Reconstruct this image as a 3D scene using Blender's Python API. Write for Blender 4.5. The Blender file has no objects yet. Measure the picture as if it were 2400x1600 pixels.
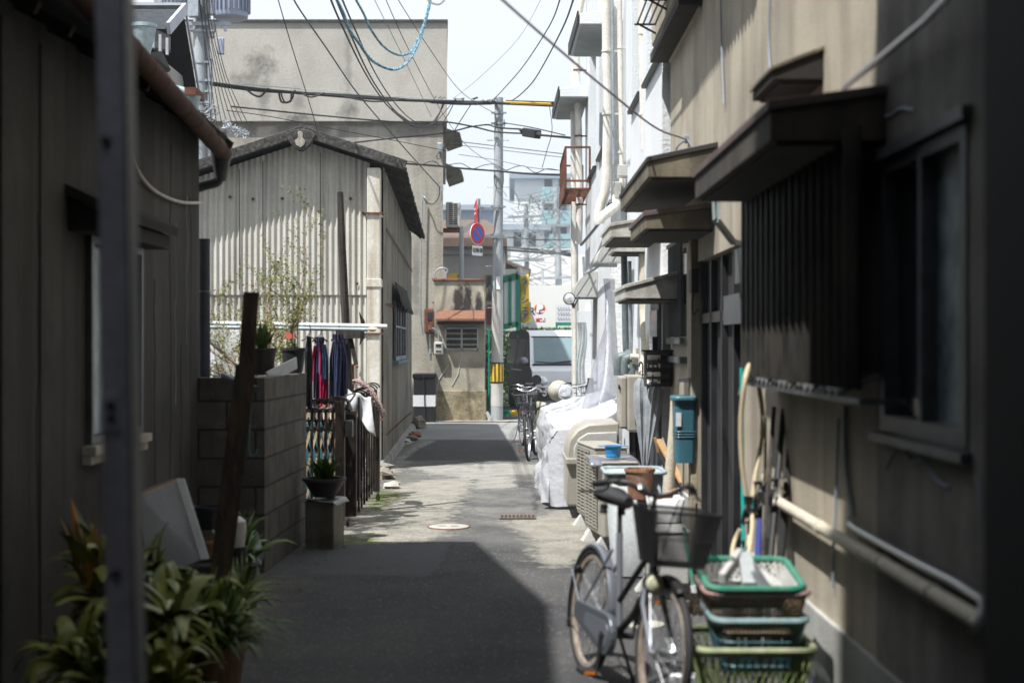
import bpy, math, random
from mathutils import Vector, Matrix
random.seed(7)
R = math.radians
S = bpy.context.scene
COL = S.collection

# ------------------------------------------------------------------ camera
cam_d = bpy.data.cameras.new("camera"); cam = bpy.data.objects.new("camera", cam_d); COL.objects.link(cam)
cam.location = (0, 0, 1.6); cam.rotation_euler = (R(90), 0, 0)
cam_d.lens = 50; cam_d.sensor_width = 36; cam_d.shift_y = 0.0025
cam_d.clip_start = 0.1; cam_d.clip_end = 2000
cam_d.dof.use_dof = True; cam_d.dof.focus_distance = 18.0; cam_d.dof.aperture_fstop = 1.9
S.camera = cam
S.render.resolution_x = 1024; S.render.resolution_y = 682
S.view_settings.view_transform = 'Standard'; S.view_settings.look = 'None'
S.view_settings.exposure = 0.72; S.view_settings.gamma = 1
S.cycles.use_denoising = True
S.cycles.max_bounces = 6; S.cycles.diffuse_bounces = 4; S.cycles.glossy_bounces = 3; S.cycles.transmission_bounces = 4
S.cycles.transparent_max_bounces = 8; S.cycles.volume_bounces = 0
S.cycles.caustics_reflective = False; S.cycles.caustics_refractive = False

# ------------------------------------------------------------------ sun and sky
SUN = Vector((0.38, 0.36, -1.0)).normalized()          # direction the light travels
elev = math.asin(-SUN.z); azim = math.atan2(-SUN.x, -SUN.y)
sun_d = bpy.data.lights.new("sun", 'SUN'); sun_d.energy = 4.8; sun_d.angle = R(0.7); sun_d.color = (1, 0.975, 0.94)
sun = bpy.data.objects.new("sun", sun_d); COL.objects.link(sun); sun.location = (-20, -20, 50)
sun.rotation_euler = SUN.to_track_quat('-Z', 'Y').to_euler()
W = bpy.data.worlds.new("World"); S.world = W; W.use_nodes = True
nt = W.node_tree; bg = nt.nodes['Background']
sky = nt.nodes.new('ShaderNodeTexSky'); sky.sky_type = 'NISHITA'; sky.sun_disc = False
sky.sun_elevation = elev; sky.sun_rotation = azim; sky.air_density = 1; sky.dust_density = 3
tc = nt.nodes.new('ShaderNodeTexCoord'); nz = nt.nodes.new('ShaderNodeTexNoise'); nz.inputs['Scale'].default_value = 2.2
nz.inputs['Detail'].default_value = 5
mp = nt.nodes.new('ShaderNodeMapping'); mp.inputs['Scale'].default_value = (1, 1, 3)
rp = nt.nodes.new('ShaderNodeMapRange'); rp.inputs[1].default_value = .35; rp.inputs[2].default_value = .6
rp.inputs[3].default_value = .84; rp.inputs[4].default_value = .97
mx = nt.nodes.new('ShaderNodeMix'); mx.data_type = 'RGBA'; mx.inputs[7].default_value = (8.65, 9.25, 10.0, 1)
L = nt.links.new
L(tc.outputs['Generated'], mp.inputs[0]); L(mp.outputs[0], nz.inputs['Vector']); L(nz.outputs[0], rp.inputs[0])
L(rp.outputs[0], mx.inputs[0]); L(sky.outputs[0], mx.inputs[6]); L(mx.outputs[2], bg.inputs[0])
bg.inputs[1].default_value = 0.070

# ------------------------------------------------------------------ materials
def mat(name, c, c2=None, sc=4, rough=.8, metal=0, bump=.15, bsc=60, streak=None, sf=.5, ssc=(5, 5, .5), grain=.12,
        bdist=.01, spec=.5, top=None, coords='Object', trans=0, alpha=1, emit=None, isl=0, lo=.4, hi=.62):
    m = bpy.data.materials.new(name); m.use_nodes = True
    n = m.node_tree.nodes; l = m.node_tree.links.new; b = n['Principled BSDF']
    tc = n.new('ShaderNodeTexCoord').outputs[coords]
    c = tuple(c) + (1,)
    cur = None
    def rgb(v):
        x = n.new('ShaderNodeRGB'); x.outputs[0].default_value = v; return x.outputs[0]
    cur = rgb(c)
    def noise(scale, detail=5, vec=None, r=.6):
        x = n.new('ShaderNodeTexNoise'); x.inputs['Scale'].default_value = scale; x.inputs['Detail'].default_value = detail
        x.inputs['Roughness'].default_value = r; l(vec or tc, x.inputs['Vector']); return x.outputs[0]
    def rng(s, a, b_, c_=0, d=1):
        x = n.new('ShaderNodeMapRange'); l(s, x.inputs[0])
        for i, v in enumerate((a, b_, c_, d)): x.inputs[i + 1].default_value = v
        return x.outputs[0]
    def mix(f, a, b_, mode='MIX'):
        x = n.new('ShaderNodeMix'); x.data_type = 'RGBA'; x.blend_type = mode
        if isinstance(f, float): x.inputs[0].default_value = f
        else: l(f, x.inputs[0])
        l(a, x.inputs[6])
        if isinstance(b_, tuple): x.inputs[7].default_value = b_
        else: l(b_, x.inputs[7])
        return x.outputs[2]
    if c2: cur = mix(rng(noise(sc), lo, hi), cur, tuple(c2) + (1,))
    if isl:
        g = n.new('ShaderNodeNewGeometry').outputs['Random Per Island']
        cur = mix(rng(g, 0, 1, 0, isl), cur, tuple(c2 or (0, 0, 0)) + (1,))
    if streak:
        mpn = n.new('ShaderNodeMapping'); mpn.inputs['Scale'].default_value = ssc; l(tc, mpn.inputs[0])
        cur = mix(rng(noise(1.0, 6, mpn.outputs[0]), .45, .68, 0, sf), cur, tuple(streak) + (1,))
    fine = noise(bsc, 3)
    if grain: 
        v = n.new('ShaderNodeMapRange'); l(fine, v.inputs[0]); v.inputs[1].default_value = .3; v.inputs[2].default_value = .7
        v.inputs[3].default_value = 1 - grain; v.inputs[4].default_value = 1 + grain
        cb = n.new('ShaderNodeCombineColor')
        for i in range(3): l(v.outputs[0], cb.inputs[i])
        cur = mix(1.0, cur, cb.outputs[0], 'MULTIPLY')
    l(cur, b.inputs['Base Color'])
    b.inputs['Roughness'].default_value = rough; b.inputs['Metallic'].default_value = metal
    b.inputs['Specular IOR Level'].default_value = spec
    if trans: b.inputs['Transmission Weight'].default_value = trans
    if alpha < 1: b.inputs['Alpha'].default_value = alpha
    if bump:
        bp = n.new('ShaderNodeBump'); bp.inputs['Strength'].default_value = bump; bp.inputs['Distance'].default_value = bdist
        l(fine, bp.inputs['Height']); l(bp.outputs[0], b.inputs['Normal'])
    m['tc'] = 1
    return m

def brickmat(name, c, c2, mortar, bw, bh, ms=.012, mode='xy_z', streak=(0.03, .03, .03), off=.5, sf=.5):
    m = mat(name, c, c2, sc=6, rough=.9, bump=.4, bsc=90, grain=.25)
    n = m.node_tree.nodes; l = m.node_tree.links.new; b = n['Principled BSDF']
    src = b.inputs['Base Color'].links[0].from_socket
    tc = n.new('ShaderNodeTexCoord').outputs['Object']
    sp = n.new('ShaderNodeSeparateXYZ'); l(tc, sp.inputs[0])
    ad = n.new('ShaderNodeMath'); l(sp.outputs[0], ad.inputs[0]); l(sp.outputs[1], ad.inputs[1])
    cb = n.new('ShaderNodeCombineXYZ'); l(ad.outputs[0], cb.inputs[0]); l(sp.outputs[2], cb.inputs[1])
    br = n.new('ShaderNodeTexBrick'); l(cb.outputs[0], br.inputs['Vector'])
    br.inputs['Scale'].default_value = 1; br.inputs['Brick Width'].default_value = bw; br.inputs['Row Height'].default_value = bh
    br.inputs['Mortar Size'].default_value = ms; br.inputs['Mortar Smooth'].default_value = .3; br.offset = off
    br.inputs['Color1'].default_value = (.75, .75, .75, 1); br.inputs['Color2'].default_value = (1.1, 1.1, 1.1, 1)
    br.inputs['Mortar'].default_value = tuple(mortar) + (1,)
    mx = n.new('ShaderNodeMix'); mx.data_type = 'RGBA'; mx.blend_type = 'MULTIPLY'; mx.inputs[0].default_value = 1
    l(src, mx.inputs[6]); l(br.outputs['Color'], mx.inputs[7]); l(mx.outputs[2], b.inputs['Base Color'])
    bp = n.new('ShaderNodeBump'); bp.inputs['Strength'].default_value = .8; bp.inputs['Distance'].default_value = .008
    inv = n.new('ShaderNodeMath'); inv.operation = 'SUBTRACT'; inv.inputs[0].default_value = 1; l(br.outputs['Fac'], inv.inputs[1])
    l(inv.outputs[0], bp.inputs['Height']); l(b.inputs['Normal'].links[0].from_socket, bp.inputs['Normal']); l(bp.outputs[0], b.inputs['Normal'])
    return m

M = {}
def C(k, *a, **kw):
    M[k] = mat(k, *a, **kw); return M[k]
C('asphalt', (.085, .083, .082), (.125, .122, .115), sc=1.3, rough=.92, bump=.7, bsc=130, grain=.55, bdist=.012)
C('asphalt_dark', (.045, .047, .052), (.062, .063, .067), sc=2, rough=.9, bump=.4, bsc=220, grain=.35, bdist=.006)
C('asphalt_mid', (.10, .10, .10), (.14, .138, .13), sc=2.5, rough=.92, bump=.6, bsc=150, grain=.4)
C('road', (.21, .215, .215), (.27, .27, .26), sc=.8, rough=.9, bump=.3, bsc=110, grain=.25)
C('pebble', (.36, .33, .26), (.24, .225, .18), sc=3, rough=.9, bump=.8, bsc=75, grain=.35, bdist=.015)
C('concrete_pale', (.42, .40, .34), (.30, .29, .25), sc=4, rough=.88, bump=.4, bsc=50, grain=.15)
C('concrete', (.30, .29, .27), (.2, .195, .18), sc=3, rough=.9, bump=.4, bsc=50, streak=(.07, .07, .065), sf=.6)
C('moss', (.10, .12, .02), (.05, .07, .01), sc=14, rough=1, bump=1, bsc=200, grain=.5, bdist=.02)
C('left_wall', (.105, .103, .10), (.058, .057, .055), sc=1.3, rough=.9, bump=.25, bsc=40, streak=(.04, .036, .03), sf=.85, ssc=(7, 7, .35))
C('left_dark', (.035, .033, .03), (.03, .03, .03), sc=2, rough=.9)
C('beige', (.47, .42, .33), (.34, .305, .24), sc=1.1, rough=.9, bump=.35, bsc=70, streak=(.20, .165, .125), sf=.6, ssc=(3.2, 3.2, .4), grain=.12)
C('near_shade', (.27, .255, .23), (.15, .142, .128), sc=2.2, rough=.9, bump=.3, bsc=60, streak=(.08, .072, .06), sf=.6, ssc=(4, 4, .4))  # beige wall colour darkened to paint in the shade at the near end
C('beige_low', (.42, .36, .26), (.30, .26, .19), sc=2, rough=.9, bump=.35, bsc=60, streak=(.12, .10, .07), sf=.7, ssc=(6, 6, .5))
C('plinth', (.42, .42, .40), (.32, .32, .30), sc=3, rough=.9, bump=.4, bsc=60)
C('black_wall', (.008, .008, .009), (.006, .006, .006), sc=3, rough=.85)
C('white_stucco', (.74, .76, .78), (.67, .70, .72), sc=1.2, rough=.85, bump=.5, bsc=45, streak=(.5, .54, .56), sf=.18, ssc=(3, 3, .4), grain=.05, bdist=.02)
C('rough_cast', (.72, .73, .73), (.64, .65, .65), sc=12, rough=.9, bump=.7, bsc=55, grain=.12, bdist=.02)
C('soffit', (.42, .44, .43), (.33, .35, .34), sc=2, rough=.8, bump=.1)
C('white_pipe', (.76, .74, .69), (.62, .60, .54), sc=7, rough=.5, bump=.05, streak=(.4, .33, .24), sf=.4, ssc=(20, 20, 1.5))
C('duct', (.58, .53, .43), (.49, .44, .34), sc=8, rough=.65, bump=.4, bsc=60)
C('grey_pipe', (.10, .13, .135), (.17, .2, .2), sc=10, rough=.5, bump=.05)
C('slate_pipe', (.085, .10, .14), (.07, .08, .11), sc=8, rough=.5, bump=.05)
C('steel_post', (.60, .58, .66), (.48, .46, .52), sc=3, rough=.55, bump=.2, bsc=30, metal=.3)
C('copper_gutter', (.10, .04, .022), (.065, .03, .018), spec=.2, sc=5, rough=.75, bump=.1, bsc=20)
C('grey_plastic', (.11, .12, .13), (.07, .078, .085), sc=7, rough=.5, bump=.05)
C('pale_blue_plastic', (.38, .47, .50), (.28, .35, .38), sc=9, rough=.5, bump=.05)
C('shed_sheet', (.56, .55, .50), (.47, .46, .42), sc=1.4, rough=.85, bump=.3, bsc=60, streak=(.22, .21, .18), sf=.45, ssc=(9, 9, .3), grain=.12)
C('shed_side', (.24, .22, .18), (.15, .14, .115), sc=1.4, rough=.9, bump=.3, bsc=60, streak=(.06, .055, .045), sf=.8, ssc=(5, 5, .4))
C('white_paint', (.66, .64, .57), (.54, .52, .45), sc=3, rough=.75, bump=.25, bsc=30, streak=(.30, .17, .07), sf=.55, ssc=(9, 9, .8))
C('roof_dark', (.055, .05, .048), (.02, .02, .02), sc=18, rough=.95, bump=.6, bsc=70, streak=(.16, .155, .15), sf=.55, ssc=(22, 22, 22), grain=.3)
C('eave_black', (.022, .02, .018), (.012, .011, .01), sc=20, rough=1, bump=.5)
C('tile_face', (.40, .37, .30), (.24, .225, .2), sc=20, rough=.9, bump=.5)
C('rust', (.17, .06, .03), (.08, .035, .02), sc=14, rough=.85, bump=.4)
C('rust_tile', (.24, .105, .06), (.15, .075, .05), sc=22, rough=.85, bump=.4, bsc=40)
C('old_wood', (.045, .037, .033), (.025, .022, .02), sc=3, rough=.95, bump=.8, bsc=12, streak=(.11, .095, .085), sf=.6, ssc=(50, 50, 1.5))
C('dark_wood', (.035, .026, .018), (.018, .014, .01), sc=5, rough=.95, bump=.5, streak=(.10, .06, .03), sf=.6, ssc=(30, 30, 1))
C('warm_wood', (.42, .26, .12), (.34, .2, .09), sc=5, rough=.8, streak=(.2, .12, .05), sf=.5, ssc=(3, 30, 3))
C('bronze', (.05, .038, .03), (.03, .023, .019), sc=8, rough=.42, metal=.5, bump=.05)
C('brass_lit', (.62, .47, .30), (.50, .37, .22), sc=8, rough=.5, bump=.05)  # sunlit tone of the brass gate straps put into the colour
C('con_wall', (.45, .435, .39), (.39, .375, .335), sc=.5, rough=.92, bump=.28, bsc=22, streak=(.22, .20, .175), sf=.35, ssc=(1.2, 1.2, .5), grain=.09, bdist=.02)
C('con_wall_low', (.47, .45, .39), (.36, .335, .285), sc=.7, rough=.92, bump=.5, bsc=22, streak=(.15, .14, .12), sf=.75, ssc=(1.6, 1.6, .12), grain=.08, bdist=.02)
C('annex_wall', (.46, .42, .33), (.30, .275, .22), sc=1.8, rough=.92, bump=.5, bsc=30, grain=.12, lo=.38, hi=.6)
C('annex_plinth', (.34, .30, .2), (.16, .13, .08), sc=3.5, rough=.95, bump=.6, bsc=50, grain=.4)
C('black_mould', (.055, .05, .042), (.10, .09, .075), sc=9, rough=1, bump=.2)
C('pole_con', (.40, .43, .45), (.32, .35, .37), sc=2, rough=.8, bump=.15, bsc=40, streak=(.2, .23, .26), sf=.35, ssc=(9, 9, .5))
C('pole_pale', (.55, .54, .51), (.48, .47, .44), sc=3, rough=.7, bump=.1)
C('galv', (.42, .46, .50), (.32, .35, .38), sc=9, rough=.45, metal=.55, bump=.05)
C('cable', (.014, .014, .016), rough=.6, bump=0, grain=0)
C('cable_teal', (.02, .05, .06), rough=.6, bump=0, grain=0)
C('cable_grey', (.16, .18, .21), rough=.6, bump=0, grain=0)
C('cable_pale', (.45, .48, .52), rough=.6, bump=0, grain=0)
C('crack_fill', (.30, .34, .42), rough=.8, bump=0, grain=0)
C('cable_pink', (.20, .14, .19), rough=.6, bump=0, grain=0)
C('rope_blue', (.20, .42, .55), (.06, .13, .2), sc=40, rough=.6, bump=0, lo=.45, hi=.55)
C('yellow', (.75, .48, .03), rough=.5, bump=0)
C('black', (.015, .015, .016), rough=.5, bump=0)
C('black_rubber', (.018, .018, .019), rough=.75, bump=0)
C('black_mat', (.012, .012, .013), (.02, .02, .02), rough=.9)
C('white', (.70, .71, .73), rough=.5, bump=0)
C('off_white', (.46, .46, .44), (.4, .4, .38), sc=6, rough=.6, bump=.05)
C('red', (.62, .015, .03), rough=.45, bump=0, grain=0)
C('blue', (.015, .13, .62), rough=.45, bump=0, grain=0)
C('signwhite', (.86, .86, .87), rough=.45, bump=0, grain=0)
C('green_paint', (.0, .24, .15), (.0, .19, .12), sc=3, rough=.5, bump=.05)
C('cover_white', (.40, .41, .43), (.35, .36, .385), sc=3, rough=.42, bump=.4, bsc=6, bdist=.05, grain=.03)
C('silver_sheet', (.36, .38, .43), (.2, .2, .26), alpha=.62, sc=2.5, rough=.28, metal=.25, bump=.5, bsc=9, bdist=.02, grain=.03)
C('clear_sheet', (.5, .56, .58), (.36, .42, .44), sc=3, rough=.2, bump=.4, bsc=9, bdist=.03, alpha=.72)
C('cream', (.42, .395, .32), rough=.35, bump=0, spec=.6)
C('ac_beige', (.37, .35, .30), (.32, .305, .26), sc=4, rough=.5, bump=.05)
C('ac_dark', (.05, .05, .05), rough=.7)
C('blue_plastic', (.02, .33, .74), (.03, .28, .6), sc=16, streak=(.16, .15, .12), sf=.35, ssc=(25, 25, 9), rough=.35, bump=0)
C('grey_tub', (.46, .49, .50), (.38, .41, .42), sc=4, rough=.5)
C('terracotta', (.30, .15, .085), (.2, .1, .06), sc=6, rough=.6, bump=.2, streak=(.5, .33, .2), sf=.5, ssc=(30, 30, 3))
C('pot_black', (.02, .021, .028), rough=.5, bump=.05)
C('pot_brown', (.045, .036, .03), (.03, .025, .02), rough=.6)
C('pot_bowl', (.035, .032, .033), (.025, .022, .022), rough=.55, bump=.05)
C('can', (.16, .155, .125), (.1, .095, .075), sc=5, rough=.5, metal=.35, bump=.1, streak=(.1, .06, .03), sf=.5, ssc=(8, 8, 1))
C('soil', (.04, .03, .022), rough=1, bump=1, bdist=.03)
C('leaf', (.07, .14, .035), (.16, .24, .05), sc=6, rough=.5, bump=0, isl=.6)
C('leaf_broad', (.055, .10, .022), (.32, .33, .07), sc=3, rough=.42, bump=0, isl=.75)
C('leaf_pale', (.42, .44, .2), (.3, .34, .12), sc=3, rough=.45, bump=0)
C('leaf_orange', (.5, .2, .03), (.24, .2, .04), sc=6, rough=.5, bump=0)
C('dead_leaf', (.16, .10, .05), (.28, .2, .1), sc=3, rough=.9, bump=0, isl=.9)
C('leaf_tree', (.10, .16, .025), (.24, .26, .07), sc=6, rough=.6, bump=0, isl=.8)
C('leaf_hedge', (.09, .2, .03), (.04, .09, .015), sc=5, rough=.6, bump=0, isl=.8)
C('bark', (.22, .12, .065), (.34, .24, .15), sc=14, rough=.9, bump=.3)
C('cloth_navy', (.022, .03, .085), (.016, .02, .05), sc=4, rough=.8, bump=.5, bsc=18, bdist=.02)
C('cloth_blue', (.03, .07, .14), (.02, .045, .1), sc=4, rough=.8, bump=.5, bsc=18, bdist=.02)
C('cloth_red', (.38, .012, .08), rough=.8, bump=.4, bsc=18)
C('cloth_black', (.012, .012, .016), rough=.85, bump=.4, bsc=18)
C('cloth_white', (.72, .74, .78), rough=.85, bump=.4, bsc=18)
C('chenille', (.50, .38, .36), (.3, .22, .2), sc=60, rough=1, bump=.5)
C('steel', (.55, .57, .6), rough=.28, metal=.9, bump=0, grain=0)
C('silver_paint', (.25, .27, .31), rough=.3, metal=.6, bump=0, grain=.02)
C('pink_red', (.75, .16, .12), rough=.5, bump=0)
C('chrome', (.75, .77, .8), rough=.12, metal=1, bump=0, grain=0)
C('amber', (.8, .22, .02), rough=.3, bump=0)
C('lamp_glass', (.75, .78, .8), rough=.1, metal=.5, bump=0, grain=0)
C('lens_old', (.50, .50, .36), rough=.3, bump=0)
C('glass_dark', (.03, .036, .042), (.05, .06, .065), sc=2, rough=.12, bump=0, spec=.7)
C('glass_blue', (.36, .45, .48), (.10, .15, .18), sc=3.5, rough=.25, bump=0, spec=.7)
C('glass_pale', (.34, .46, .50), (.25, .35, .38), sc=2, rough=.2, bump=0)
C('van_dark', (.012, .014, .018), rough=.5, metal=.0, spec=.25, bump=0, grain=0)
C('van_silver', (.93, .94, .97), rough=.35, metal=.0, bump=0, grain=0)
C('van_glass', (.012, .016, .02), rough=.35, bump=0, spec=.2, grain=0)
C('windscreen', (.13, .20, .235), (.18, .26, .28), sc=1, rough=.1, bump=0, spec=.8)
C('teal_frame', (.08, .20, .20), (.05, .12, .12), sc=8, rough=.7)
C('alu', (.50, .53, .54), (.42, .44, .45), sc=6, rough=.45, metal=.4)
C('alu_dark', (.13, .14, .155), (.09, .10, .11), sc=6, rough=.45, metal=.3)
C('door_black', (.02, .02, .023), (.03, .03, .033), sc=5, rough=.4)
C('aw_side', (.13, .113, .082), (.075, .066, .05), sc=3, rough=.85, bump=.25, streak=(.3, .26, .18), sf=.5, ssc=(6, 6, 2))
C('aw_shaded', (.045, .038, .03), (.025, .022, .018), sc=3, rough=.85, bump=.25, streak=(.14, .12, .09), sf=.4, ssc=(6, 6, 2))  # darker copy of aw_side: shade on the near hood put into the colour
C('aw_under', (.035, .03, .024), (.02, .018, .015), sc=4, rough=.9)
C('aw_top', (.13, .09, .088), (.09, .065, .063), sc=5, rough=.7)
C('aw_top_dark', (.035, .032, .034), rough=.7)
C('aw_pale', (.55, .54, .5), (.35, .34, .31), sc=7, rough=.85, bump=.4)
C('pvc_sheet', (.11, .115, .11), (.07, .072, .07), sc=5, rough=.4, bump=0, streak=(.08, .07, .05), sf=.5, ssc=(5, 5, 5))
C('pvc_dark', (.045, .042, .036), (.018, .018, .017), sc=3, rough=.4, bump=0)
C('teal_plastic', (.05, .155, .2), (.04, .125, .165), sc=4, rough=.4, bump=.05)
C('hose', (.5, .42, .28), rough=.5, bump=0)
C('teal_pole', (.0, .34, .30), rough=.4, bump=0)
C('green_rim', (.02, .21, .135), (.08, .24, .17), sc=16, streak=(.16, .15, .12), sf=.35, ssc=(25, 25, 9), rough=.35, bump=0)
C('basket_brown', (.38, .24, .13), (.26, .19, .13), sc=16, streak=(.16, .15, .12), sf=.35, ssc=(25, 25, 9), rough=.5, bump=0)
C('basket_pink', (.42, .26, .24), (.34, .24, .22), sc=16, streak=(.16, .15, .12), sf=.35, ssc=(25, 25, 9), rough=.5, bump=0)
C('basket_teal', (.03, .14, .17), (.08, .15, .16), sc=16, streak=(.16, .15, .12), sf=.35, ssc=(25, 25, 9), rough=.45, bump=0)
C('basket_pteal', (.17, .29, .31), (.24, .32, .32), sc=16, streak=(.16, .15, .12), sf=.35, ssc=(25, 25, 9), rough=.45, bump=0)
C('basket_green', (.15, .23, .06), (.20, .23, .11), sc=16, streak=(.16, .15, .12), sf=.35, ssc=(25, 25, 9), rough=.5, bump=0)
C('basket_pgreen', (.26, .31, .165), (.33, .34, .22), sc=16, streak=(.16, .15, .12), sf=.35, ssc=(25, 25, 9), rough=.5, bump=0)
C('umbrella_clear', (.42, .46, .49), (.3, .33, .36), sc=7, rough=.3, bump=.3, bsc=15, alpha=.85)
C('banner_yellow', (.62, .42, .02), rough=.7, bump=.2, bsc=8)
C('navy', (.03, .04, .2), rough=.5)
C('brown_roof', (.14, .095, .07), (.10, .07, .055), sc=6, rough=.8, bump=.3)
C('house_grey', (.42, .40, .39), (.36, .345, .335), sc=1, rough=.9)
C('house_cream', (.60, .55, .48), rough=.9)
C('maroon', (.13, .02, .025), rough=.6)
C('apt_white', (.74, .77, .78), (.68, .71, .72), sc=.3, rough=.85)  # apartment colours paled to paint in some of the distance haze
C('apt_grey', (.30, .35, .42), (.26, .31, .37), sc=.3, rough=.85)
C('apt_teal', (.28, .45, .48), rough=.3)
C('far_white', (.80, .80, .78), (.75, .75, .73), sc=.2, rough=.9)
C('brown_cloth', (.03, .026, .022), rough=.9, bump=.4)
C('paper_white', (.72, .70, .64), rough=.8, bump=.3, bsc=20)
C('brick_red', (.30, .1, .05), (.2, .08, .05), sc=12, rough=.9)
C('stone', (.28, .25, .2), (.17, .15, .12), sc=8, rough=.9, bump=.6)
C('roof_tile', (.11, .125, .14), (.08, .09, .1), sc=9, rough=.5)
C('bargeboard', (.45, .46, .52), (.38, .39, .44), sc=5, rough=.6)
C('house_wall', (.40, .40, .36), (.34, .34, .3), sc=2, rough=.9)
C('transformer', (.34, .38, .47), (.30, .33, .42), sc=3, rough=.5, metal=.3)
M['block'] = brickmat('block', (.14, .13, .115), (.09, .085, .072), (.32, .32, .32), .40, .2, .010)
C('rusty_rim', (.55, .48, .42), (.4, .3, .22), sc=12, rough=.4, metal=.5, bump=0)
C('chain_case', (.13, .145, .165), rough=.35, metal=.5, bump=0, grain=0)
C('manhole', (.42, .41, .37), (.33, .32, .28), sc=9, rough=.7)
C('grate', (.20, .13, .1), (.12, .09, .08), sc=20, rough=.7)

def stains(key, spots, col, wob=.5, sc=3.0, soft=.5):
    m = M[key]; n = m.node_tree.nodes; l = m.node_tree.links.new; b = n['Principled BSDF']; cur = b.inputs['Base Color'].links[0].from_socket
    tcn = n.new('ShaderNodeTexCoord').outputs['Object']; nz = n.new('ShaderNodeTexNoise'); nz.inputs['Scale'].default_value = sc; nz.inputs['Detail'].default_value = 8; nz.inputs['Roughness'].default_value = .72; l(tcn, nz.inputs['Vector'])
    def mth(op, a, b_):
        x = n.new('ShaderNodeMath'); x.operation = op
        for i, v in enumerate((a, b_)):
            if isinstance(v, (int, float)): x.inputs[i].default_value = v
            else: l(v, x.inputs[i])
        return x.outputs[0]
    w = mth('MULTIPLY', mth('SUBTRACT', nz.outputs[0], .5), wob * 4); best = None
    for (x, z, rx, rz, st) in spots:
        mp = n.new('ShaderNodeMapping'); mp.vector_type = 'POINT'; mp.inputs['Location'].default_value = (-x / rx, 0, -z / rz); mp.inputs['Scale'].default_value = (1 / rx, 0, 1 / rz); l(tcn, mp.inputs[0])
        ln = n.new('ShaderNodeVectorMath'); ln.operation = 'LENGTH'; l(mp.outputs[0], ln.inputs[0])
        r = n.new('ShaderNodeMapRange'); l(mth('ADD', ln.outputs['Value'], w), r.inputs[0])
        for i, v in enumerate((1 - soft, 1 + soft, st, 0)): r.inputs[i + 1].default_value = v
        best = r.outputs[0] if best is None else mth('MAXIMUM', best, r.outputs[0])
    x = n.new('ShaderNodeMix'); x.data_type = 'RGBA'; l(best, x.inputs[0]); l(cur, x.inputs[6]); x.inputs[7].default_value = col + (1,); l(x.outputs[2], b.inputs['Base Color'])

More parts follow.
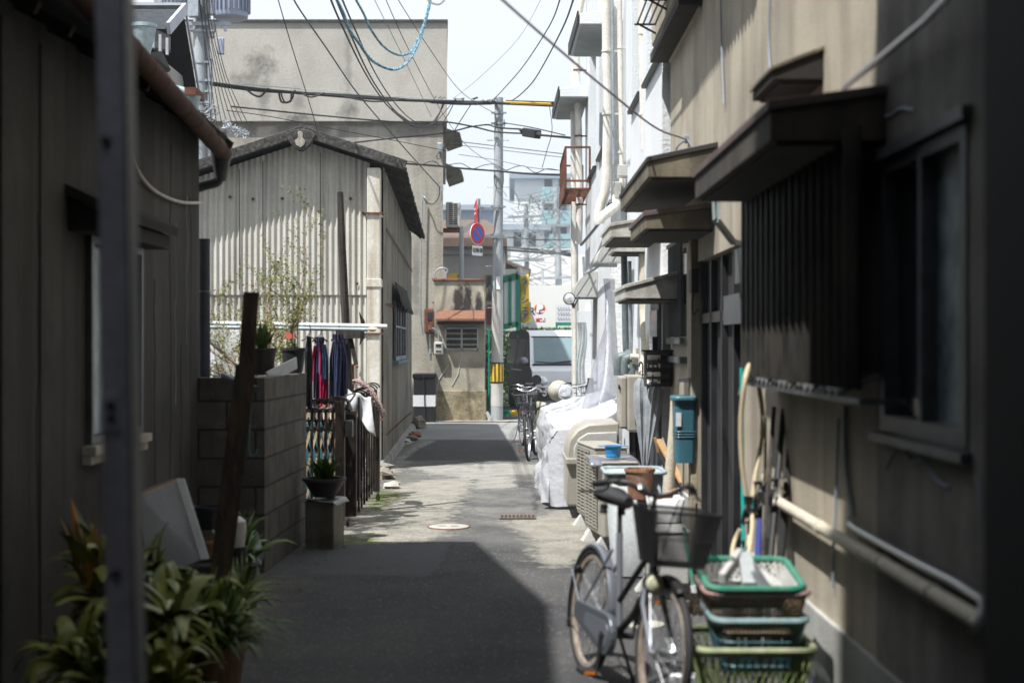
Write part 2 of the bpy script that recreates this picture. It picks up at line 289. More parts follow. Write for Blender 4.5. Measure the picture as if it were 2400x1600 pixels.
# ------------------------------------------------------------------ mesh builder
F = 3266.7
def P(x, y, d): return Vector(((x - 1176) / F * d, d, 1.6 - (y - 790) / F * d))
def G(x, y):
    d = 1.6 * F / (y - 790); return Vector(((x - 1176) / F * d, d, 0))
ROOT = {}
USED = {}
class MB:
    def __init__(s): s.v = []; s.f = []
    def add(s, vs, fs):
        o = len(s.v); s.v += [Vector(v) for v in vs]; s.f += [tuple(i + o for i in f) for f in fs]; return s
    def box(s, a, b):
        x0, y0, z0 = a; x1, y1, z1 = b
        return s.add([(x0, y0, z0), (x1, y0, z0), (x1, y1, z0), (x0, y1, z0), (x0, y0, z1), (x1, y0, z1), (x1, y1, z1), (x0, y1, z1)],
                     [(0, 3, 2, 1), (4, 5, 6, 7), (0, 1, 5, 4), (1, 2, 6, 5), (2, 3, 7, 6), (3, 0, 4, 7)])
    def hexa(s, q0, q1):
        return s.add(list(q0) + list(q1), [(0, 3, 2, 1), (4, 5, 6, 7), (0, 1, 5, 4), (1, 2, 6, 5), (2, 3, 7, 6), (3, 0, 4, 7)])
    def beam(s, p, q, w, h, up=(0, 0, 1), w2=None, h2=None):
        p = Vector(p); q = Vector(q); d = (q - p).normalized(); up = Vector(up)
        if abs(d.dot(up)) > .98: up = Vector((0, 1, 0))
        r = d.cross(up).normalized(); u = r.cross(d); w2 = w2 or w; h2 = h2 or h
        c = lambda o, w, h: [o - r * w / 2 - u * h / 2, o + r * w / 2 - u * h / 2, o + r * w / 2 + u * h / 2, o - r * w / 2 + u * h / 2]
        return s.hexa(c(p, w, h), c(q, w2, h2))
    def tube(s, pts, r, n=8, closed=False):
        pts = [Vector(p) for p in pts]; k = len(pts); vs = []; fs = []; prev = None
        for i, p in enumerate(pts):
            if closed: t = pts[(i + 1) % k] - pts[i - 1]
            else: t = pts[min(i + 1, k - 1)] - pts[max(i - 1, 0)]
            t.normalize()
            if prev is None:
                a = Vector((0, 0, 1)) if abs(t.z) < .9 else Vector((1, 0, 0)); nrm = t.cross(a).normalized()
            else:
                nrm = (prev - t * prev.dot(t)).normalized()
            prev = nrm; bi = t.cross(nrm); rr = r[i] if isinstance(r, (list, tuple)) else r
            for j in range(n):
                a = 2 * math.pi * j / n; vs.append(p + (nrm * math.cos(a) + bi * math.sin(a)) * rr)
        m = k if closed else k - 1
        for i in range(m):
            for j in range(n):
                a = i * n + j; b = i * n + (j + 1) % n; c = ((i + 1) % k) * n + (j + 1) % n; d = ((i + 1) % k) * n + j
                fs.append((a, b, c, d))
        if not closed: fs.append(tuple(range(n))[::-1]); fs.append(tuple((k - 1) * n + j for j in range(n)))
        return s.add(vs, fs)
    def lathe(s, prof, c=(0, 0, 0), n=24, ax=None, sx=1, sy=1, cap=True):
        c = Vector(c); vs = []; fs = []
        if ax is None: X, Y, Z = Vector((1, 0, 0)), Vector((0, 1, 0)), Vector((0, 0, 1))
        else:
            Z = Vector(ax).normalized(); X = Z.cross(Vector((0, 0, 1)) if abs(Z.z) < .9 else Vector((1, 0, 0))).normalized(); Y = Z.cross(X)
        for r, z in prof:
            for j in range(n):
                a = 2 * math.pi * j / n; vs.append(c + X * r * sx * math.cos(a) + Y * r * sy * math.sin(a) + Z * z)
        for i in range(len(prof) - 1):
            for j in range(n): fs.append((i * n + j, i * n + (j + 1) % n, (i + 1) * n + (j + 1) % n, (i + 1) * n + j))
        if cap: fs.append(tuple(range(n))[::-1]); fs.append(tuple((len(prof) - 1) * n + j for j in range(n)))
        return s.add(vs, fs)
    def extr(s, poly, vec):
        k = len(poly); vec = Vector(vec); poly = [Vector(p) for p in poly]
        return s.add(poly + [p + vec for p in poly], [tuple(range(k))[::-1], tuple(range(k, 2 * k))] + [(i, (i + 1) % k, (i + 1) % k + k, i + k) for i in range(k)])
    def grid(s, fn, nu, nv):
        vs = [fn(i / nu, j / nv) for j in range(nv + 1) for i in range(nu + 1)]
        return s.add(vs, [(j * (nu + 1) + i, j * (nu + 1) + i + 1, (j + 1) * (nu + 1) + i + 1, (j + 1) * (nu + 1) + i) for j in range(nv) for i in range(nu)])
    def blob(s, c, r, n=6, jit=.2, rnd=random):
        c = Vector(c); rx, ry, rz = r if isinstance(r, (tuple, list)) else (r, r, r); prof = []
        vs = []; fs = []; m = n + 2
        for i in range(1, n):
            th = math.pi * i / n
            for j in range(m):
                a = 2 * math.pi * j / m; k = 1 + rnd.uniform(-jit, jit)
                vs.append(c + Vector((rx * math.sin(th) * math.cos(a) * k, ry * math.sin(th) * math.sin(a) * k, rz * math.cos(th) * k)))
        t = len(vs); vs += [c + Vector((0, 0, rz)), c - Vector((0, 0, rz))]
        for i in range(n - 2):
            for j in range(m): fs.append((i * m + j, (i + 1) * m + j, (i + 1) * m + (j + 1) % m, i * m + (j + 1) % m))
        for j in range(m): fs.append((t, j, (j + 1) % m)); fs.append((t + 1, (n - 2) * m + (j + 1) % m, (n - 2) * m + j))
        return s.add(vs, fs)
    def move(s, Mx):
        s.v = [Mx @ v for v in s.v]; return s
    def build(s, name, m, parent=None, world=True, smooth=True, bevel=0, solid=0, sub=0, angle=38):
        me = bpy.data.meshes.new(name); vs = s.v
        if parent is not None:
            if world:
                inv = ROOT[parent.name].inverted(); vs = [inv @ v for v in vs]
            loc = Vector((0, 0, 0))
        else:
            xs = [v.x for v in vs]; ys = [v.y for v in vs]; zs = [v.z for v in vs]
            loc = Vector(((min(xs) + max(xs)) / 2, (min(ys) + max(ys)) / 2, min(zs))); vs = [v - loc for v in vs]
        me.from_pydata([tuple(v) for v in vs], [], s.f); me.validate()
        if smooth:
            for p in me.polygons: p.use_smooth = True
            me.set_sharp_from_angle(angle=R(angle))
        o = bpy.data.objects.new(name, me); COL.objects.link(o); o.location = loc
        me.materials.append(M[m] if isinstance(m, str) else m)
        if parent is not None:
            o.parent = parent; ROOT[o.name] = ROOT[parent.name]
        else: ROOT[o.name] = Matrix.Translation(loc)
        if solid: x = o.modifiers.new('solid', 'SOLIDIFY'); x.thickness = solid; x.offset = 0
        if bevel: x = o.modifiers.new('bevel', 'BEVEL'); x.width = bevel; x.segments = 2; x.limit_method = 'ANGLE'; x.angle_limit = R(40)
        if sub: x = o.modifiers.new('sub', 'SUBSURF'); x.levels = sub; x.render_levels = sub
        return o
def tag(o, label, cat, group=None):
    o['label'] = label; o['category'] = cat
    if group: o['group'] = group
    return o
def struct(o): o['kind'] = 'structure'; return o
def thing(name, label, cat, loc, rz=0, group=None, rot=None):
    o = bpy.data.objects.new(name, None); COL.objects.link(o); o.location = loc; o.empty_display_size = .2
    o.rotation_euler = rot or (0, 0, rz)
    ROOT[o.name] = Matrix.Translation(Vector(loc)) @ o.rotation_euler.to_matrix().to_4x4()
    tag(o, label, cat, group); return o
def dup(root, loc, rot, label, group=None):
    r = root.copy(); COL.objects.link(r); r.location = loc; r.rotation_euler = rot; r['label'] = label
    if group: r['group'] = group
    def rec(a, b):
        for ch in list(a.children):
            c = ch.copy(); COL.objects.link(c); c.parent = b; rec(ch, c)
    rec(root, r); return r
def smoothpath(pts, k=6):
    pts = [Vector(p) for p in pts]; out = []
    for i in range(len(pts) - 1):
        p0 = pts[max(i - 1, 0)]; p1 = pts[i]; p2 = pts[i + 1]; p3 = pts[min(i + 2, len(pts) - 1)]
        for j in range(k):
            t = j / k
            out.append(.5 * ((2 * p1) + (p2 - p0) * t + (2 * p0 - 5 * p1 + 4 * p2 - p3) * t * t + (3 * p1 - p0 - 3 * p2 + p3) * t ** 3))
    out.append(pts[-1]); return out
def wallx(mb, x, th, y0, y1, z0, z1, holes=()):
    """wall on plane x=const, facing -x, thickness th towards +x, with rectangular holes (ya,yb,za,zb)"""
    us = sorted({y0, y1} | {h[0] for h in holes} | {h[1] for h in holes}); zs = sorted({z0, z1} | {h[2] for h in holes} | {h[3] for h in holes})
    for i in range(len(us) - 1):
        for j in range(len(zs) - 1):
            cu = (us[i] + us[i + 1]) / 2; cz = (zs[j] + zs[j + 1]) / 2
            if any(h[0] < cu < h[1] and h[2] < cz < h[3] for h in holes): continue
            mb.add([(x, us[i], zs[j]), (x, us[i + 1], zs[j]), (x, us[i + 1], zs[j + 1]), (x, us[i], zs[j + 1])], [(3, 2, 1, 0)])
    X = x + th
    for (a, b, c, d) in list(holes) + [(y0, y1, z0, z1)]:
        mb.add([(x, a, c), (x, b, c), (x, b, d), (x, a, d), (X, a, c), (X, b, c), (X, b, d), (X, a, d)],
               [(0, 1, 5, 4), (1, 2, 6, 5), (2, 3, 7, 6), (3, 0, 4, 7)])
    return mb
def corrug(p0, p1, z0, z1, pitch, amp, nrm, ztop=None, per=8):
    """corrugated sheet between p0 and p1 (xy), z0..z1 or ztop(t)"""
    p0 = Vector(p0); p1 = Vector(p1); Ln = (p1 - p0).length; n = max(2, int(Ln / pitch * per)); nrm = Vector(nrm)
    mb = MB(); vs = []; fs = []
    for i in range(n + 1):
        t = i / n; a = math.sin(2 * math.pi * t * Ln / pitch) * amp; p = p0.lerp(p1, t) + nrm * a
        zt = ztop(t) if ztop else z1
        vs += [(p.x, p.y, z0), (p.x, p.y, zt)]
    fs = [(2 * i, 2 * i + 2, 2 * i + 3, 2 * i + 1) for i in range(n)]
    return mb.add(vs, fs)
def text(body, size, m, parent, Mx, name='lettering', extrude=.002, vertical=False, bold=0):
    cu = bpy.data.curves.new('t', 'FONT'); cu.body = body; cu.size = size; cu.extrude = extrude; cu.align_x = 'CENTER'; cu.align_y = 'CENTER'
    cu.offset = bold
    o = bpy.data.objects.new('t', cu); COL.objects.link(o)
    bpy.context.view_layer.update()
    dg = bpy.context.evaluated_depsgraph_get(); me = bpy.data.meshes.new_from_object(o.evaluated_get(dg))
    vs = [Mx @ v.co for v in me.vertices]; fs = [tuple(p.vertices) for p in me.polygons]
    bpy.data.objects.remove(o); bpy.data.meshes.remove(me)
    mb = MB(); mb.add(vs, fs); return mb.build(name, m, parent, smooth=False)
def XF(origin, xdir, ydir):
    x = Vector(xdir).normalized(); y = Vector(ydir).normalized(); z = x.cross(y); m = Matrix.Identity(4)
    for i in range(3): m[i][0] = x[i]; m[i][1] = y[i]; m[i][2] = z[i]; m[i][3] = origin[i]
    return m
# ================================================================== ground and road
g = MB(); g.add([(-150, -60, 0), (150, -60, 0), (150, 260, 0), (-150, 260, 0)], [(0, 1, 2, 3)])
struct(g.build('ground', 'asphalt', smooth=False))
rd = random.Random(3)
def patch(name, pts, z, m, jit=.03, step=.12, th=.004):
    p3 = [Vector(p) for p in pts]; out = []
    for i in range(len(p3)):
        a, b = p3[i], p3[(i + 1) % len(p3)]; k = max(1, int((b - a).length / step))
        for j in range(k):
            q = a.lerp(b, j / k); out.append(Vector((q.x + rd.uniform(-jit, jit), q.y + rd.uniform(-jit, jit) * 1.6, z)))
    mb = MB(); mb.extr(out, (0, 0, -th)); return struct(mb.build(name, m, smooth=False))
patch('road', [(-30, 23.75, 0), (30, 23.75, 0), (30, 29.25, 0), (-30, 29.25, 0)], .008, 'road', jit=.05, step=.5)
patch('pavement', [(-2.2, 29.0, 0), (30, 29.0, 0), (30, 29.6, 0), (-2.2, 29.6, 0)], .03, 'concrete_pale', jit=.0, step=5)
patch('parking_lot', [(-.6, 29.6, 0), (30, 29.6, 0), (30, 55, 0), (-.6, 55, 0)], .01, 'asphalt_dark', jit=.0, step=5)
# the lane: one sheet, its repairs and concrete fills blended by masks
def W2(pts): return [tuple(G(*p))[:2] for p in pts]
PEB = [W2([(700, 1252), (790, 1205), (840, 1160), (905, 1122), (960, 1104), (1090, 1096), (1080, 1122), (1048, 1162), (1034, 1200), (1024, 1232), (960, 1244), (870, 1250)]),
       W2([(1150, 1196), (1232, 1186), (1346, 1160), (1500, 1190), (1540, 1250), (1350, 1262), (1320, 1296), (1268, 1302), (1228, 1290), (1222, 1250), (1196, 1222)])]
PAL = [W2([(936, 1072), (1160, 1064), (1262, 1070), (1310, 1084), (1150, 1092), (1090, 1100), (1000, 1090)]), W2([(1088, 1098), (1176, 1092), (1182, 1120), (1090, 1124)]), W2([(858, 1080), (905, 1055), (960, 1020), (975, 1010), (1006, 1013), (950, 1040), (940, 1060), (905, 1085), (862, 1100)])]
DRK = [W2([(1004, 1012), (1300, 1012), (1300, 1056), (926, 1058), (965, 1030)])]
SMO = [W2([(600, 1318), (690, 1256), (1040, 1246), (1022, 1290), (992, 1326), (800, 1320)])]
MOS = [W2([(770, 1228), (850, 1233), (872, 1248), (770, 1252)]), W2([(845, 1140), (880, 1126), (925, 1133), (905, 1152), (862, 1176), (845, 1172)])]
DRT = [[(-2.2, 5), (-1.25, 5), (-1.42, 9.9), (-1.6, 11.4), (-1.2, 12.6), (-1.05, 14), (-1.25, 17), (-1.5, 20), (-1.7, 24), (-2.2, 24)]]
def sdist(px_, py_, poly):
    ins = False; dm = 9.; n = len(poly)
    for i in range(n):
        x1, y1 = poly[i]; x2, y2 = poly[(i + 1) % n]
        if (y1 > py_) != (y2 > py_) and px_ < (x2 - x1) * (py_ - y1) / (y2 - y1) + x1: ins = not ins
        dx, dy = x2 - x1, y2 - y1; t = max(0, min(1, ((px_ - x1) * dx + (py_ - y1) * dy) / (dx * dx + dy * dy + 1e-12))); d = math.hypot(px_ - x1 - t * dx, py_ - y1 - t * dy); dm = min(dm, d)
    return dm if ins else -dm
NX, NY = 52, 260; lx0, lx1, ly0, ly1 = -2.2, 1.5, 4.0, 23.9
g = MB(); g.grid(lambda u, v: (lx0 + (lx1 - lx0) * u, ly0 + (ly1 - ly0) * v, .004), NX, NY)
def lanemat():
    m = mat('lane', (.044, .045, .049), (.078, .077, .076), sc=.9, rough=.92, bump=.8, bsc=120, grain=.5, bdist=.012)
    n = m.node_tree.nodes; l = m.node_tree.links.new; b = n['Principled BSDF']; cur = b.inputs['Base Color'].links[0].from_socket
    tcn = n.new('ShaderNodeTexCoord').outputs['Object']
    def nz(sc, det=6, r=.65):
        x = n.new('ShaderNodeTexNoise'); x.inputs['Scale'].default_value = sc; x.inputs['Detail'].default_value = det; x.inputs['Roughness'].default_value = r; l(tcn, x.inputs['Vector']); return x.outputs[0]
    def mrange(s, a, b_, c, d):
        x = n.new('ShaderNodeMapRange'); l(s, x.inputs[0])
        for i, v in enumerate((a, b_, c, d)): x.inputs[i + 1].default_value = v
        return x.outputs[0]
    def math_(op, a, b_):
        x = n.new('ShaderNodeMath'); x.operation = op
        for i, v in enumerate((a, b_)):
            if isinstance(v, float): x.inputs[i].default_value = v
            else: l(v, x.inputs[i])
        return x.outputs[0]
    def mixc(f, a, b_, mode='MIX'):
        x = n.new('ShaderNodeMix'); x.data_type = 'RGBA'; x.blend_type = mode
        if isinstance(f, float): x.inputs[0].default_value = f
        else: l(f, x.inputs[0])
        l(a, x.inputs[6])
        if isinstance(b_, tuple): x.inputs[7].default_value = b_
        else: l(b_, x.inputs[7])
        return x.outputs[2]
    edge = mrange(nz(7.0, 8, .75), .3, .7, -.22, .22); edge2 = mrange(nz(22.0, 6, .7), .3, .7, -.05, .05)
    agg = n.new('ShaderNodeTexVoronoi'); agg.inputs['Scale'].default_value = 75; l(tcn, agg.inputs['Vector'])
    agc = n.new('ShaderNodeSeparateColor'); l(agg.outputs['Color'], agc.inputs[0]); spk = mrange(agc.outputs[0], 0, 1, .72, 1.28)
    cmb = n.new('ShaderNodeCombineColor'); 
    for i in range(3): l(spk, cmb.inputs[i])
    # stray pale aggregate in the asphalt
    cur = mixc(mrange(agc.outputs[1], .95, .97, 0, .4), cur, (.32, .31, .29, 1))
    def layer(cur, att, col, col2, w, wob, strength=1.0, speck=.7):
        a = n.new('ShaderNodeAttribute'); a.attribute_name = att; s = math_('ADD', a.outputs['Fac'], wob)
        f = mrange(s, -w, w, 0, strength); c1 = n.new('ShaderNodeRGB'); c1.outputs[0].default_value = col + (1,)
        c = mixc(mrange(nz(3.5), .4, .62, 0, 1), c1.outputs[0], col2 + (1,)); c = mixc(speck, c, cmb.outputs[0], 'MULTIPLY'); return mixc(f, cur, c)
    worn_lit = mrange(nz(1.6, 8, .7), .40, .68, .1, .75); wc = n.new('ShaderNodeRGB'); wc.outputs[0].default_value = (.245, .24, .22, 1)
    yv = n.new('ShaderNodeSeparateXYZ'); l(tcn, yv.inputs[0]); 
    cur = mixc(math_('MULTIPLY', worn_lit, mrange(yv.outputs[1], -3.5, -1.0, 0, 1)), cur, wc.outputs[0])  # wear patches, paled beyond the near stretch to paint in the sunlight
    cur = layer(cur, 'drt', (.15, .14, .12), (.085, .08, .07), .12, edge, .75)
    cur = layer(cur, 'peb', (.33, .31, .26), (.22, .21, .18), .06, edge, .85, 1.0)
    cur = layer(cur, 'pal', (.34, .33, .30), (.24, .235, .21), .05, edge, .85, .5)
    cur = layer(cur, 'drk', (.052, .053, .058), (.07, .07, .072), .012, edge2, .95, .25)
    cur = layer(cur, 'smo', (.095, .097, .103), (.085, .087, .092), .006, edge2, .95, .35)
    cur = layer(cur, 'mos', (.10, .12, .02), (.06, .07, .015), .06, edge, .9, .9)
    # cracks and the seam round the repair
    vo = n.new('ShaderNodeTexVoronoi'); vo.feature = 'DISTANCE_TO_EDGE'; vo.inputs['Scale'].default_value = .8; 
    dn = n.new('ShaderNodeTexNoise'); dn.inputs['Scale'].default_value = 3; dn.inputs['Detail'].default_value = 8; l(tcn, dn.inputs['Vector']); va = n.new('ShaderNodeVectorMath'); va.operation = 'MULTIPLY_ADD'; l(dn.outputs['Color'], va.inputs[0]); va.inputs[1].default_value = (.5, .5, 0); l(tcn, va.inputs[2]); l(va.outputs[0], vo.inputs['Vector'])
    crk = mrange(vo.outputs['Distance'], 0, .009, .6, 0); cur = mixc(math_('MULTIPLY', crk, mrange(nz(1.1), .5, .6, 0, 1)), cur, (.02, .02, .02, 1))
    aa = n.new('ShaderNodeAttribute'); aa.attribute_name = 'smo'; ab = math_('ABSOLUTE', math_('ADD', aa.outputs['Fac'], edge2), 0.0); cur = mixc(mrange(ab, 0, .016, .75, 0), cur, (.02, .02, .02, 1))
    l(cur, b.inputs['Base Color']); 
    bp = n.new('ShaderNodeBump'); bp.inputs['Strength'].default_value = .7; bp.inputs['Distance'].default_value = .006; l(agg.outputs['Distance'], bp.inputs['Height']); l(b.inputs['Normal'].links[0].from_socket, bp.inputs['Normal']); l(bp.outputs[0], b.inputs['Normal'])
    return m
M['lane'] = lanemat()
ln = g.build('lane', 'lane', smooth=False); struct(ln)
for nm, polys in (('peb', PEB), ('pal', PAL), ('drk', DRK), ('smo', SMO), ('mos', MOS), ('drt', DRT)):
    at = ln.data.attributes.new(nm, 'FLOAT', 'POINT'); lo_ = ln.location
    at.data.foreach_set('value', [max(max(sdist(v.co.x + lo_.x, v.co.y + lo_.y, q) for q in polys), -1.) for v in ln.data.vertices])

# loose grit on the lane: uncountable
gr = MB(); rr = random.Random(5)
for i in range(2200):
    y = rr.uniform(5.2, 24); x = rr.uniform(-1.6, 1.1) if rr.random() < .6 else (rr.uniform(-1.6, -.9) if rr.random() < .5 else rr.uniform(.3, 1.1))
    s = rr.uniform(.002, .006) * (1.6 if rr.random() < .05 else 1); z = .008
    a = rr.uniform(0, 6.28); vs = [(x + s * math.cos(a + k * 2.1), y + s * math.sin(a + k * 2.1), z) for k in range(3)] + [(x, y, z + s)]
    gr.add(vs, [(0, 1, 3), (1, 2, 3), (2, 0, 3)])
o = gr.build('grit', 'pebble', smooth=False); o['kind'] = 'stuff'; tag(o, 'loose pale grit scattered over the lane', 'grit')

gl = MB(); rr = random.Random(15)
for i in range(330):
    y = rr.uniform(5.5, 23); side = rr.random() < .6; x = (-1.62 + abs(rr.gauss(0, .16))) if side else (1.2 - abs(rr.gauss(0, .22)))
    s_ = rr.uniform(.008, .022); a = rr.uniform(0, 6.28); d = Vector((math.cos(a), math.sin(a), 0)) * s_; e = Vector((-math.sin(a), math.cos(a), 0)) * s_ * .5; c = Vector((x, y, .012))
    gl.add([c - d, c + e + Vector((0, 0, .006)), c + d, c - e + Vector((0, 0, .004))], [(0, 1, 2, 3)])
o = gl.build('fallen_leaves', 'dead_leaf', smooth=False); o['kind'] = 'stuff'; tag(o, 'small dry brown leaves gathered along both edges of the lane', 'leaves')
# ================================================================== left house beside the camera
lh = thing('left_house', 'dark weathered house with brown gutter on the left of the lane', 'house', (-2.4, 6, 0))
w = MB(); wallx(w, -2.2, -.3, -.5, 10.0, 0, 3.1, [(7.33, 8.36, 1.08, 2.16)]); w.box((-7, -.5, 0), (-2.52, 9.98, 3.1))
w.build('wall', 'left_wall', lh, smooth=False)
s = MB(); s.add([(-2.85, -.5, 3.42), (-2.85, 10.12, 3.42), (-1.99, 10.12, 3.0), (-1.93, 7.0, 3.07), (-1.8, -.5, 3.2)], [(0, 1, 2, 3, 4)])
s.build('eave', 'eave_black', lh, smooth=False, solid=.06)
s = MB()
for y in [k * .45 for k in range(9, 23)]: s = MB(); s.beam((-2.22, y, 3.12), (-1.95, y, 2.98), .04, .05); s.build('rafter', 'dark_wood', lh, smooth=False)
g = MB(); a = P(300, 112, 7.0); b = P(514, 352, 10.05); st = a + (a - b) * 2.0
g.tube([st, a, b], .058, 14); gt = g.build('gutter', 'copper_gutter', lh)
g = MB(); dv = (b - a).normalized()
for k in range(-6, 9):
    c = a.lerp(b, k / 8.5); g = MB(); g.tube([c - dv * .004, c + dv * .004], .0605, 14); g.build('joint_ring', 'rust', gt)
g = MB(); e = P(508, 345, 10.08)
g.lathe([(.035, -.16), (.05, -.1), (.07, 0), (.075, .07)], e + Vector((0, 0, -.06)), 12)
g.tube(smoothpath([e + Vector((0.0, 0, -.18)), P(505, 405, 10.1), P(498, 418, 10.1), P(470, 426, 10.1), P(440, 436, 10.1)], 4), .036, 10)
g.tube([e + Vector((-.09, .03, .1)), e + Vector((0, .02, .1)), e + Vector((.02, 0, 0))], .045, 10)
g.build('downspout_elbow', 'grey_plastic', lh)
g = MB(); wf = -2.2
for (ya, yb, za, zb) in [(7.33, 8.36, 1.08, 1.12), (7.33, 8.36, 2.12, 2.16), (7.33, 7.37, 1.12, 2.12), (8.32, 8.36, 1.12, 2.12), (7.82, 7.86, 1.12, 2.12)]:
    g.box((wf - .06, ya, za), (wf + .035, yb, zb))
wn = g.build('window', 'alu_dark', lh, smooth=False)
g = MB(); g.box((wf - .03, 7.37, 1.12), (wf - .02, 7.82, 2.12)); g.box((wf - .03, 7.86, 1.12), (wf - .02, 8.32, 2.12)); g.build('pane', 'glass_blue', wn, smooth=False)
g = MB(); g.box((wf, 7.28, 1.03), (wf + .07, 8.42, 1.075)); g.box((wf, 7.28, .98), (wf + .045, 8.42, 1.026)); g.build('sill', 'white_paint', wn, smooth=False)
g = MB(); g.hexa([(wf, 7.0, 2.34), (wf + .2, 7.0, 2.24), (wf + .2, 8.5, 2.24), (wf, 8.5, 2.34)], [(wf, 7.0, 2.39), (wf + .21, 7.0, 2.29), (wf + .21, 8.5, 2.29), (wf, 8.5, 2.39)])
g.hexa([(wf, 7.05, 2.16), (wf + .17, 7.05, 2.16), (wf + .17, 8.45, 2.16), (wf, 8.45, 2.16)], [(wf, 7.05, 2.33), (wf + .17, 7.05, 2.235), (wf + .17, 8.45, 2.235), (wf, 8.45, 2.33)])
g.build('window_hood', 'left_dark', lh, smooth=False)
g = MB(); g.tube(smoothpath([(wf + .02, 8.1, 2.9), (wf + .02, 8.22, 2.65), (wf + .02, 8.6, 2.54), (wf + .02, 9.3, 2.53), (wf + .02, 9.98, 2.59)], 5), .011, 8)
g.build('wall_cable', 'white_pipe', lh)
rk_ = random.Random(6)
for (ya_, yb_, th_) in ((6.05, 6.18, .03), (6.62, 6.66, .008)):
    g = MB(); g.box((wf, ya_, 0), (wf + th_, yb_, 3.0)); g.build('batten', 'left_wall', lh, smooth=False, bevel=.003)
for (y0_, za_, zb_) in ((6.6, .3, 2.2), (8.75, .3, 2.0), (9.15, .5, 2.9), (9.45, .2, 1.6), (9.72, .6, 2.6)):
    g = MB(); q = [(wf + .001, y0_ + rk_.uniform(-.03, .03), za_ + (zb_ - za_) * i / 8) for i in range(9)]; g.tube(q, .0022, 4); g.build('wall_crack', 'black', lh)
for (y0_, za_, zb_) in ((9.3, 1.2, 2.4), (9.62, 1.6, 2.6)):
    g = MB(); q = [(wf + .001, y0_ + rk_.uniform(-.03, .03), za_ + (zb_ - za_) * i / 8) for i in range(9)]; g.tube(q, .003, 4); g.build('pale_crack', 'cable_pale', lh)
# upper storey (set back, hipped eave) : shades the lane
us = MB(); us.box((-7, 2.2, 3.1), (-2.9, 8.9, 5.9)); us.build('upper_storey', 'left_wall', lh, smooth=False)
us = MB(); us.extr([(-7.3, 9.34, 5.9), (-2.58, 9.34, 5.9), (-2.06, 6.54, 5.9), (-2.1, 1.9, 5.9), (-7.3, 1.9, 5.9)], (0, 0, .12)); us.build('upper_roof', 'roof_tile', lh, smooth=False)

nb = MB(); nb.box((-9, -9, 0), (-2.85, 1.85, 9)); nb.box((-2.849, -9, 0), (-2.2, 1.87, 12.3)); tag(nb.build('tall_shade_block', 'left_dark', smooth=False), 'unseen tall dark house wall at the near left, shaped to shade the right wall', 'house')  # out of view; slim high front shaped for the shade it throws
nb = MB(); nb.box((1.16, -9, 0), (6, 3.5, 12)); tag(nb.build('black_boarded_house', 'black_wall', smooth=False, bevel=.01), 'black boarded house corner at the right edge of the picture', 'house')
nb = MB(); nb.box((-9, -12, 0), (6, -9.2, 7)); tag(nb.build('rear_blocker', 'left_dark', smooth=False), 'unseen dark block behind the viewer, added to cut the skylight', 'house')  # added out of view to hold back sky light from behind

nb = MB(); nb.box((-.55, -6, 3.3), (1.15, 2.9, 3.9)); tag(nb.build('sky_blocker', 'left_dark', smooth=False), 'unseen dark slab over the lane by the viewer, added to cut the skylight', 'roof')  # added out of view to darken the near lane and walls
# near steel post
po = thing('steel_post', 'grey steel post with bolt holes standing close at the left', 'post', P(306, 2423, 3.2))
g = MB(); t0 = P(256, -250, 3.2); t1 = P(303, 2423, 3.2)
g.beam(t1, t0, .068, .06, up=(0, 1, 0)); g.build('channel', 'steel_post', po, smooth=False, bevel=.004)
g = MB(); g.beam(t1 + Vector((.036, -.01, 0)), t0 + Vector((.036, -.01, 0)), .006, .085, up=(0, 1, 0)); g.build('flange', 'alu_dark', po, smooth=False)
for (x, y) in ((254, 330), (266, 930), (267, 960), (277, 1310)):
    c = P(x, y, 3.2) + Vector((0, -.032, 0)); g = MB(); g.lathe([(.011, 0), (.011, .012), (.006, .016)], c, 6, ax=(0, -1, 0)); g.build('bolt', 'black', po)
c = P(266, 945, 3.2) + Vector((0, -.033, 0)); g = MB(); g.box((c.x - .022, c.y - .006, c.z - .045), (c.x + .022, c.y, c.z + .045)); g.build('plate', 'steel_post', po, smooth=False, bevel=.003)

# ================================================================== block wall
bw = MB(); bw.extr([(-2.32, 9.95, 0), (-1.73, 9.95, 0), (-1.67, 11.55, 0), (-1.79, 11.55, 0), (-1.85, 10.07, 0), (-2.32, 10.07, 0)], (0, 0, 1.365))
blk = bw.build('block_wall', 'block', smooth=False, bevel=.006); tag(blk, 'grey concrete block garden wall beside the pots on the left', 'wall')

dp = thing('blue_grey_pipe', 'slate blue pipe standing upright on the block wall', 'pipe', (-2.2, 10.3, 1.36))
g = MB(); x0 = (469 - 1176) / F * 10.3; g.tube([(x0, 10.3, 1.33), (x0, 10.3, 2.36)], .044, 18); g.build('pipe', 'slate_pipe', dp)
g = MB(); g.tube([(x0, 10.3, 1.975), (x0, 10.3, 1.985)], .046, 18); g.build('joint', 'galv', dp)

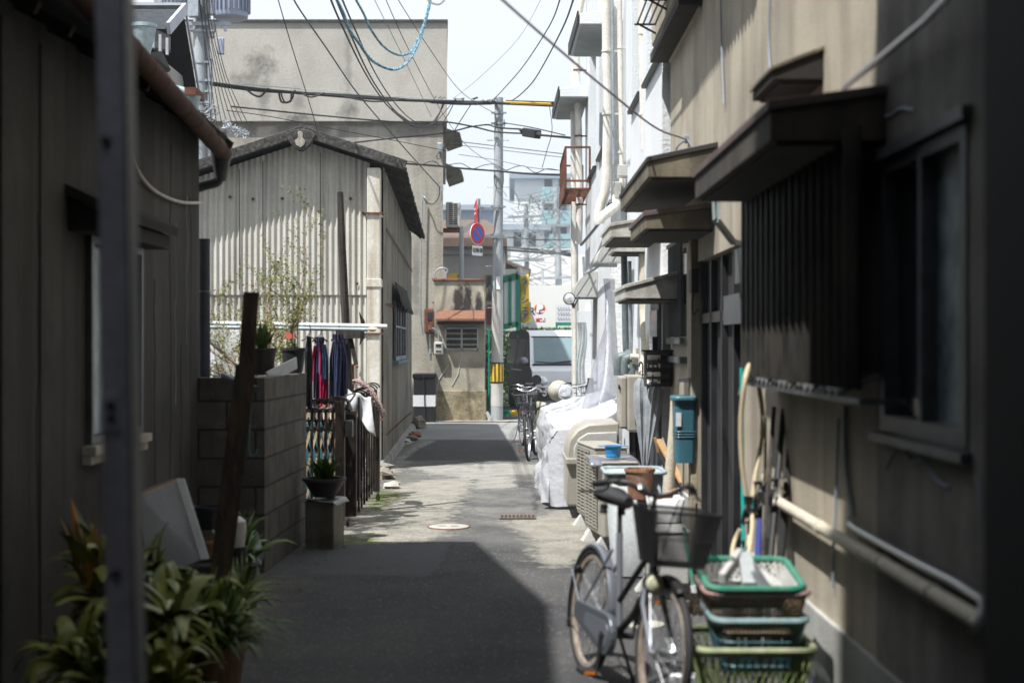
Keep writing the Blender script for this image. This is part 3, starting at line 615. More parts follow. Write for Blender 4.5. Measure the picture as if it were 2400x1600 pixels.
# ================================================================== corrugated shed
sh = thing('corrugated_shed', 'grey corrugated sheet shed with gabled tile roof', 'shed', (-2.7, 22, 0))
XR, ZR, SL = -2.66, 4.22, .33
rz_ = lambda x: ZR - SL * abs(x - XR)
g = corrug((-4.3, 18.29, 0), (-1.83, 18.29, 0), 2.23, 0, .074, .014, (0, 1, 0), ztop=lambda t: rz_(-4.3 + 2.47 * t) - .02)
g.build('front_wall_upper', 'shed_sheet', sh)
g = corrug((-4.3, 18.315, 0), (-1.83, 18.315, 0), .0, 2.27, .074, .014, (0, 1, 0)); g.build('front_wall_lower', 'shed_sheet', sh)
g = MB(); 
for x in (545, 676, 1000): pass
for (x, y) in ((528, 452), (581, 457), (648, 456), (805, 456), (580, 655), (714, 653), (820, 651), (820, 842)):
    c = P(x, y, 18.27); b_ = MB(); b_.lathe([(.02, -.005), (.018, .006), (.008, .014)], c, 8, ax=(0, -1, 0)); b_.build('sheet_bolt', 'rust', sh)
g = MB()
for x in (550, 604, 736): 
    c = P(x, 500, 18.28).x; g.box((c - .004, 18.268, 2.3), (c + .004, 18.276, rz_(c) - .1))
g.build('sheet_seam', 'old_wood', sh, smooth=False)
SWx = lambda y: -1.66 - .0284 * (y - 18.3)
wl = lambda t: 3.90 - .22 * t
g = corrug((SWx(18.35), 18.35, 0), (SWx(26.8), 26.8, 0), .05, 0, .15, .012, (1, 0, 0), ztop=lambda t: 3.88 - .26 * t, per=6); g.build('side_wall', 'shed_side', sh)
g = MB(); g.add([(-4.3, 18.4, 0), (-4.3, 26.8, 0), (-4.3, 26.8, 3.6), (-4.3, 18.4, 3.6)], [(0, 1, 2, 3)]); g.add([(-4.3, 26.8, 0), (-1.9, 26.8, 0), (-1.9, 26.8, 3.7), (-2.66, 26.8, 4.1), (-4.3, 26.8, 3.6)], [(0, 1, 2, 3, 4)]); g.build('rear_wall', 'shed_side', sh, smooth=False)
g = MB(); g.box((-1.70, 18.24, 0), (-1.62, 18.32, .0))
# roof slabs: slightly sagging, jagged corrugated eave
rf = MB(); nj = 60; rj = random.Random(9)
def roof_half(sx, xe0, xe1, ze0, ze1):
    top = []; 
    for j in range(nj + 1):
        t = j / nj; y = 18.04 + 9.0 * t; xe = xe0 + (xe1 - xe0) * t + (rj.uniform(-.012, .012)); ze = ze0 + (ze1 - ze0) * t + .012 * math.sin(j * 2.4) + rj.uniform(-.008, .008)
        top.append(((XR, y, ZR + .12 - .12 * t), (xe, y, ze)))
    vs = []; 
    for a_, b_ in top: vs += [Vector(a_), Vector(b_), Vector(a_) - Vector((0, 0, .07)), Vector(b_) - Vector((0, 0, .05))]
    fs = []
    for j in range(nj):
        k = 4 * j; fs += [(k, k + 1, k + 5, k + 4), (k + 2, k + 6, k + 7, k + 3), (k + 1, k + 3, k + 7, k + 5)]
    fs += [(0, 2, 3, 1), (4 * nj, 4 * nj + 1, 4 * nj + 3, 4 * nj + 2)]
    rf.add(vs, fs)
roof_half(1, -1.36, -1.655, 3.90, 3.63); roof_half(-1, -4.35, -4.4, 3.78, 3.55)
rfo = rf.build('roof', 'eave_black', sh, smooth=False)
g = MB()
for xe, ze in ((-1.345, 3.86), (-4.35, 3.74)):
    a = Vector((XR, 18.02, ZR + .075)); b = Vector((xe, 18.02, ze + .0))
    g.beam(a, b, .13, .06, up=(0, 1, 0))
g.build('rake_board', 'roof_dark', rfo, smooth=False, bevel=.01)
g = MB(); c = P(690, 320, 17.96)
g.extr([c + Vector(v) for v in ((-.20, 0, .06), (-.12, 0, .11), (0, 0, .135), (.12, 0, .11), (.20, 0, .06), (.12, 0, -.07), (.03, 0, -.145), (-.03, 0, -.145), (-.12, 0, -.07))], (0, .1, 0))
rt = g.build('ridge_end_tile', 'roof_dark', rfo, bevel=.012)
g = MB(); g.extr([c + Vector(v) + Vector((0, -.012, 0)) for v in ((-.035, 0, .09), (0, 0, .105), (.03, 0, .08), (.03, 0, .02), (.065, 0, -.02), (.05, 0, -.07), (0, 0, -.11), (-.055, 0, -.07), (-.07, 0, -.02), (-.025, 0, .02))], (0, .012, 0)); g.build('crest_mark', 'tile_face', rt, bevel=.004)
g = MB(); g.tube([(XR, 18.0, ZR + .1), (XR, 26.9, ZR)], .07, 10); g.build('ridge_cap', 'roof_dark', rfo)
g = MB()
for k in range(8):
    y = 18.6 + k * 1.1; t = (y - 18.04) / 9; g = MB(); g.beam((XR + .6, y, ZR - .17 - .12 * t), (-1.42 - .28 * t, y, 3.80 - .26 * t), .05, .06); g.build('rafter', 'dark_wood', rfo, smooth=False)
# barbed wire-like rusty fixings on the side wall
for zz, y0, y1, z1 in ((3.10, 18.5, 26.5, 2.95), (2.12, 18.5, 26.5, 2.2), (.42, 18.6, 26, .35)):
    g = MB(); a = Vector((SWx(y0) + .03, y0, 1.6 + (zz - 1.6))); b = Vector((SWx(y1) + .03, y1, z1)); g.tube([a, b], .006, 5)
    for k in range(34):
        c = a.lerp(b, (k + .5) / 34); g.beam(c + Vector((-.01, 0, -.02)), c + Vector((.015, .01, .02)), .006, .006)
    g.build('barbed_wire', 'rust', sh, smooth=False)
# side windows
for (ya, yb) in ((20.35, 21.75), (21.85, 23.4)):
    g = MB(); o_ = .03
    def Q(y, z, o): return (SWx(y) + o, y, z)
    for (a_, b_, za, zb) in ((ya, yb, 1.36, 1.42), (ya, yb, 2.16, 2.22), (ya, ya + .07, 1.42, 2.16), (yb - .07, yb, 1.42, 2.16), ((ya + yb) / 2 - .03, (ya + yb) / 2 + .03, 1.42, 2.16), (ya, yb, 1.84, 1.87)):
        g.hexa([Q(a_, za, .0), Q(b_, za, .0), Q(b_, za, .06), Q(a_, za, .06)], [Q(a_, zb, .0), Q(b_, zb, .0), Q(b_, zb, .06), Q(a_, zb, .06)])
    f = g.build('side_window', 'alu_dark', sh, smooth=False)
    g = MB(); g.hexa([Q(ya, 1.4, .016), Q(yb, 1.4, .016), Q(yb, 1.4, .03), Q(ya, 1.4, .03)], [Q(ya, 2.2, .016), Q(yb, 2.2, .016), Q(yb, 2.2, .03), Q(ya, 2.2, .03)]); g.build('pane', 'glass_dark', f, smooth=False)
    g = MB(); g.hexa([Q(ya - .03, 1.31, .0), Q(yb + .03, 1.31, .0), Q(yb + .03, 1.31, .1), Q(ya - .03, 1.31, .1)], [Q(ya - .03, 1.355, .0), Q(yb + .03, 1.355, .0), Q(yb + .03, 1.355, .1), Q(ya - .03, 1.355, .1)]); g.build('sill', 'teal_frame', f, smooth=False)
g = MB(); rw = random.Random(4)
g.grid(lambda u, v: (SWx(20.1 + 3.6 * u) + .06 + .10 * v + .03 * math.sin(u * 23) * v, 20.1 + 3.6 * u, 2.48 - .34 * v - .06 * abs(math.sin(u * 9)) * v), 24, 4); g.build('torn_awning', 'eave_black', sh, solid=.008)
# corner downpipe
g = MB(); g.box((-1.845, 18.08, .12), (-1.675, 18.24, 3.84)); cp = g.build('corner_post', 'white_paint', sh, smooth=False, bevel=.012)
g = MB(); g.box((-1.86, 18.065, 2.32), (-1.66, 18.25, 2.43)); g.build('collar', 'white_paint', cp, smooth=False, bevel=.01)
for z in (3.25, 1.72, .63):
    g = MB(); g.box((-1.90, 18.055, z), (-1.62, 18.078, z + .022)); g.box((-1.90, 18.055, z), (-1.88, 18.3, z + .022)); g.build('strap', 'rust', cp, smooth=False)
g = MB(); g.box((-1.88, 18.0, 0), (-1.62, 18.3, .12)); g.build('footing', 'concrete', sh, smooth=False, bevel=.015)
g = MB(); g.hexa([(-1.66, 18.3, 0), (-1.60, 18.3, 0), (-1.80, 27, 0), (-1.92, 27, 0)], [(-1.66, 18.3, .12), (-1.62, 18.3, .1), (-1.84, 27, .1), (-1.92, 27, .12)]); g.build('plinth', 'concrete', sh, smooth=False)

# ================================================================== big concrete building
def wp_(x, y, d, ox): p = P(x, y, d); return p.x - ox, p.z
sp = []
for (x, y, rx, ry, st) in ((600, 156, 26, 28, .8), (566, 184, 26, 18, .7), (607, 215, 12, 44, .65), (685, 234, 16, 20, .55), (800, 140, 7, 100, .5), (801, 262, 16, 22, .8), (685, 270, 30, 11, .95), (560, 250, 20, 20, .25), (900, 60, 200, 8, .2)):
    a_, b_ = wp_(x, y, 30, -5); sp.append((a_, b_, rx / 3266.7 * 30, ry / 3266.7 * 30, st))
stains('con_wall', sp, (.12, .115, .105), wob=1.3, sc=3.2, soft=.7)
sp = []
for (x, y, rx, ry, st) in ((578, 293, 10, 18, .7), (650, 296, 24, 20, .7), (735, 293, 22, 22, .75), (785, 300, 14, 22, .6), (935, 296, 30, 26, .6), (985, 290, 40, 12, .5), (700, 286, 300, 5, .6), (955, 650, 10, 60, .6)):
    a_, b_ = wp_(x, y, 30.1, -5); sp.append((a_, b_, rx / 3266.7 * 30, ry / 3266.7 * 30, st))
stains('con_wall_low', sp, (.11, .1, .09), wob=.8, sc=3)
sp = []
for (x, y, rx, ry, st) in ((1052, 692, 10, 34, 1.3), (1074, 694, 9, 36, 1.3), (1063, 716, 22, 12, 1.1), (1100, 702, 8, 26, 1.2), (1040, 715, 6, 14, .5), (1010, 830, 14, 60, .35), (1095, 860, 20, 30, .3)):
    a_, b_ = wp_(x, y, 29.3, -1.1); sp.append((a_, b_, rx / 3266.7 * 29.3, ry / 3266.7 * 29.3, st))
stains('annex_wall', sp, (.04, .033, .03), wob=.5, sc=9, soft=.4)
cbld = thing('concrete_building', 'large flat concrete building with stained render and flat roof', 'building', (-5, 34, 0))
g = MB(); g.hexa([(-9.5, 30, 6.3), (-1.37, 30, 6.3), (-1.96, 42, 6.3), (-9.5, 42, 6.3)], [(-9.5, 30, 8.38), (-1.37, 30, 8.38), (-1.96, 42, 8.38), (-9.5, 42, 8.38)]); g.build('upper_wall', 'con_wall', cbld, smooth=False)
g = MB(); g.hexa([(-9.4, 30.12, 0), (-1.46, 30.12, 0), (-2.06, 41.9, 0), (-9.4, 41.9, 0)], [(-9.4, 30.12, 6.3), (-1.46, 30.12, 6.3), (-2.06, 41.9, 6.3), (-9.4, 41.9, 6.3)]); g.build('lower_wall', 'con_wall_low', cbld, smooth=False)
g = MB(); g.hexa([(-9.55, 29.95, 8.38), (-1.35, 29.95, 8.38), (-1.95, 42.05, 8.38), (-9.55, 42.05, 8.38)], [(-9.55, 29.95, 8.43), (-1.35, 29.95, 8.43), (-1.95, 42.05, 8.43), (-9.55, 42.05, 8.43)]); g.build('parapet_cap', 'roof_dark', cbld, smooth=False)
for (z0, z1, y0) in ((5.95, 6.25, 30.6), (5.25, 5.6, 31.5)):
    g = MB(); g.hexa([(-1.46, y0, z0), (-1.12, y0, z0 + .12), (-1.12, y0 + 1.6, z0 + .12), (-1.46, y0 + 1.6, z0)], [(-1.46, y0, z1), (-1.12, y0, z0 + .2), (-1.12, y0 + 1.6, z0 + .2), (-1.46, y0 + 1.6, z1)]); g.build('side_hood', 'aw_side', cbld, smooth=False)
# mould stains as thin irregular films (dirt with its own shape)
ms_ = MB(); rm = random.Random(12)
def stain(cx, cz, rx, rz, y, n=26, down=0):
    vs = []
    for k in range(n):
        a = 2 * math.pi * k / n; q = 1 + rm.uniform(-.28, .28); dz = math.sin(a) * rz * q
        if dz < 0: dz *= 1 + down * rm.random()
        vs.append((cx + math.cos(a) * rx * q, y, cz + dz))
    return vs
an = thing('concrete_annex', 'small stained concrete annex with a tiled window hood', 'building', (-1.1, 29.9, 0))
g = MB(); 
ax0, ax1, ay = -1.60, -.565, 29.3
g.box((ax0, ay, .64), (ax1, 30.1, 2.90)); g.build('wall', 'annex_wall', an, smooth=False)
g = MB(); g.box((ax0 - .03, ay - .03, 0), (ax1 + .03, 30.1, .64)); g.build('plinth', 'annex_plinth', an, smooth=False, bevel=.012)
g = MB(); g.box((ax0 - .04, ay - .04, 2.90), (ax1 + .02, 30.1, 2.945)); g.build('coping', 'rust_tile', an, smooth=False, bevel=.01)
g = MB(); hz = 2.06
g.hexa([(ax0 + .04, ay - .35, hz), (ax1 + .02, ay - .35, hz), (ax1 + .02, ay, hz + .16), (ax0 + .04, ay, hz + .16)], [(ax0 + .04, ay - .35, hz + .06), (ax1 + .02, ay - .35, hz + .06), (ax1 + .02, ay, hz + .24), (ax0 + .04, ay, hz + .24)])
hd = g.build('window_hood', 'rust_tile', an, smooth=False, bevel=.015)
g = MB(); g.box((ax0 + .07, ay - .30, hz - .06), (ax1, ay, hz - .005)); g.build('hood_board', 'left_dark', hd, smooth=False)
g = MB(); wx0, wx1, wz0, wz1 = P(1022, 0, ay).x, P(1099, 0, ay).x, P(0, 803, ay).z, P(0, 752, ay).z; wy = ay - .04
for b_ in ((wx0, wx1, wz0, wz0 + .03), (wx0, wx1, wz1 - .03, wz1), (wx0, wx0 + .03, wz0, wz1), (wx1 - .03, wx1, wz0, wz1), ((wx0 + wx1) / 2 - .018, (wx0 + wx1) / 2 + .018, wz0, wz1)):
    g.box((b_[0], wy, b_[2]), (b_[1], ay, b_[3]))
g.box((wx0, wy + .008, (wz0 + wz1) / 2 - .008), (wx1, ay, (wz0 + wz1) / 2 + .008))
wn = g.build('window', 'alu', an, smooth=False)
g = MB(); g.box((wx0 + .02, ay - .016, wz0 + .02), (wx1 - .02, ay - .008, wz1 - .02)); g.build('pane', 'glass_dark', wn, smooth=False)
g = MB()
for z in (.25, .5, .75): g.box((wx0 + .03, ay - .024, wz0 + (wz1 - wz0) * z - .03), (wx1 - .03, ay - .018, wz0 + (wz1 - wz0) * z + .012))
g.build('louvre', 'annex_plinth', wn, smooth=False)
for pts in (((1060, 806), (1057, 830), (1053, 858), (1045, 873), (1038, 886)), ((1030, 838), (1018, 856), (1008, 872), (1002, 894))):
    g = MB(); g.tube([P(x, y, ay) + Vector((0, -.004, 0)) for x, y in pts], .012, 5); g.build('filled_crack', 'off_white', an)

# ================================================================== white building on the right
wb = thing('white_building', 'tall white stucco building with recessed windows and many pipes', 'building', (2.5, 18, 0))
g = MB(); wallx(g, 1.18, .4, 16.8, 22.9, 0, 10.5, [(17.2, 19.2, 4.1, 6.0), (20.0, 21.6, 4.1, 6.0)]); g.build('wall', 'white_stucco', wb, smooth=False)
g = MB(); wallx(g, 1.30, .4, 12.3, 16.8, 0, 10.5, [(12.5, 13.72, 4.11, 6.3), (14.3, 15.4, 4.13, 6.3)]); g.build('wall', 'white_stucco', wb, smooth=False)
g = MB(); g.box((1.165, 16.72, 0), (1.31, 16.8, 10.5)); g.build('corner_column', 'rough_cast', wb, smooth=False)
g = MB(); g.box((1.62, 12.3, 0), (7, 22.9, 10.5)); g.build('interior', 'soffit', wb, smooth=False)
for (ya, yb, x, z) in ((12.3, 13.78, 1.30, 4.1), (14.2, 15.45, 1.30, 4.12), (17.1, 19.25, 1.18, 4.09), (19.9, 21.7, 1.18, 4.09)):
    g = MB(); g.hexa([(x - .045, ya, z - .03), (x + .05, ya, z - .03), (x + .05, yb, z - .03), (x - .045, yb, z - .03)], [(x - .05, ya, z), (x + .05, ya, z + .02), (x + .05, yb, z + .02), (x - .05, yb, z)])
    f = g.build('window', 'black', wb, smooth=False)
    g = MB(); g.box((x + .14, ya + .05, z + .04), (x + .17, yb - .05, z + 1.9)); g.build('pane', 'glass_pale', f, smooth=False)
    g = MB(); 
    for yy in (ya + .1, (ya + yb) / 2, yb - .14): g.box((x + .11, yy, z + .04), (x + .139, yy + .05, z + 1.9))
    g.build('frame', 'alu', f, smooth=False)
# upper slab hoods over windows
for (ya, yb, xo) in ((17.0, 18.9, .79), (22.0, 24.2, .725)):
    g = MB(); g.hexa([(xo + .015, ya, 5.42), (1.18, ya, 5.42), (1.18, yb, 5.42), (xo - .02, yb, 5.42)], [(xo + .015, ya, 5.55), (1.18, ya, 5.60), (1.18, yb, 5.60), (xo - .02, yb, 5.55)])
    f = g.build('slab_hood', 'white_stucco', wb, smooth=False, bevel=.01)
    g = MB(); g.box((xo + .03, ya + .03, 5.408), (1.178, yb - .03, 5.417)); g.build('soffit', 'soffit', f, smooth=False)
    g = MB(); g.hexa([(xo - .012, ya - .01, 5.43), (xo + .008, ya - .01, 5.43), (xo - .025, yb + .01, 5.43), (xo - .045, yb + .01, 5.43)], [(xo - .012, ya - .01, 5.58), (xo + .008, ya - .01, 5.58), (xo - .025, yb + .01, 5.58), (xo - .045, yb + .01, 5.58)]); g.build('edge_trim', 'black', f, smooth=False)
# ledge return wall low at far end
g = MB(); g.box((1.0, 21.4, 0), (1.18, 22.9, 2.1)); g.build('low_wall', 'white_stucco', wb, smooth=False)

# ================================================================== beige house on the right
bh = thing('beige_house', 'beige rendered house with small tiled hoods along the right side', 'house', (2.2, 8, 0))
HX = 1.36
g = MB(); wallx(g, HX, .3, 3.45, 12.2, 0, 11.0, [(4.24, 5.14, 1.325, 2.23), (8.35, 10.4, 0, 2.2), (11.08, 12.02, 1.66, 2.36)]); g.build('wall', 'beige', bh, smooth=False)
g = MB(); g.box((HX + .28, 3.5, 0), (6, 12.15, 11.0)); g.build('interior', 'black_mat', bh, smooth=False)
g = MB(); g.box((HX - .022, 3.5, 0), (HX, 8.33, .43)); g.box((HX - .022, 10.42, 0), (HX, 12.22, .44)); g.build('plinth', 'plinth', bh, smooth=False, bevel=.006)
g = MB(); wallx(g, HX - .012, .011, 3.46, 5.26, .432, 6.0, [(4.2, 5.18, 1.25, 2.30)]); g.build('near_shade_panel', 'near_shade', bh, smooth=False)  # thin panel carrying the painted shade on the near wall
g = MB(); g.grid(lambda u, v: (1.02 + (HX - 1.02) * u, 7.6 + 3.5 * v, 4.34 + .06 * u + .03 * math.sin(2 * math.pi * 3.5 * v / .13)), 2, 300); g.build('upper_corrugated_eave', 'pvc_sheet', bh, solid=.004)
# near window
g = MB(); wx = HX
for (a_, b_, c_, d_) in ((4.2, 5.18, 1.285, 1.345), (4.2, 5.18, 2.21, 2.25), (4.2, 4.26, 1.345, 2.21), (5.12, 5.18, 1.345, 2.21), (4.66, 4.70, 1.345, 2.21)):
    g.box((wx - .02, a_, c_), (wx + .05, b_, d_))
wn = g.build('window', 'alu_dark', bh, smooth=False)
g = MB(); g.box((wx + .035, 4.26, 1.34), (wx + .04, 4.66, 2.21)); g.build('pane', 'glass_blue', wn, smooth=False)
g = MB(); g.box((wx + .035, 4.70, 1.34), (wx + .04, 5.12, 2.21)); g.build('pane', 'glass_dark', wn, smooth=False)
g = MB(); g.box((wx - .045, 4.16, 2.26), (wx, 5.22, 2.30)); g.build('head_trim', 'alu_dark', wn, smooth=False)
g = MB(); g.box((wx - .05, 4.16, 1.25), (wx, 5.22, 1.28)); g.build('sill', 'alu_dark', wn, smooth=False)
# door
g = MB(); g.box((HX + .06, 8.37, .02), (HX + .1, 10.38, 2.18)); dr = g.build('door', 'black_mat', bh, smooth=False)
g = MB()
for y in (8.37, 8.85, 9.35, 9.86, 10.33): g.box((HX + .02, y, .02), (HX + .058, y + .05, 2.18))
g.box((HX + .02, 8.37, 1.75), (HX + .059, 10.38, 1.82)); g.build('door_frame', 'door_black', dr, smooth=False)
g = MB(); g.box((HX - .03, 8.3, 1.72), (HX + .0, 8.95, 1.9)); g.build('lintel_box', 'alu_dark', bh, smooth=False)
for y in (10.42,):
    g = MB(); g.box((HX - .05, y, 0), (HX + .0, y + .14, 2.62)); g.build('door_post', 'beige_low', bh, smooth=False, bevel=.006)
# barred window
g = MB()
for k in range(12): g.box((HX - .05, 11.1 + k * .077, 1.66), (HX - .03, 11.115 + k * .077, 2.4))
g.box((HX - .055, 11.05, 1.60), (HX - .026, 12.05, 1.65)); g.box((HX - .055, 11.05, 2.40), (HX - .026, 12.05, 2.43)); g.box((HX - .055, 11.05, 1.45), (HX, 12.05, 1.5))
bwn = g.build('barred_window', 'alu_dark', bh, smooth=False)
g = MB(); g.box((HX + .05, 11.08, 1.66), (HX + .06, 12.02, 2.36)); g.build('pane', 'glass_dark', bwn, smooth=False)
# bay overhang high at the far end
g = MB(); g.hexa([(1.2, 10.2, 4.16), (HX, 10.2, 4.0), (HX, 12.2, 4.0), (1.2, 12.2, 4.16)], [(1.2, 10.2, 7), (HX, 10.2, 7), (HX, 12.2, 7), (1.2, 12.2, 9)]); g.build('bay', 'beige', bh, smooth=False)
g = MB(); g.box((1.19, 10.15, 4.02), (HX, 12.25, 4.09)); g.build('bay_soffit', 'aw_under', bh, smooth=False)
g = MB()
for k in range(5): g.beam((1.05 + k * .05, 10.1, 4.28), (1.05 + k * .05, 11.9, 4.28), .012, .012)
for y in (10.15, 11.0, 11.85): g.beam((1.02, y, 4.26), (HX, y, 4.26), .015, .015); g.beam((1.04, y, 4.27), (1.3, y, 4.13), .015, .015)
g.build('rack', 'black', bh, smooth=False)
# hoods
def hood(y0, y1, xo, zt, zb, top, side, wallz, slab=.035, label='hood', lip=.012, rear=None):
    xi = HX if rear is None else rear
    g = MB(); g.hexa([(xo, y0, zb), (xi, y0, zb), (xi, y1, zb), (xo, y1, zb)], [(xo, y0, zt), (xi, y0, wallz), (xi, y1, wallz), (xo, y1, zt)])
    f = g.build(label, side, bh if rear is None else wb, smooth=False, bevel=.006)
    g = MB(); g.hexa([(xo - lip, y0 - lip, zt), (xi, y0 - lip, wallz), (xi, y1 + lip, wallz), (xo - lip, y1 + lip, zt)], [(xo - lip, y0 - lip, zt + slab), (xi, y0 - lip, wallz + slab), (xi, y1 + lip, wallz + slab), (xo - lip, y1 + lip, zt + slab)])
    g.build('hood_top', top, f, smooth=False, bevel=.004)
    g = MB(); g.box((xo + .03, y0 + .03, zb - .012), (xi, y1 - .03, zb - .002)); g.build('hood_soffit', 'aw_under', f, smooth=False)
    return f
hood(5.12, 7.22, .93, 2.44, 2.33, 'aw_top', 'aw_shaded', 2.50)
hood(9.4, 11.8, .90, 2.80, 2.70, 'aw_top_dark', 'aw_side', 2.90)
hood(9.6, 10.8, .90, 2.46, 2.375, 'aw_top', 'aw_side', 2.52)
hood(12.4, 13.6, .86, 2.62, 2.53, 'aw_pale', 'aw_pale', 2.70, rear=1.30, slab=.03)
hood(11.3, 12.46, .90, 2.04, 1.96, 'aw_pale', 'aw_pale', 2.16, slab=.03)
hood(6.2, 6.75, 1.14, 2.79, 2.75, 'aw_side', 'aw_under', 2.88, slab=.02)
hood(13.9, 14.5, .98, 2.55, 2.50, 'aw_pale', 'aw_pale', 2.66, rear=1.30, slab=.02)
# corrugated screen under the near hood
g = corrug((1.20, 4.95, 0), (1.20, 7.32, 0), 1.44, 2.36, .14, .026, (1, 0, 0)); sc_ = g.build('corrugated_screen', 'pvc_dark', bh)
g = MB(); g.grid(lambda u, v: (1.19 + (HX - 1.19) * u, 5.15 + 2.2 * v, 1.42 + .07 * u + .014 * math.sin(2 * math.pi * 2.2 * v / .11)), 3, 250)
g.build('corrugated_ledge', 'pvc_sheet', sc_, solid=.004)
g = MB(); g.beam((1.21, 4.9, 1.40), (1.21, 7.32, 1.40), .03, .02); 
for y in (4.92, 6.1, 7.3): g.beam((1.21, y, 1.40), (HX, y, 1.40), .02, .02)
g.build('screen_frame', 'alu_dark', sc_, smooth=False)
g = MB(); g.box((HX - .06, 7.3, 1.95), (HX, 8.3, 2.15)); g.build('shutter_box', 'alu_dark', bh, smooth=False)
# cracks filled with pale mortar
for pts, dd in ((((1985, 275), (2010, 262), (2050, 268), (2080, 250), (2110, 255)), None), (((2045, 1075), (2080, 1020), (2105, 1060), (2130, 1055), (2160, 1100), (2190, 1120)), None), (((1660, 0), (1662, 90), (1668, 240)), None), (((1775, 0), (1772, 100), (1778, 190)), None), (((1935, 960), (1930, 1080), (1925, 1200), (1920, 1350)), None), (((2255, 1090), (2262, 1130), (2268, 1180)), None)):
    g = MB(); q = []
    for x, y in pts: d = HX * F / (x - 1176); q.append((HX - .014, d, 1.6 - (y - 790) / F * d))
    g.tube(smoothpath(q, 4), .006, 5); g.build('filled_crack', 'crack_fill', bh)
# ================================================================== tiled house behind the left house
th = thing('tiled_house', 'grey tiled gable house rising behind the brown gutter', 'house', (-6, 21, 0))
VX = -4.75; rdg = (20.55, 6.42); frt = (19.6, 5.93); bck = (21.5, 5.35)
g = MB(); g.box((-8, 20.3, 0), (-4.92, 21.3, 5.6)); g.box((-8, 19.9, 0), (-5.6, 20.4, 5.3)); g.build('wall', 'house_wall', th, smooth=False)
g = MB()
for (a, b) in ((frt, rdg), (rdg, bck)):
    g.hexa([(-9, a[0], a[1] - .06), (VX, a[0], a[1] - .06), (VX, b[0], b[1] - .06), (-9, b[0], b[1] - .06)], [(-9, a[0], a[1]), (VX, a[0], a[1]), (VX, b[0], b[1]), (-9, b[0], b[1])])
rf = g.build('roof', 'eave_black', th, smooth=False)
g = MB()
for k in range(11):
    t = k / 11; y = frt[0] + (rdg[0] - frt[0]) * t; z = frt[1] + (rdg[1] - frt[1]) * t
    g.hexa([(-9, y - .03, z + .0), (VX - .02, y - .03, z + .0), (VX - .02, y + .11, z + .04), (-9, y + .11, z + .04)], [(-9, y - .03, z + .035), (VX - .02, y - .03, z + .035), (VX - .02, y + .11, z + .06), (-9, y + .11, z + .06)])
g.tube([(-9, rdg[0], rdg[1] + .06), (VX, rdg[0], rdg[1] + .06)], .05, 8)
g.build('tile_course', 'roof_tile', rf, smooth=False)
g = MB(); g.beam((VX + .03, frt[0] - .06, frt[1] - .0), (VX + .03, rdg[0], rdg[1] + .02), .05, .17); g.beam((VX + .03, rdg[0], rdg[1] + .02), (VX + .03, bck[0], bck[1]), .03, .05); g.build('bargeboard', 'bargeboard', rf, smooth=False, bevel=.005)
g = MB(); g.box((-9, frt[0] - .1, frt[1] - .16), (VX - .1, frt[0] - .02, frt[1] - .04)); g.build('eave_gutter', 'roof_tile', rf, smooth=False, bevel=.02)
g = MB(); c = P(331, 62, 17.6); g.lathe([(.075, -.36), (.085, -.3), (.13, -.12), (.15, 0)], c, 14); g.lathe([(.16, -.015), (.16, .03)], c, 14)
g.tube(smoothpath([c + Vector((0, 0, -.34)), c + Vector((-.02, 0, -.5)), c + Vector((-.16, 0, -.7)), c + Vector((-.2, 0, -1.2))], 4), .055, 10); g.build('rainwater_hopper', 'pale_blue_plastic', th)
g = MB(); q = [P(345, 55, 18.2), P(388, 92, 18.6), P(394, 110, 18.6), P(392, 118, 18.6), P(340, 112, 18.2)]
g.hexa([P(335, 112, 18.4), P(392, 122, 19.2), P(392, 90, 19.6), P(335, 62, 18.8)], [P(335, 106, 18.4), P(392, 116, 19.2), P(392, 84, 19.6), P(335, 56, 18.8)]); lr = g.build('lower_roof', 'left_dark', th, smooth=False)
g = MB(); g.hexa([P(342, 128, 18.3), P(372, 122, 18.9), P(390, 165, 18.9), P(345, 178, 18.3)], [P(342, 122, 18.3), P(372, 116, 18.9), P(392, 160, 18.9), P(345, 172, 18.3)]); g.build('porch_roof', 'eave_black', th, smooth=False)
for k in range(3):
    a = P(352 + k * 16, 72 + k * 8, 18.55); g = MB(); g.beam(a, a + Vector((0, 0, -.22)), .03, .05); g.build('rafter_end', 'bargeboard', th, smooth=False)
# pale gutter brackets poking past the brown gutter
gp = thing('roof_corner_gutter', 'pale gutter pipes meeting at a roof corner above the brown gutter', 'gutter', P(440, 260, 14))
for pts, r in ((((372, 196), (432, 214)), .045), (((388, 252), (408, 250), (436, 216)), .035), (((420, 249), (444, 243)), .045)):
    g = MB(); g.tube([P(x, y, 14) for x, y in pts], r, 10); g.build('pipe', 'pale_blue_plastic', gp)
g = MB(); c = P(443, 214, 14); g.box((c.x - .06, 13.9, c.z - .035), (c.x + .05, 14.3, c.z + .04)); g.build('gutter_end', 'rust', gp, smooth=False)
g = MB(); g.lathe([(.05, -.16), (.07, -.05), (.085, 0)], P(442, 222, 14), 10); g.build('hopper', 'pale_blue_plastic', gp)

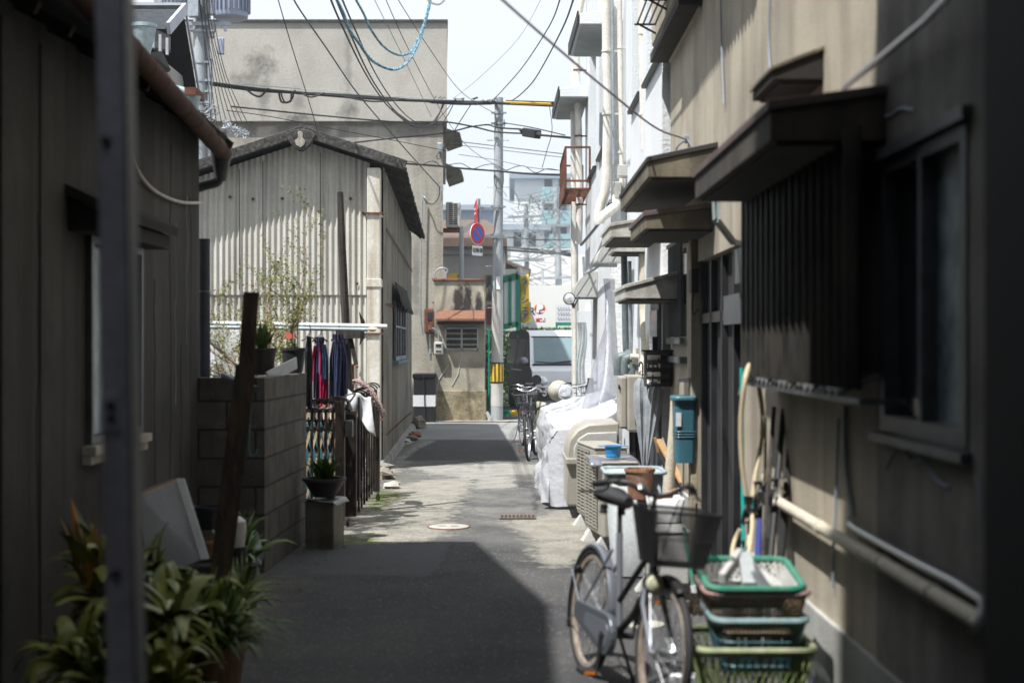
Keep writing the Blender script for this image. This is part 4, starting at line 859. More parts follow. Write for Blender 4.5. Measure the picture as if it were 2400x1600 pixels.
# ================================================================== utility poles
DP = 27.0
lp = thing('utility_pole', 'concrete utility pole with transformers in front of the flat roofed building', 'utility pole', ((461 - 1176) / F * DP, DP, 0), group='utility poles')
bx = (461 - 1176) / F * DP
g = MB(); g.tube([(bx, DP, 0), (bx, DP, 10)], [.165, .13], 20); g.build('shaft', 'pole_con', lp)
for y in (77, 148, 190, 215, 240, 262):
    g = MB(); z = P(0, y, DP).z; g.tube([(bx, DP, z), (bx, DP, z + .05)], .155, 16); g.beam((bx - .2, DP - .1, z + .025), (bx + .22, DP - .1, z + .025), .03, .04); g.build('band', 'galv', lp)
g = MB(); g.tube([(bx + .17, DP - .08, 2), (bx + .17, DP - .08, 10)], .022, 8); g.tube([(bx + .215, DP - .04, 2), (bx + .215, DP - .04, 7)], .018, 8); g.build('conduit', 'galv', lp)
z = P(0, 60, DP).z
g = MB(); g.beam((bx - .25, DP - .17, z), (bx + .62, DP - .17, z), .07, .07); g.beam((bx - .3, DP - .17, z + .9), (bx + .5, DP - .17, z + .9), .07, .07)
for dx in (-.2, .3, .5): g.beam((bx + dx, DP - .17, z - .14), (bx + dx, DP - .17, z), .05, .05)
g.build('crossarm', 'galv', lp, smooth=False)
g = MB(); c = Vector((bx + .38, DP - .2, z - .28)); g.lathe([(.03, -.1), (.06, -.06), (.04, -.02), (.07, .02), (.04, .06), (.05, .1)], c + Vector((-.12, 0, .1)), 10); g.build('insulator', 'off_white', lp)
g = MB(); g.box((c.x - .01, c.y - .06, c.z - .3), (c.x + .1, c.y + .06, c.z)); g.build('cutout_switch', 'transformer', lp, smooth=False, bevel=.01)
def transformer(cx, cy, zb, r):
    g = MB(); g.lathe([(r * .82, -.03), (r * .97, 0), (r, .04), (r, 1.1), (r * .9, 1.15)], (cx, cy, zb), 28); t = g.build('transformer', 'transformer', lp)
    g = MB()
    for k in range(26):
        a = 2 * math.pi * k / 26; d = Vector((math.cos(a), math.sin(a), 0)); p = Vector((cx, cy, zb + .09)) + d * (r + .02); g.beam(p, p + Vector((0, 0, .95)), .014, .05, up=d)
    g.build('cooling_fin', 'transformer', t, smooth=False)
    g = MB(); g.box((cx - r - .12, cy - r * .6, zb + .02), (cx - r + .06, cy - r * .6 + .15, zb + .5)); g.build('control_box', 'galv', t, smooth=False, bevel=.01)
transformer(P(532, 0, DP).x, DP - .1, P(0, 44, DP).z, .33); transformer(P(400, 0, DP).x, DP + .3, P(0, 14, DP).z + .0, .30)
g = MB(); c = P(448, 20, DP - .3); g.box((c.x - .12, c.y - .1, c.z - .16), (c.x + .08, c.y + .1, c.z + .3)); g.build('junction_box', 'galv', lp, smooth=False)
rc = random.Random(2)
for k in range(8):
    g = MB(); x = 462 + k * 4; pts = [P(x - 8 + rc.uniform(-2, 2), -20, DP - .3), P(x + rc.uniform(-2, 4), 60, DP - .35), P(x + 12 + k * 1.5, 150, DP - .35), P(x + 18 + k * 4, 215, DP - .4), P(x + 24 + k * 8, 285, DP - .5), P(x + 35 + k * 9, 303 + k, DP - .6)]
    g.tube(smoothpath(pts, 5), .008, 5); g.build('service_wire', 'cable', lp)
g = MB()
for k in range(70):
    t = rc.random(); c = P(515 + 55 * t + rc.uniform(-8, 8), 287 + 24 * t + rc.uniform(-8, 8), DP - .6); d = Vector((rc.uniform(-1, 1), rc.uniform(-1, 1), rc.uniform(-1, 1))) * .06; g.tube([c - d, c, c + d * .7 + Vector((0, 0, .03))], .007, 4)
for k in range(40):
    if k == 0: g.build('wire_joint', 'cable_pale', lp); g = MB()
    c = P(485 + rc.uniform(-12, 18), 250 + rc.uniform(-8, 18), DP - .4); d = Vector((rc.uniform(-1, 1), rc.uniform(-1, 1), rc.uniform(-1, 1))) * .07; g.tube([c - d, c, c + d], .007, 4)
g.build('wire_joint', 'cable_pale', lp)
g = MB()
for k in range(14):
    c = P(462 + rc.uniform(-20, 22), 262 + rc.uniform(-14, 25), DP - .25); q = [c + Vector((rc.uniform(-.2, .2), rc.uniform(-.1, 0), rc.uniform(-.12, .12))) for i in range(4)]; g.tube(smoothpath(q, 4), .008, 5)
g.build('loose_cable', 'cable', lp)

CP = 29.4; cx0 = P(1141, 968, CP).x; cx1 = P(1146, 225, CP).x; czt = P(0, 225, CP).z
cp = thing('utility_pole', 'slim concrete utility pole with yellow and black band at the road crossing', 'utility pole', (cx0, CP, 0), group='utility poles')
px = lambda z: cx0 + (cx1 - cx0) * z / czt
pr = lambda z: .128 - .04 * z / czt
g = MB(); g.tube([(px(0), CP, 0), (px(czt), CP, czt)], [pr(0), pr(czt)], 22); g.build('shaft', 'pole_con', cp)
def sleeve(z0, z1, e, m, name): 
    g = MB(); g.tube([(px(z0), CP, z0), (px(z1), CP, z1)], [pr(z0) + e, pr(z1) + e], 22); return g.build(name, m, cp)
sleeve(.32, P(0, 666, CP).z, .004, 'pole_pale', 'painted_sleeve')
z0, z1 = P(0, 880, CP).z, P(0, 832, CP).z; sleeve(z0, z1, .008, 'black', 'black_band')
g = MB()
for k in range(10):
    a0 = 2 * math.pi * (k + .2) / 10; a1 = a0 + 2 * math.pi * .6 / 10; r = pr(1) + .011
    for (za, zb) in ((z0 + .035, z1 - .03),):
        q = [(px(1) + r * math.cos(a0 + (a1 - a0) * i / 3), CP + r * math.sin(a0 + (a1 - a0) * i / 3)) for i in range(4)]
        for i in range(3): g.add([(q[i][0], q[i][1], za), (q[i + 1][0], q[i + 1][1], za), (q[i + 1][0], q[i + 1][1], zb), (q[i][0], q[i][1], zb)], [(0, 1, 2, 3)])
g.build('yellow_stripe', 'yellow', cp)
for y in (287, 478, 542, 548, 263):
    z = P(0, y, CP).z; g = MB(); g.tube([(px(z), CP, z), (px(z), CP, z + .05)], pr(z) + .015, 16); g.beam((px(z) - .16, CP - .06, z + .02), (px(z) + .16, CP - .06, z + .02), .03, .035); g.build('band', 'galv', cp)
for y, s in ((323, 1), (430, 1), (612, -1), (707, -1)):
    z = P(0, y, CP).z; g = MB(); g.tube([(px(z) + (.22 if s > 0 else 0), CP - .02, z), (px(z) - .24, CP - .02, z)], .009, 6); g.build('climbing_peg', 'galv', cp)
g = MB(); z = P(0, 672, CP).z; c = P(1144, 650, CP - .12); g.box((c.x - .04, c.y - .01, c.z - .13), (c.x + .045, c.y, c.z + .13)); g.build('number_plate', 'signwhite', cp, smooth=False)
g = MB()
q = [P(1136, 395, CP - .1), P(1136, 420, CP - .13), P(1142, 432, CP - .13), P(1150, 432, CP - .13), P(1156, 420, CP - .13), P(1156, 392, CP - .1)]
g.tube(smoothpath(q, 4), .008, 5); g.build('pole_cable', 'cable', cp); g = MB(); q = [P(1137, 262, CP - .1), P(1140, 285, CP - .13), P(1150, 296, CP - .13), P(1158, 292, CP - .13), P(1158, 275, CP - .13)]; g.tube(smoothpath(q, 4), .009, 5); g.build('pole_cable', 'cable', cp)

# no parking sign on its bracket
sg = thing('no_parking_sign', 'round red and blue no parking sign with white plate below', 'road sign', P(1098, 590, 29))
sx = P(1100, 0, 29).x
g = MB(); g.tube([(sx, 29.06, P(0, 552, 29).z), (sx, 29.06, P(0, 456, 29).z)], .03, 12); g.build('post', 'galv', sg)
for y in (477, 541):
    z = P(0, y, 29).z; g = MB(); g.beam((sx, 29.1, z), (px(z), CP - .1, z - .01), .04, .05); g.build('bracket', 'galv', sg, smooth=False)
ang = R(50); U = Vector((math.cos(ang), math.sin(ang), 0)); NN = Vector((U.y, -U.x, 0)); cs = P(1097, 537, 28.95); ZZ = Vector((0, 0, 1))
def disc(r, off, m, nm, inner=0):
    g = MB(); n = 48; o = cs + NN * off
    if inner:
        vs = []; 
        for k in range(n):
            a = 2 * math.pi * k / n; d = U * math.cos(a) + ZZ * math.sin(a); vs += [o + d * r, o + d * inner]
        g.add(vs, [(2 * k, 2 * ((k + 1) % n), 2 * ((k + 1) % n) + 1, 2 * k + 1) for k in range(n)])
    else: g.extr([o + (U * math.cos(2 * math.pi * k / n) + ZZ * math.sin(2 * math.pi * k / n)) * r for k in range(n)], -NN * .012)
    return g.build(nm, m, sg, smooth=False)
rs = .222
disc(rs, .0, 'signwhite', 'disc'); disc(rs * .96, .004, 'red', 'red_ring'); disc(rs * .66, .008, 'blue', 'blue_field')
g = MB(); a = cs + NN * .009 + (-U + ZZ).normalized() * rs * .72; b = cs + NN * .009 - (-U + ZZ).normalized() * rs * .72; g.beam(a, b, .045, .006, up=NN); g.build('red_slash', 'red', sg, smooth=False)
pc = P(1097, 576, 28.95); g = MB(); uw = U * .155; hh = ZZ * .10
g.extr([pc - uw - hh, pc + uw - hh, pc + uw + hh, pc - uw + hh], -NN * .01); g.build('plate', 'signwhite', sg, smooth=False, bevel=.004)
text('自動車', .105, 'black', sg, XF(pc + NN * .003, U, ZZ), bold=.0015)
sg2 = thing('red_sign', 'narrow red road sign seen almost edge on above the no parking sign', 'road sign', P(1100, 520, 29.1))
c = P(1093, 490, 29.05); U2 = Vector((math.cos(R(-84)), math.sin(R(-84)), 0)); 
g = MB(); g.extr([c - U2 * .28 - ZZ * .26, c + U2 * .28 - ZZ * .24, c + U2 * .28 + ZZ * .26, c - U2 * .28 + ZZ * .2], Vector((-.012, 0, 0))); g.build('plate', 'red', sg2, smooth=False)
g = MB(); n2 = Vector((-1, -.2, 0)).normalized() * .016
for k in range(2): q = c + n2 - Vector((.002, 0, 0)) + ZZ * (.08 - k * .09); g.beam(q - U2 * .13, q + U2 * .13, .004, .04)
g.build('white_mark', 'signwhite', sg2, smooth=False)

# ================================================================== wall fittings on the concrete buildings
mb_ = thing('meter_box', 'rusty red meter box on the flat concrete building', 'box', P(986, 768, 29.95))
a = P(974, 766, 29.9); b = P(999, 708, 29.9)
g = MB(); g.box((a.x, 29.93, a.z), (b.x, 30.12, b.z)); g.build('case', 'rust', mb_, smooth=False, bevel=.035)
g = MB(); g.box((a.x + .07, 29.918, a.z + .28), (b.x - .06, 29.93, b.z - .08)); g.build('glass', 'glass_dark', mb_, smooth=False, bevel=.01)
g = MB(); g.box((a.x + .08, 29.915, a.z + .08), (b.x - .07, 29.93, a.z + .17)); g.build('plate', 'rust_tile', mb_, smooth=False)
em = thing('electric_meter', 'pale electricity meter on the wall left of the annex window', 'meter', P(1007, 815, 29.2))
a = P(997, 815, 29.2); b = P(1018, 785, 29.2)
g = MB(); g.box((a.x, 29.12, a.z), (b.x, 29.3, b.z)); g.build('case', 'off_white', em, smooth=False, bevel=.03)
g = MB(); g.box((a.x + .04, 29.11, b.z - .1), (b.x - .04, 29.12, b.z - .05)); g.box((a.x + .04, 29.11, a.z + .07), (b.x - .04, 29.12, a.z + .09)); g.build('dial', 'black', em, smooth=False)
g = MB(); g.tube([P(1007, 785, 29.25), P(1007, 762, 29.25), P(1000, 757, 29.25), P(992, 753, 29.25)], .02, 8); g.build('pipe', 'galv', em)
cd = thing('wall_conduit', 'long pale vertical conduit on the flat concrete building', 'pipe', P(968, 770, 30))
g = MB(); g.tube(smoothpath([P(971, 770, 30), P(966, 720, 30), P(967, 600, 30), P(970, 460, 30), P(972, 451, 30), P(976, 456, 29.95), P(980, 470, 29.95)], 4), .018, 8); g.build('pipe', 'galv', cd)
cd2 = thing('wall_conduit', 'hooked conduit rising from the meter beside the annex', 'pipe', P(1000, 720, 29.9))
g = MB(); g.tube(smoothpath([P(998, 715, 29.9), P(998, 660, 29.9), P(999, 630, 29.9), P(1008, 617, 29.9), P(1022, 616, 29.9), P(1028, 622, 29.9), P(1024, 628, 29.9)], 4), .016, 8); g.build('pipe', 'galv', cd2)
for q, y in ((cd2, 640), (cd2, 695)):
    g = MB(); c = P(998, y, 29.88); g.box((c.x - .05, c.y - .02, c.z - .012), (c.x + .05, c.y + .1, c.z + .012)); g.build('clip', 'rust', q, smooth=False)
cd3 = thing('stub_pipe', 'short grey pipe with a fitting under the rusty meter box', 'pipe', P(988, 830, 29.9))
g = MB(); g.tube([P(988, 768, 29.95), P(989, 800, 29.95), P(989, 828, 29.95)], .022, 8); g.build('pipe', 'grey_pipe', cd3)
g = MB(); g.tube([P(989, 800, 29.95), P(989, 812, 29.95)], .03, 8); g.build('fitting', 'galv', cd3)
# insulator fitting at the corner where drop wires land
wf_ = thing('wire_bracket', 'small wire bracket on the right corner of the concrete building', 'bracket', P(1012, 470, 29.9))
g = MB(); g.beam(P(1013, 428, 30), P(1013, 437, 30), .1, .1); g.build('clamp', 'galv', wf_, smooth=False)
g = MB(); g.tube(smoothpath([P(1010, 430, 29.9), P(1008, 452, 29.9), P(996, 468, 29.9), P(982, 466, 29.9), P(974, 455, 29.9)], 5), .012, 6); g.build('wire', 'cable', wf_)
g = MB(); g.tube([P(1014, 436, 29.95), P(1014, 470, 29.95)], .02, 6); g.build('strap', 'cable_pale', wf_)
wf2 = thing('corner_insulator', 'grey cable fitting on the building corner between the side hoods', 'fitting', P(1010, 362, 29.9))
g = MB(); a = P(1005, 350, 30); g.box((a.x, 29.95, a.z), (a.x + .1, 30.1, a.z + .2)); g.build('body', 'galv', wf2, smooth=False, bevel=.02)
g = MB(); g.tube(smoothpath([P(1010, 350, 29.9), P(1003, 358, 29.9), P(1006, 366, 29.9), P(1013, 360, 29.9), P(1010, 350, 29.9)], 4), .009, 6); g.build('loop', 'cable', wf2)
# AC unit on the side of the building
def ac_unit(name, label, loc, rz, w=.78, d=.29, h=.54, group=None, m='ac_beige', feet=True, sid='front'):
    """front grille faces local -y; origin at floor centre; body lifted on feet"""
    t = thing(name, label, 'air conditioner', loc, rz, group); z0 = .1 if feet else 0
    g = MB(); g.box((-w / 2, -d / 2, z0), (w / 2, d / 2, z0 + h)); g.build('casing', m, t, world=False, smooth=False, bevel=.014)
    g = MB(); g.box((-w / 2 - .006, -d / 2 - .006, z0 + h), (w / 2 + .006, d / 2 + .006, z0 + h + .018)); g.build('lid', m, t, world=False, smooth=False, bevel=.006)
    g = MB(); g.box((-w / 2 + .04, -d / 2 - .004, z0 + .04), (w / 2 - .22, -d / 2 - .0005, z0 + h - .03)); gb = g.build('grille_opening', 'ac_dark', t, world=False, smooth=False)
    g = MB()
    for k in range(19): z = z0 + .05 + k * (h - .09) / 18; g.beam((-w / 2 + .04, -d / 2 - .008, z), (w / 2 - .22, -d / 2 - .008, z), .006, .010)
    for k in range(4): x = -w / 2 + .05 + k * (w - .28) / 3; g.beam((x, -d / 2 - .012, z0 + .04), (x, -d / 2 - .012, z0 + h - .03), .010, .006, up=(0, 1, 0))
    g.build('grille', m, gb, world=False, smooth=False)
    if feet:
        for x in (-w / 2 + .12, w / 2 - .12):
            g = MB(); g.hexa([(x - .06, -d / 2 - .06, 0), (x + .06, -d / 2 - .06, 0), (x + .06, d / 2 + .04, 0), (x - .06, d / 2 + .04, 0)], [(x - .035, -d / 2 + .01, .1), (x + .035, -d / 2 + .01, .1), (x + .035, d / 2, .1), (x - .035, d / 2, .1)]); g.build('foot', 'off_white', t, world=False, smooth=False)
    return t
wa = thing('wall_air_conditioner', 'air conditioner unit hung on the side of the concrete building', 'air conditioner', P(1040, 525, 30.3))
a = P(1024, 522, 30.3); b = P(1057, 464, 30.3)
g = MB(); g.box((a.x, 30.3, a.z), (b.x, 30.85, b.z)); g.build('casing', 'off_white', wa, smooth=False, bevel=.02)
g = MB()
for k in range(11):
    z = a.z + .06 + k * .042
    for (u, v) in ((.22, .50), (.54, .8)): g.box((a.x + (b.x - a.x) * u, 30.292, z), (a.x + (b.x - a.x) * v, 30.2995, z + .024))
g.build('grille_slots', 'ac_dark', wa, smooth=False)
g = MB(); g.box((a.x - .1, 30.4, a.z - .08), (b.x - .02, 30.8, a.z - .01)); g.build('shelf', 'rust', wa, smooth=False)

# black bin with white band
bn = thing('banded_bin', 'black bin with a white band standing by the concrete building', 'bin', ((-1.79, 29.25, 0)))
a = P(950, 0, 29); b = P(999, 0, 29)
g = MB(); g.box((a.x, 28.95, 0), (b.x, 29.5, .98)); g.build('body', 'black', bn, smooth=False, bevel=.02)
g = MB(); g.box((a.x - .01, 28.94, .33), (b.x + .01, 29.51, .56)); g.build('white_band', 'white', bn, smooth=False)
g = MB(); g.box((a.x - .02, 28.93, .9), (b.x + .02, 29.52, 1.0)); g.build('lid', 'van_dark', bn, smooth=False, bevel=.02)
g = MB(); g.tube([(-1.8, 28.93, .98), (-1.78, 28.92, .5), (-1.77, 28.93, .05)], .01, 6); g.build('strap', 'cable', bn)
wp = MB(); wp.lathe([(.03, -.1), (.045, 0), (.03, .12)], (-.47, 29.2, .1), 10, ax=(-.4, 0, .9)); wp.lathe([(.05, -.02), (.05, .06)], (-.45, 29.2, .04), 10); tag(wp.build('drain_elbow', 'off_white'), 'white plastic pipe elbow at the foot of the annex corner', 'pipe')

# ================================================================== van
vn = thing('van', 'silver van with painted-in dark side reflection and pale bonnet parked beyond the crossing', 'van', (.97, 34.8, 0), rz=R(9))
VW, VL, VH = 1.72, 4.4, 1.93
def vs_(y):  # side profile (y: 0 front .. VL rear) roof height
    return VH
prof = [(0, .35), (-.02, .62), (.05, .98), (.32, 1.08), (.95, 1.80), (1.15, 1.88), (1.6, VH), (3.4, VH), (4.1, 1.86), (4.3, 1.7), (4.38, 1.0), (4.38, .35)]
g = MB(); hw = VW / 2; k = len(prof)
# body shell with tumblehome
def ring(x, inset):
    out = []
    for y, z in prof:
        ins = inset * max(0, (z - 1.05) / .9); out.append((x - math.copysign(ins, x), y - VL / 2, z))
    return out
A_ = ring(-hw, .12); B_ = ring(hw, .12)
g.add(A_ + B_, [tuple(range(k))[::-1], tuple(range(k, 2 * k))])
sd = g.build('side_panels', 'van_dark', vn, world=False, smooth=False)  # dark reflection on the silver side put into the colour
g = MB(); g.add(A_ + B_, [(i, (i + 1) % k, (i + 1) % k + k, i + k) for i in range(k)]); g.build('body', 'van_silver', vn, world=False, angle=25)
def inset_pt(x, y, z, e=.0): return (x - math.copysign(.12 * max(0, (z - 1.05) / .9) - e, x), y - VL / 2, z)
for (ya, yb, yc, yd) in ((.50, 1.18, 1.02, 1.18), (1.30, 2.45, 1.30, 2.45), (2.6, 4.0, 2.6, 3.9)):
    for sx_ in (-1, 1):
        g = MB(); q = [inset_pt(sx_ * hw, ya, 1.12, .006), inset_pt(sx_ * hw, yb, 1.12, .006), inset_pt(sx_ * hw, yd, 1.72, .006), inset_pt(sx_ * hw, yc, 1.72, .006)]; g.add(q, [(0, 1, 2, 3)]); g.build('side_window', 'van_glass', vn, world=False, smooth=False)
g = MB(); yz = lambda t: (.345 + .58 * t, 1.115 + .64 * t); q = []
for t, xx in ((.03, .76), (.97, .68)):
    y, z = yz(t); q += [(-xx, y - VL / 2 - .014, z + .012), (xx, y - VL / 2 - .014, z + .012)]
g.add(q, [(0, 1, 3, 2)]); ws = g.build('windscreen', 'windscreen', vn, world=False, smooth=False)
g = MB(); q = [(x, yz(t)[0] - VL / 2 - .02, yz(t)[1] + .016) for x, t in ((-.3, .06), (.1, .12), (.6, .10))]; g.tube(q, .012, 5); q = [(x, yz(t)[0] - VL / 2 - .02, yz(t)[1] + .016) for x, t in ((-.72, .1), (-.3, .05), (.1, .07))]; g.tube(q, .01, 5); g.build('wiper', 'black', ws, world=False)
g = MB()
for t in (0.0, 1.0):
    y, z = yz(t); g.beam((-.8 + .08 * t, y - VL / 2 - .01, z + .008), (.8 - .08 * t, y - VL / 2 - .01, z + .008), .02, .04)
g.build('windscreen_seal', 'black', ws, world=False, smooth=False)
for sx_ in (-1, 1):
    g = MB(); g.blob((sx_ * (hw + .13), .42 - VL / 2, 1.2), (.11, .06, .1), 8, 0); g.beam((sx_ * hw, .5 - VL / 2, 1.12), (sx_ * (hw + .1), .45 - VL / 2, 1.15), .05, .05); g.build('mirror', 'silver_paint' , vn, world=False)
    g = MB(); g.blob((sx_ * .66, .0 - VL / 2, .74), (.17, .06, .13), 8, 0); g.build('headlight', 'lamp_glass', vn, world=False)
    for yy in (.75, 3.6):
        g = MB(); g.lathe([(.2, -.1), (.31, -.09), (.33, -.04), (.33, .05), (.31, .09), (.2, .1)], (sx_ * (hw - .1), yy - VL / 2, .33), 22, ax=(1, 0, 0)); w_ = g.build('wheel', 'black_rubber', vn, world=False)
        g = MB(); g.lathe([(.05, .0), (.18, -.01), (.2, .02)], (sx_ * (hw + .0), yy - VL / 2, .33), 16, ax=(sx_, 0, 0)); g.build('rim', 'steel', w_, world=False)
g = MB(); g.box((-.72, -VL / 2 - .03, .3), (.72, -VL / 2 + .02, .5)); g.box((-.45, -VL / 2 - .03, .62), (.45, -VL / 2 - .01, .72)); g.build('grille', 'black', vn, world=False, smooth=False)
g = MB(); g.box((-.17, -VL / 2 - .045, .42), (.17, -VL / 2 - .031, .58)); g.build('licence_plate', 'yellow', vn, world=False, smooth=False)
for sx_ in (-1, 1):
    g = MB(); g.beam((sx_ * (hw + .012), 1.4 - VL / 2, .98), (sx_ * (hw + .012), 4.2 - VL / 2, .98), .012, .02); g.build('side_moulding', 'steel', vn, world=False, smooth=False)

# wheel stop blocks green / yellow
for k, (x, m, lb) in enumerate(((P(1164, 942, 31.5).x, 'green_paint', 'green block on the ground behind the utility pole'), (P(1182, 940, 31.2).x, 'yellow', 'yellow block on the ground beside the van wheel'))):
    g = MB(); g.box((x - .1, 31.3, .0), (x + .1, 31.6, .14)); tag(g.build('kerb_block', m, smooth=False, bevel=.02), lb, 'block')

# ================================================================== beyond the crossing
fc = thing('green_fence', 'green mesh fence with a rail behind the annex', 'fence', (0, 30.6, 0))
g = MB()
for z in (.45, 1.42, 1.9): g.tube([(-1.4, 31.0, z), (-.15, 31.0, z)], .02, 8)
g.build('rail', 'green_paint', fc)
for x in (-.5,):
    g = MB(); g.tube([(x, 31.0, 0), (x, 31.0, 1.93)], .025, 8); g.build('post', 'green_paint', fc)
g = MB(); g.tube([(-.6, 38.9, 1.93), (9, 38.9, 1.93)], .035, 8); g.tube([(-.6, 38.9, .3), (9, 38.9, .3)], .02, 8)
for k in range(9): g.tube([(-.5 + k * 1.15, 38.9, 0), (-.5 + k * 1.15, 38.9, 2.3 if k == 2 else 2.0)], .03, 8)
f2 = g.build('green_railing', 'green_paint'); tag(f2, 'green railing running behind the van', 'railing')
def leafmass(name, m, boxmin, boxmax, n, s, seed, parent=None, clump=.35):
    r = random.Random(seed); g = MB(); cl = [Vector([r.uniform(boxmin[i], boxmax[i]) for i in range(3)]) for _ in range(max(6, n // 90))]
    for i in range(n):
        if r.random() < clump: c = r.choice(cl) + Vector((r.gauss(0, .12), r.gauss(0, .12), r.gauss(0, .12)))
        else: c = Vector([r.uniform(boxmin[i], boxmax[i]) for i in range(3)])
        a = Vector((r.uniform(-1, 1), r.uniform(-1, 1), r.uniform(-1, 1))).normalized(); b = a.cross(Vector((r.uniform(-1, 1), r.uniform(-1, 1), r.uniform(-1, 1)))).normalized(); L_ = s * r.uniform(.6, 1.3)
        g.add([c - a * L_, c + b * L_ * .5, c + a * L_, c - b * L_ * .5], [(0, 1, 2, 3)])
    return g.build(name, m, parent, smooth=False)
hg = thing('hedge', 'bright green hedge growing through the fence behind the annex', 'hedge', (-.7, 31.3, 0))
leafmass('foliage', 'leaf_hedge', (-1.3, 31.05, .3), (-.1, 31.6, 1.75), 3800, .05, 3, hg)
g = MB(); rr = random.Random(8)
for k in range(14): x = rr.uniform(-1.2, -.2); g.tube([(x, 31.3, 0), (x + rr.uniform(-.1, .1), 31.3, 1.0), (x + rr.uniform(-.2, .2), 31.3, 1.6)], .012, 5)
g.build('stem', 'bark', hg)
hg = thing('shrub_row', 'low dark shrubs beside the round parking sign', 'shrub', (1.5, 47, 0))
leafmass('foliage', 'leaf_hedge', (.2, 47, 1.5), (3.2, 48.2, 2.12), 2200, .09, 5, hg)
g = MB(); 
for k in range(8): g.tube([(.3 + k * .38, 47.5, 0), (.3 + k * .38, 47.5, 1.9)], .03, 5)
g.build('stem', 'bark', hg)

# green framed board and yellow banner
gs = thing('green_signboard', 'green framed signboard with white panels behind the utility pole', 'sign', P(1180, 790, 36))
D_ = 36.0
def bx_(mb, x0, x1, y0, y1, d, t=.1): a = P(x0, y1, d); b = P(x1, y0, d); mb.box((a.x, d, a.z), (b.x, d + t, b.z))
g = MB(); bx_(g, 1185, 1195, 622, 790, D_, .12); bx_(g, 1168, 1175, 636, 748, D_, .06); bx_(g, 1152, 1158, 640, 748, D_, .06)
g.hexa([P(1128, 764, D_ + 0), P(1190, 750, D_), P(1190, 750, D_ + .12), P(1128, 764, D_ + .12)], [P(1128, 750, D_ + 0), P(1190, 738, D_), P(1190, 738, D_ + .12), P(1128, 750, D_ + .12)])
g.hexa([P(1128, 656, D_ + 0), P(1190, 642, D_), P(1190, 642, D_ + .12), P(1128, 656, D_ + .12)], [P(1128, 640, D_ + 0), P(1190, 626, D_), P(1190, 626, D_ + .12), P(1128, 640, D_ + .12)])
g.build('frame', 'green_paint', gs, smooth=False)
g = MB(); bx_(g, 1156, 1168, 648, 744, D_ + .04, .02); bx_(g, 1174, 1186, 644, 742, D_ + .04, .02); g.build('panel', 'white', gs, smooth=False)
g = MB(); g.beam(P(1146, 634, D_ - .1), P(1192, 622, D_ - .1), .05, .05); g.blob(P(1194, 623, D_ - .1), .1, 6, .2); g.build('lamp_bar', 'off_white', gs, smooth=False)
bn_ = thing('yellow_banner', 'tall yellow banner with vertical lettering beside the green signboard', 'banner', P(1204, 750, 36.2))
g = MB()
def bf(u, v):
    x0, x1 = 1194 + 2 * v, 1214 + 2 * v + 8 * max(0, v - .45) ; return P(x0 + (x1 - x0) * u, 632 + 108 * v + 2 * math.sin(u * 5), 36.1 + .06 * math.sin(v * 9 + u * 3))
g.grid(bf, 6, 20); g.build('cloth', 'banner_yellow', bn_, solid=.01)
for ch, y in zip('カーシェア', (648, 668, 690, 710, 727)):
    if ch == 'ー': text('|', .20, 'navy', bn_, XF(P(1206, y, 35.95), (1, 0, 0), (0, 0, 1)), bold=.006)
    else: text(ch, .20, 'navy', bn_, XF(P(1206, y, 35.95), (1, 0, 0), (0, 0, 1)), bold=.006)
g = MB(); g.tube([P(1193, 628, 36.15), P(1196, 790, 36.15)], .02, 6); g.build('pole', 'black', bn_)
ps = thing('parking_sign', 'round white sign with red P and yellow rim above a red arrow', 'sign', P(1240, 770, 44))
def dsk(cx, cy, r, d, m, nm, par):
    c = P(cx, cy, d); g = MB(); g.extr([c + Vector((math.cos(2 * math.pi * k / 36) * r, 0, math.sin(2 * math.pi * k / 36) * r)) for k in range(36)], (0, .03, 0)); return g.build(nm, m, par, smooth=False)
pr_ = 13 / F * 44
dsk(1240, 709, pr_, 44, 'yellow', 'rim', ps); dsk(1240, 709, pr_ * .9, 43.96, 'red', 'red_disc', ps)
text('P', .34, 'signwhite', ps, XF(P(1239, 709, 43.9), (1, 0, -.12), (.12, 0, 1)), bold=.03)
text('OFF', .07, 'signwhite', ps, XF(P(1246, 716, 43.9), (1, 0, .15), (-.15, 0, 1)), bold=.006)
g = MB(); bx_(g, 1231, 1253, 731, 740, 44, .04); g.build('arrow_board', 'red', ps, smooth=False)
g = MB(); bx_(g, 1231, 1237, 732, 739, 43.97, .01); g.build('pale_square', 'red', ps, smooth=False)
text('→', .2, 'signwhite', ps, XF(P(1246, 736, 43.9), (1, 0, 0), (0, 0, 1)), bold=.012)
ib = thing('notice_board', 'white notice board on posts near the far parking entrance', 'sign', P(1300, 780, 46))
g = MB(); bx_(g, 1276, 1312, 700, 740, 46, .04); g.build('board', 'white', ib, smooth=False)
for i, y in enumerate((706, 717, 728)):
    g = MB()
    for k in range(5): bx_(g, 1281 + k * 6, 1284 + k * 6 + (k * i) % 2, y, y + 3, 45.97, .01)
    g.build('lettering', 'apt_grey', ib, smooth=False)
g = MB(); bx_(g, 1276, 1312, 740, 748, 46, .04); g.build('green_strip', 'green_paint', ib, smooth=False)
g = MB(); bx_(g, 1277, 1281, 720, 800, 46.02, .04); g.build('leg', 'green_paint', ib, smooth=False)
ns = thing('navy_sign', 'small navy sign on the white wall left of the round parking sign', 'sign', P(1220, 725, 46.5))
g = MB(); bx_(g, 1208, 1219, 694, 712, 46.5, .05); g.build('board', 'navy', ns, smooth=False)
text('JR', .34, 'navy', ns, XF(P(1219, 716, 46.4), (1, 0, 0), (0, 0, 1)), bold=.012)

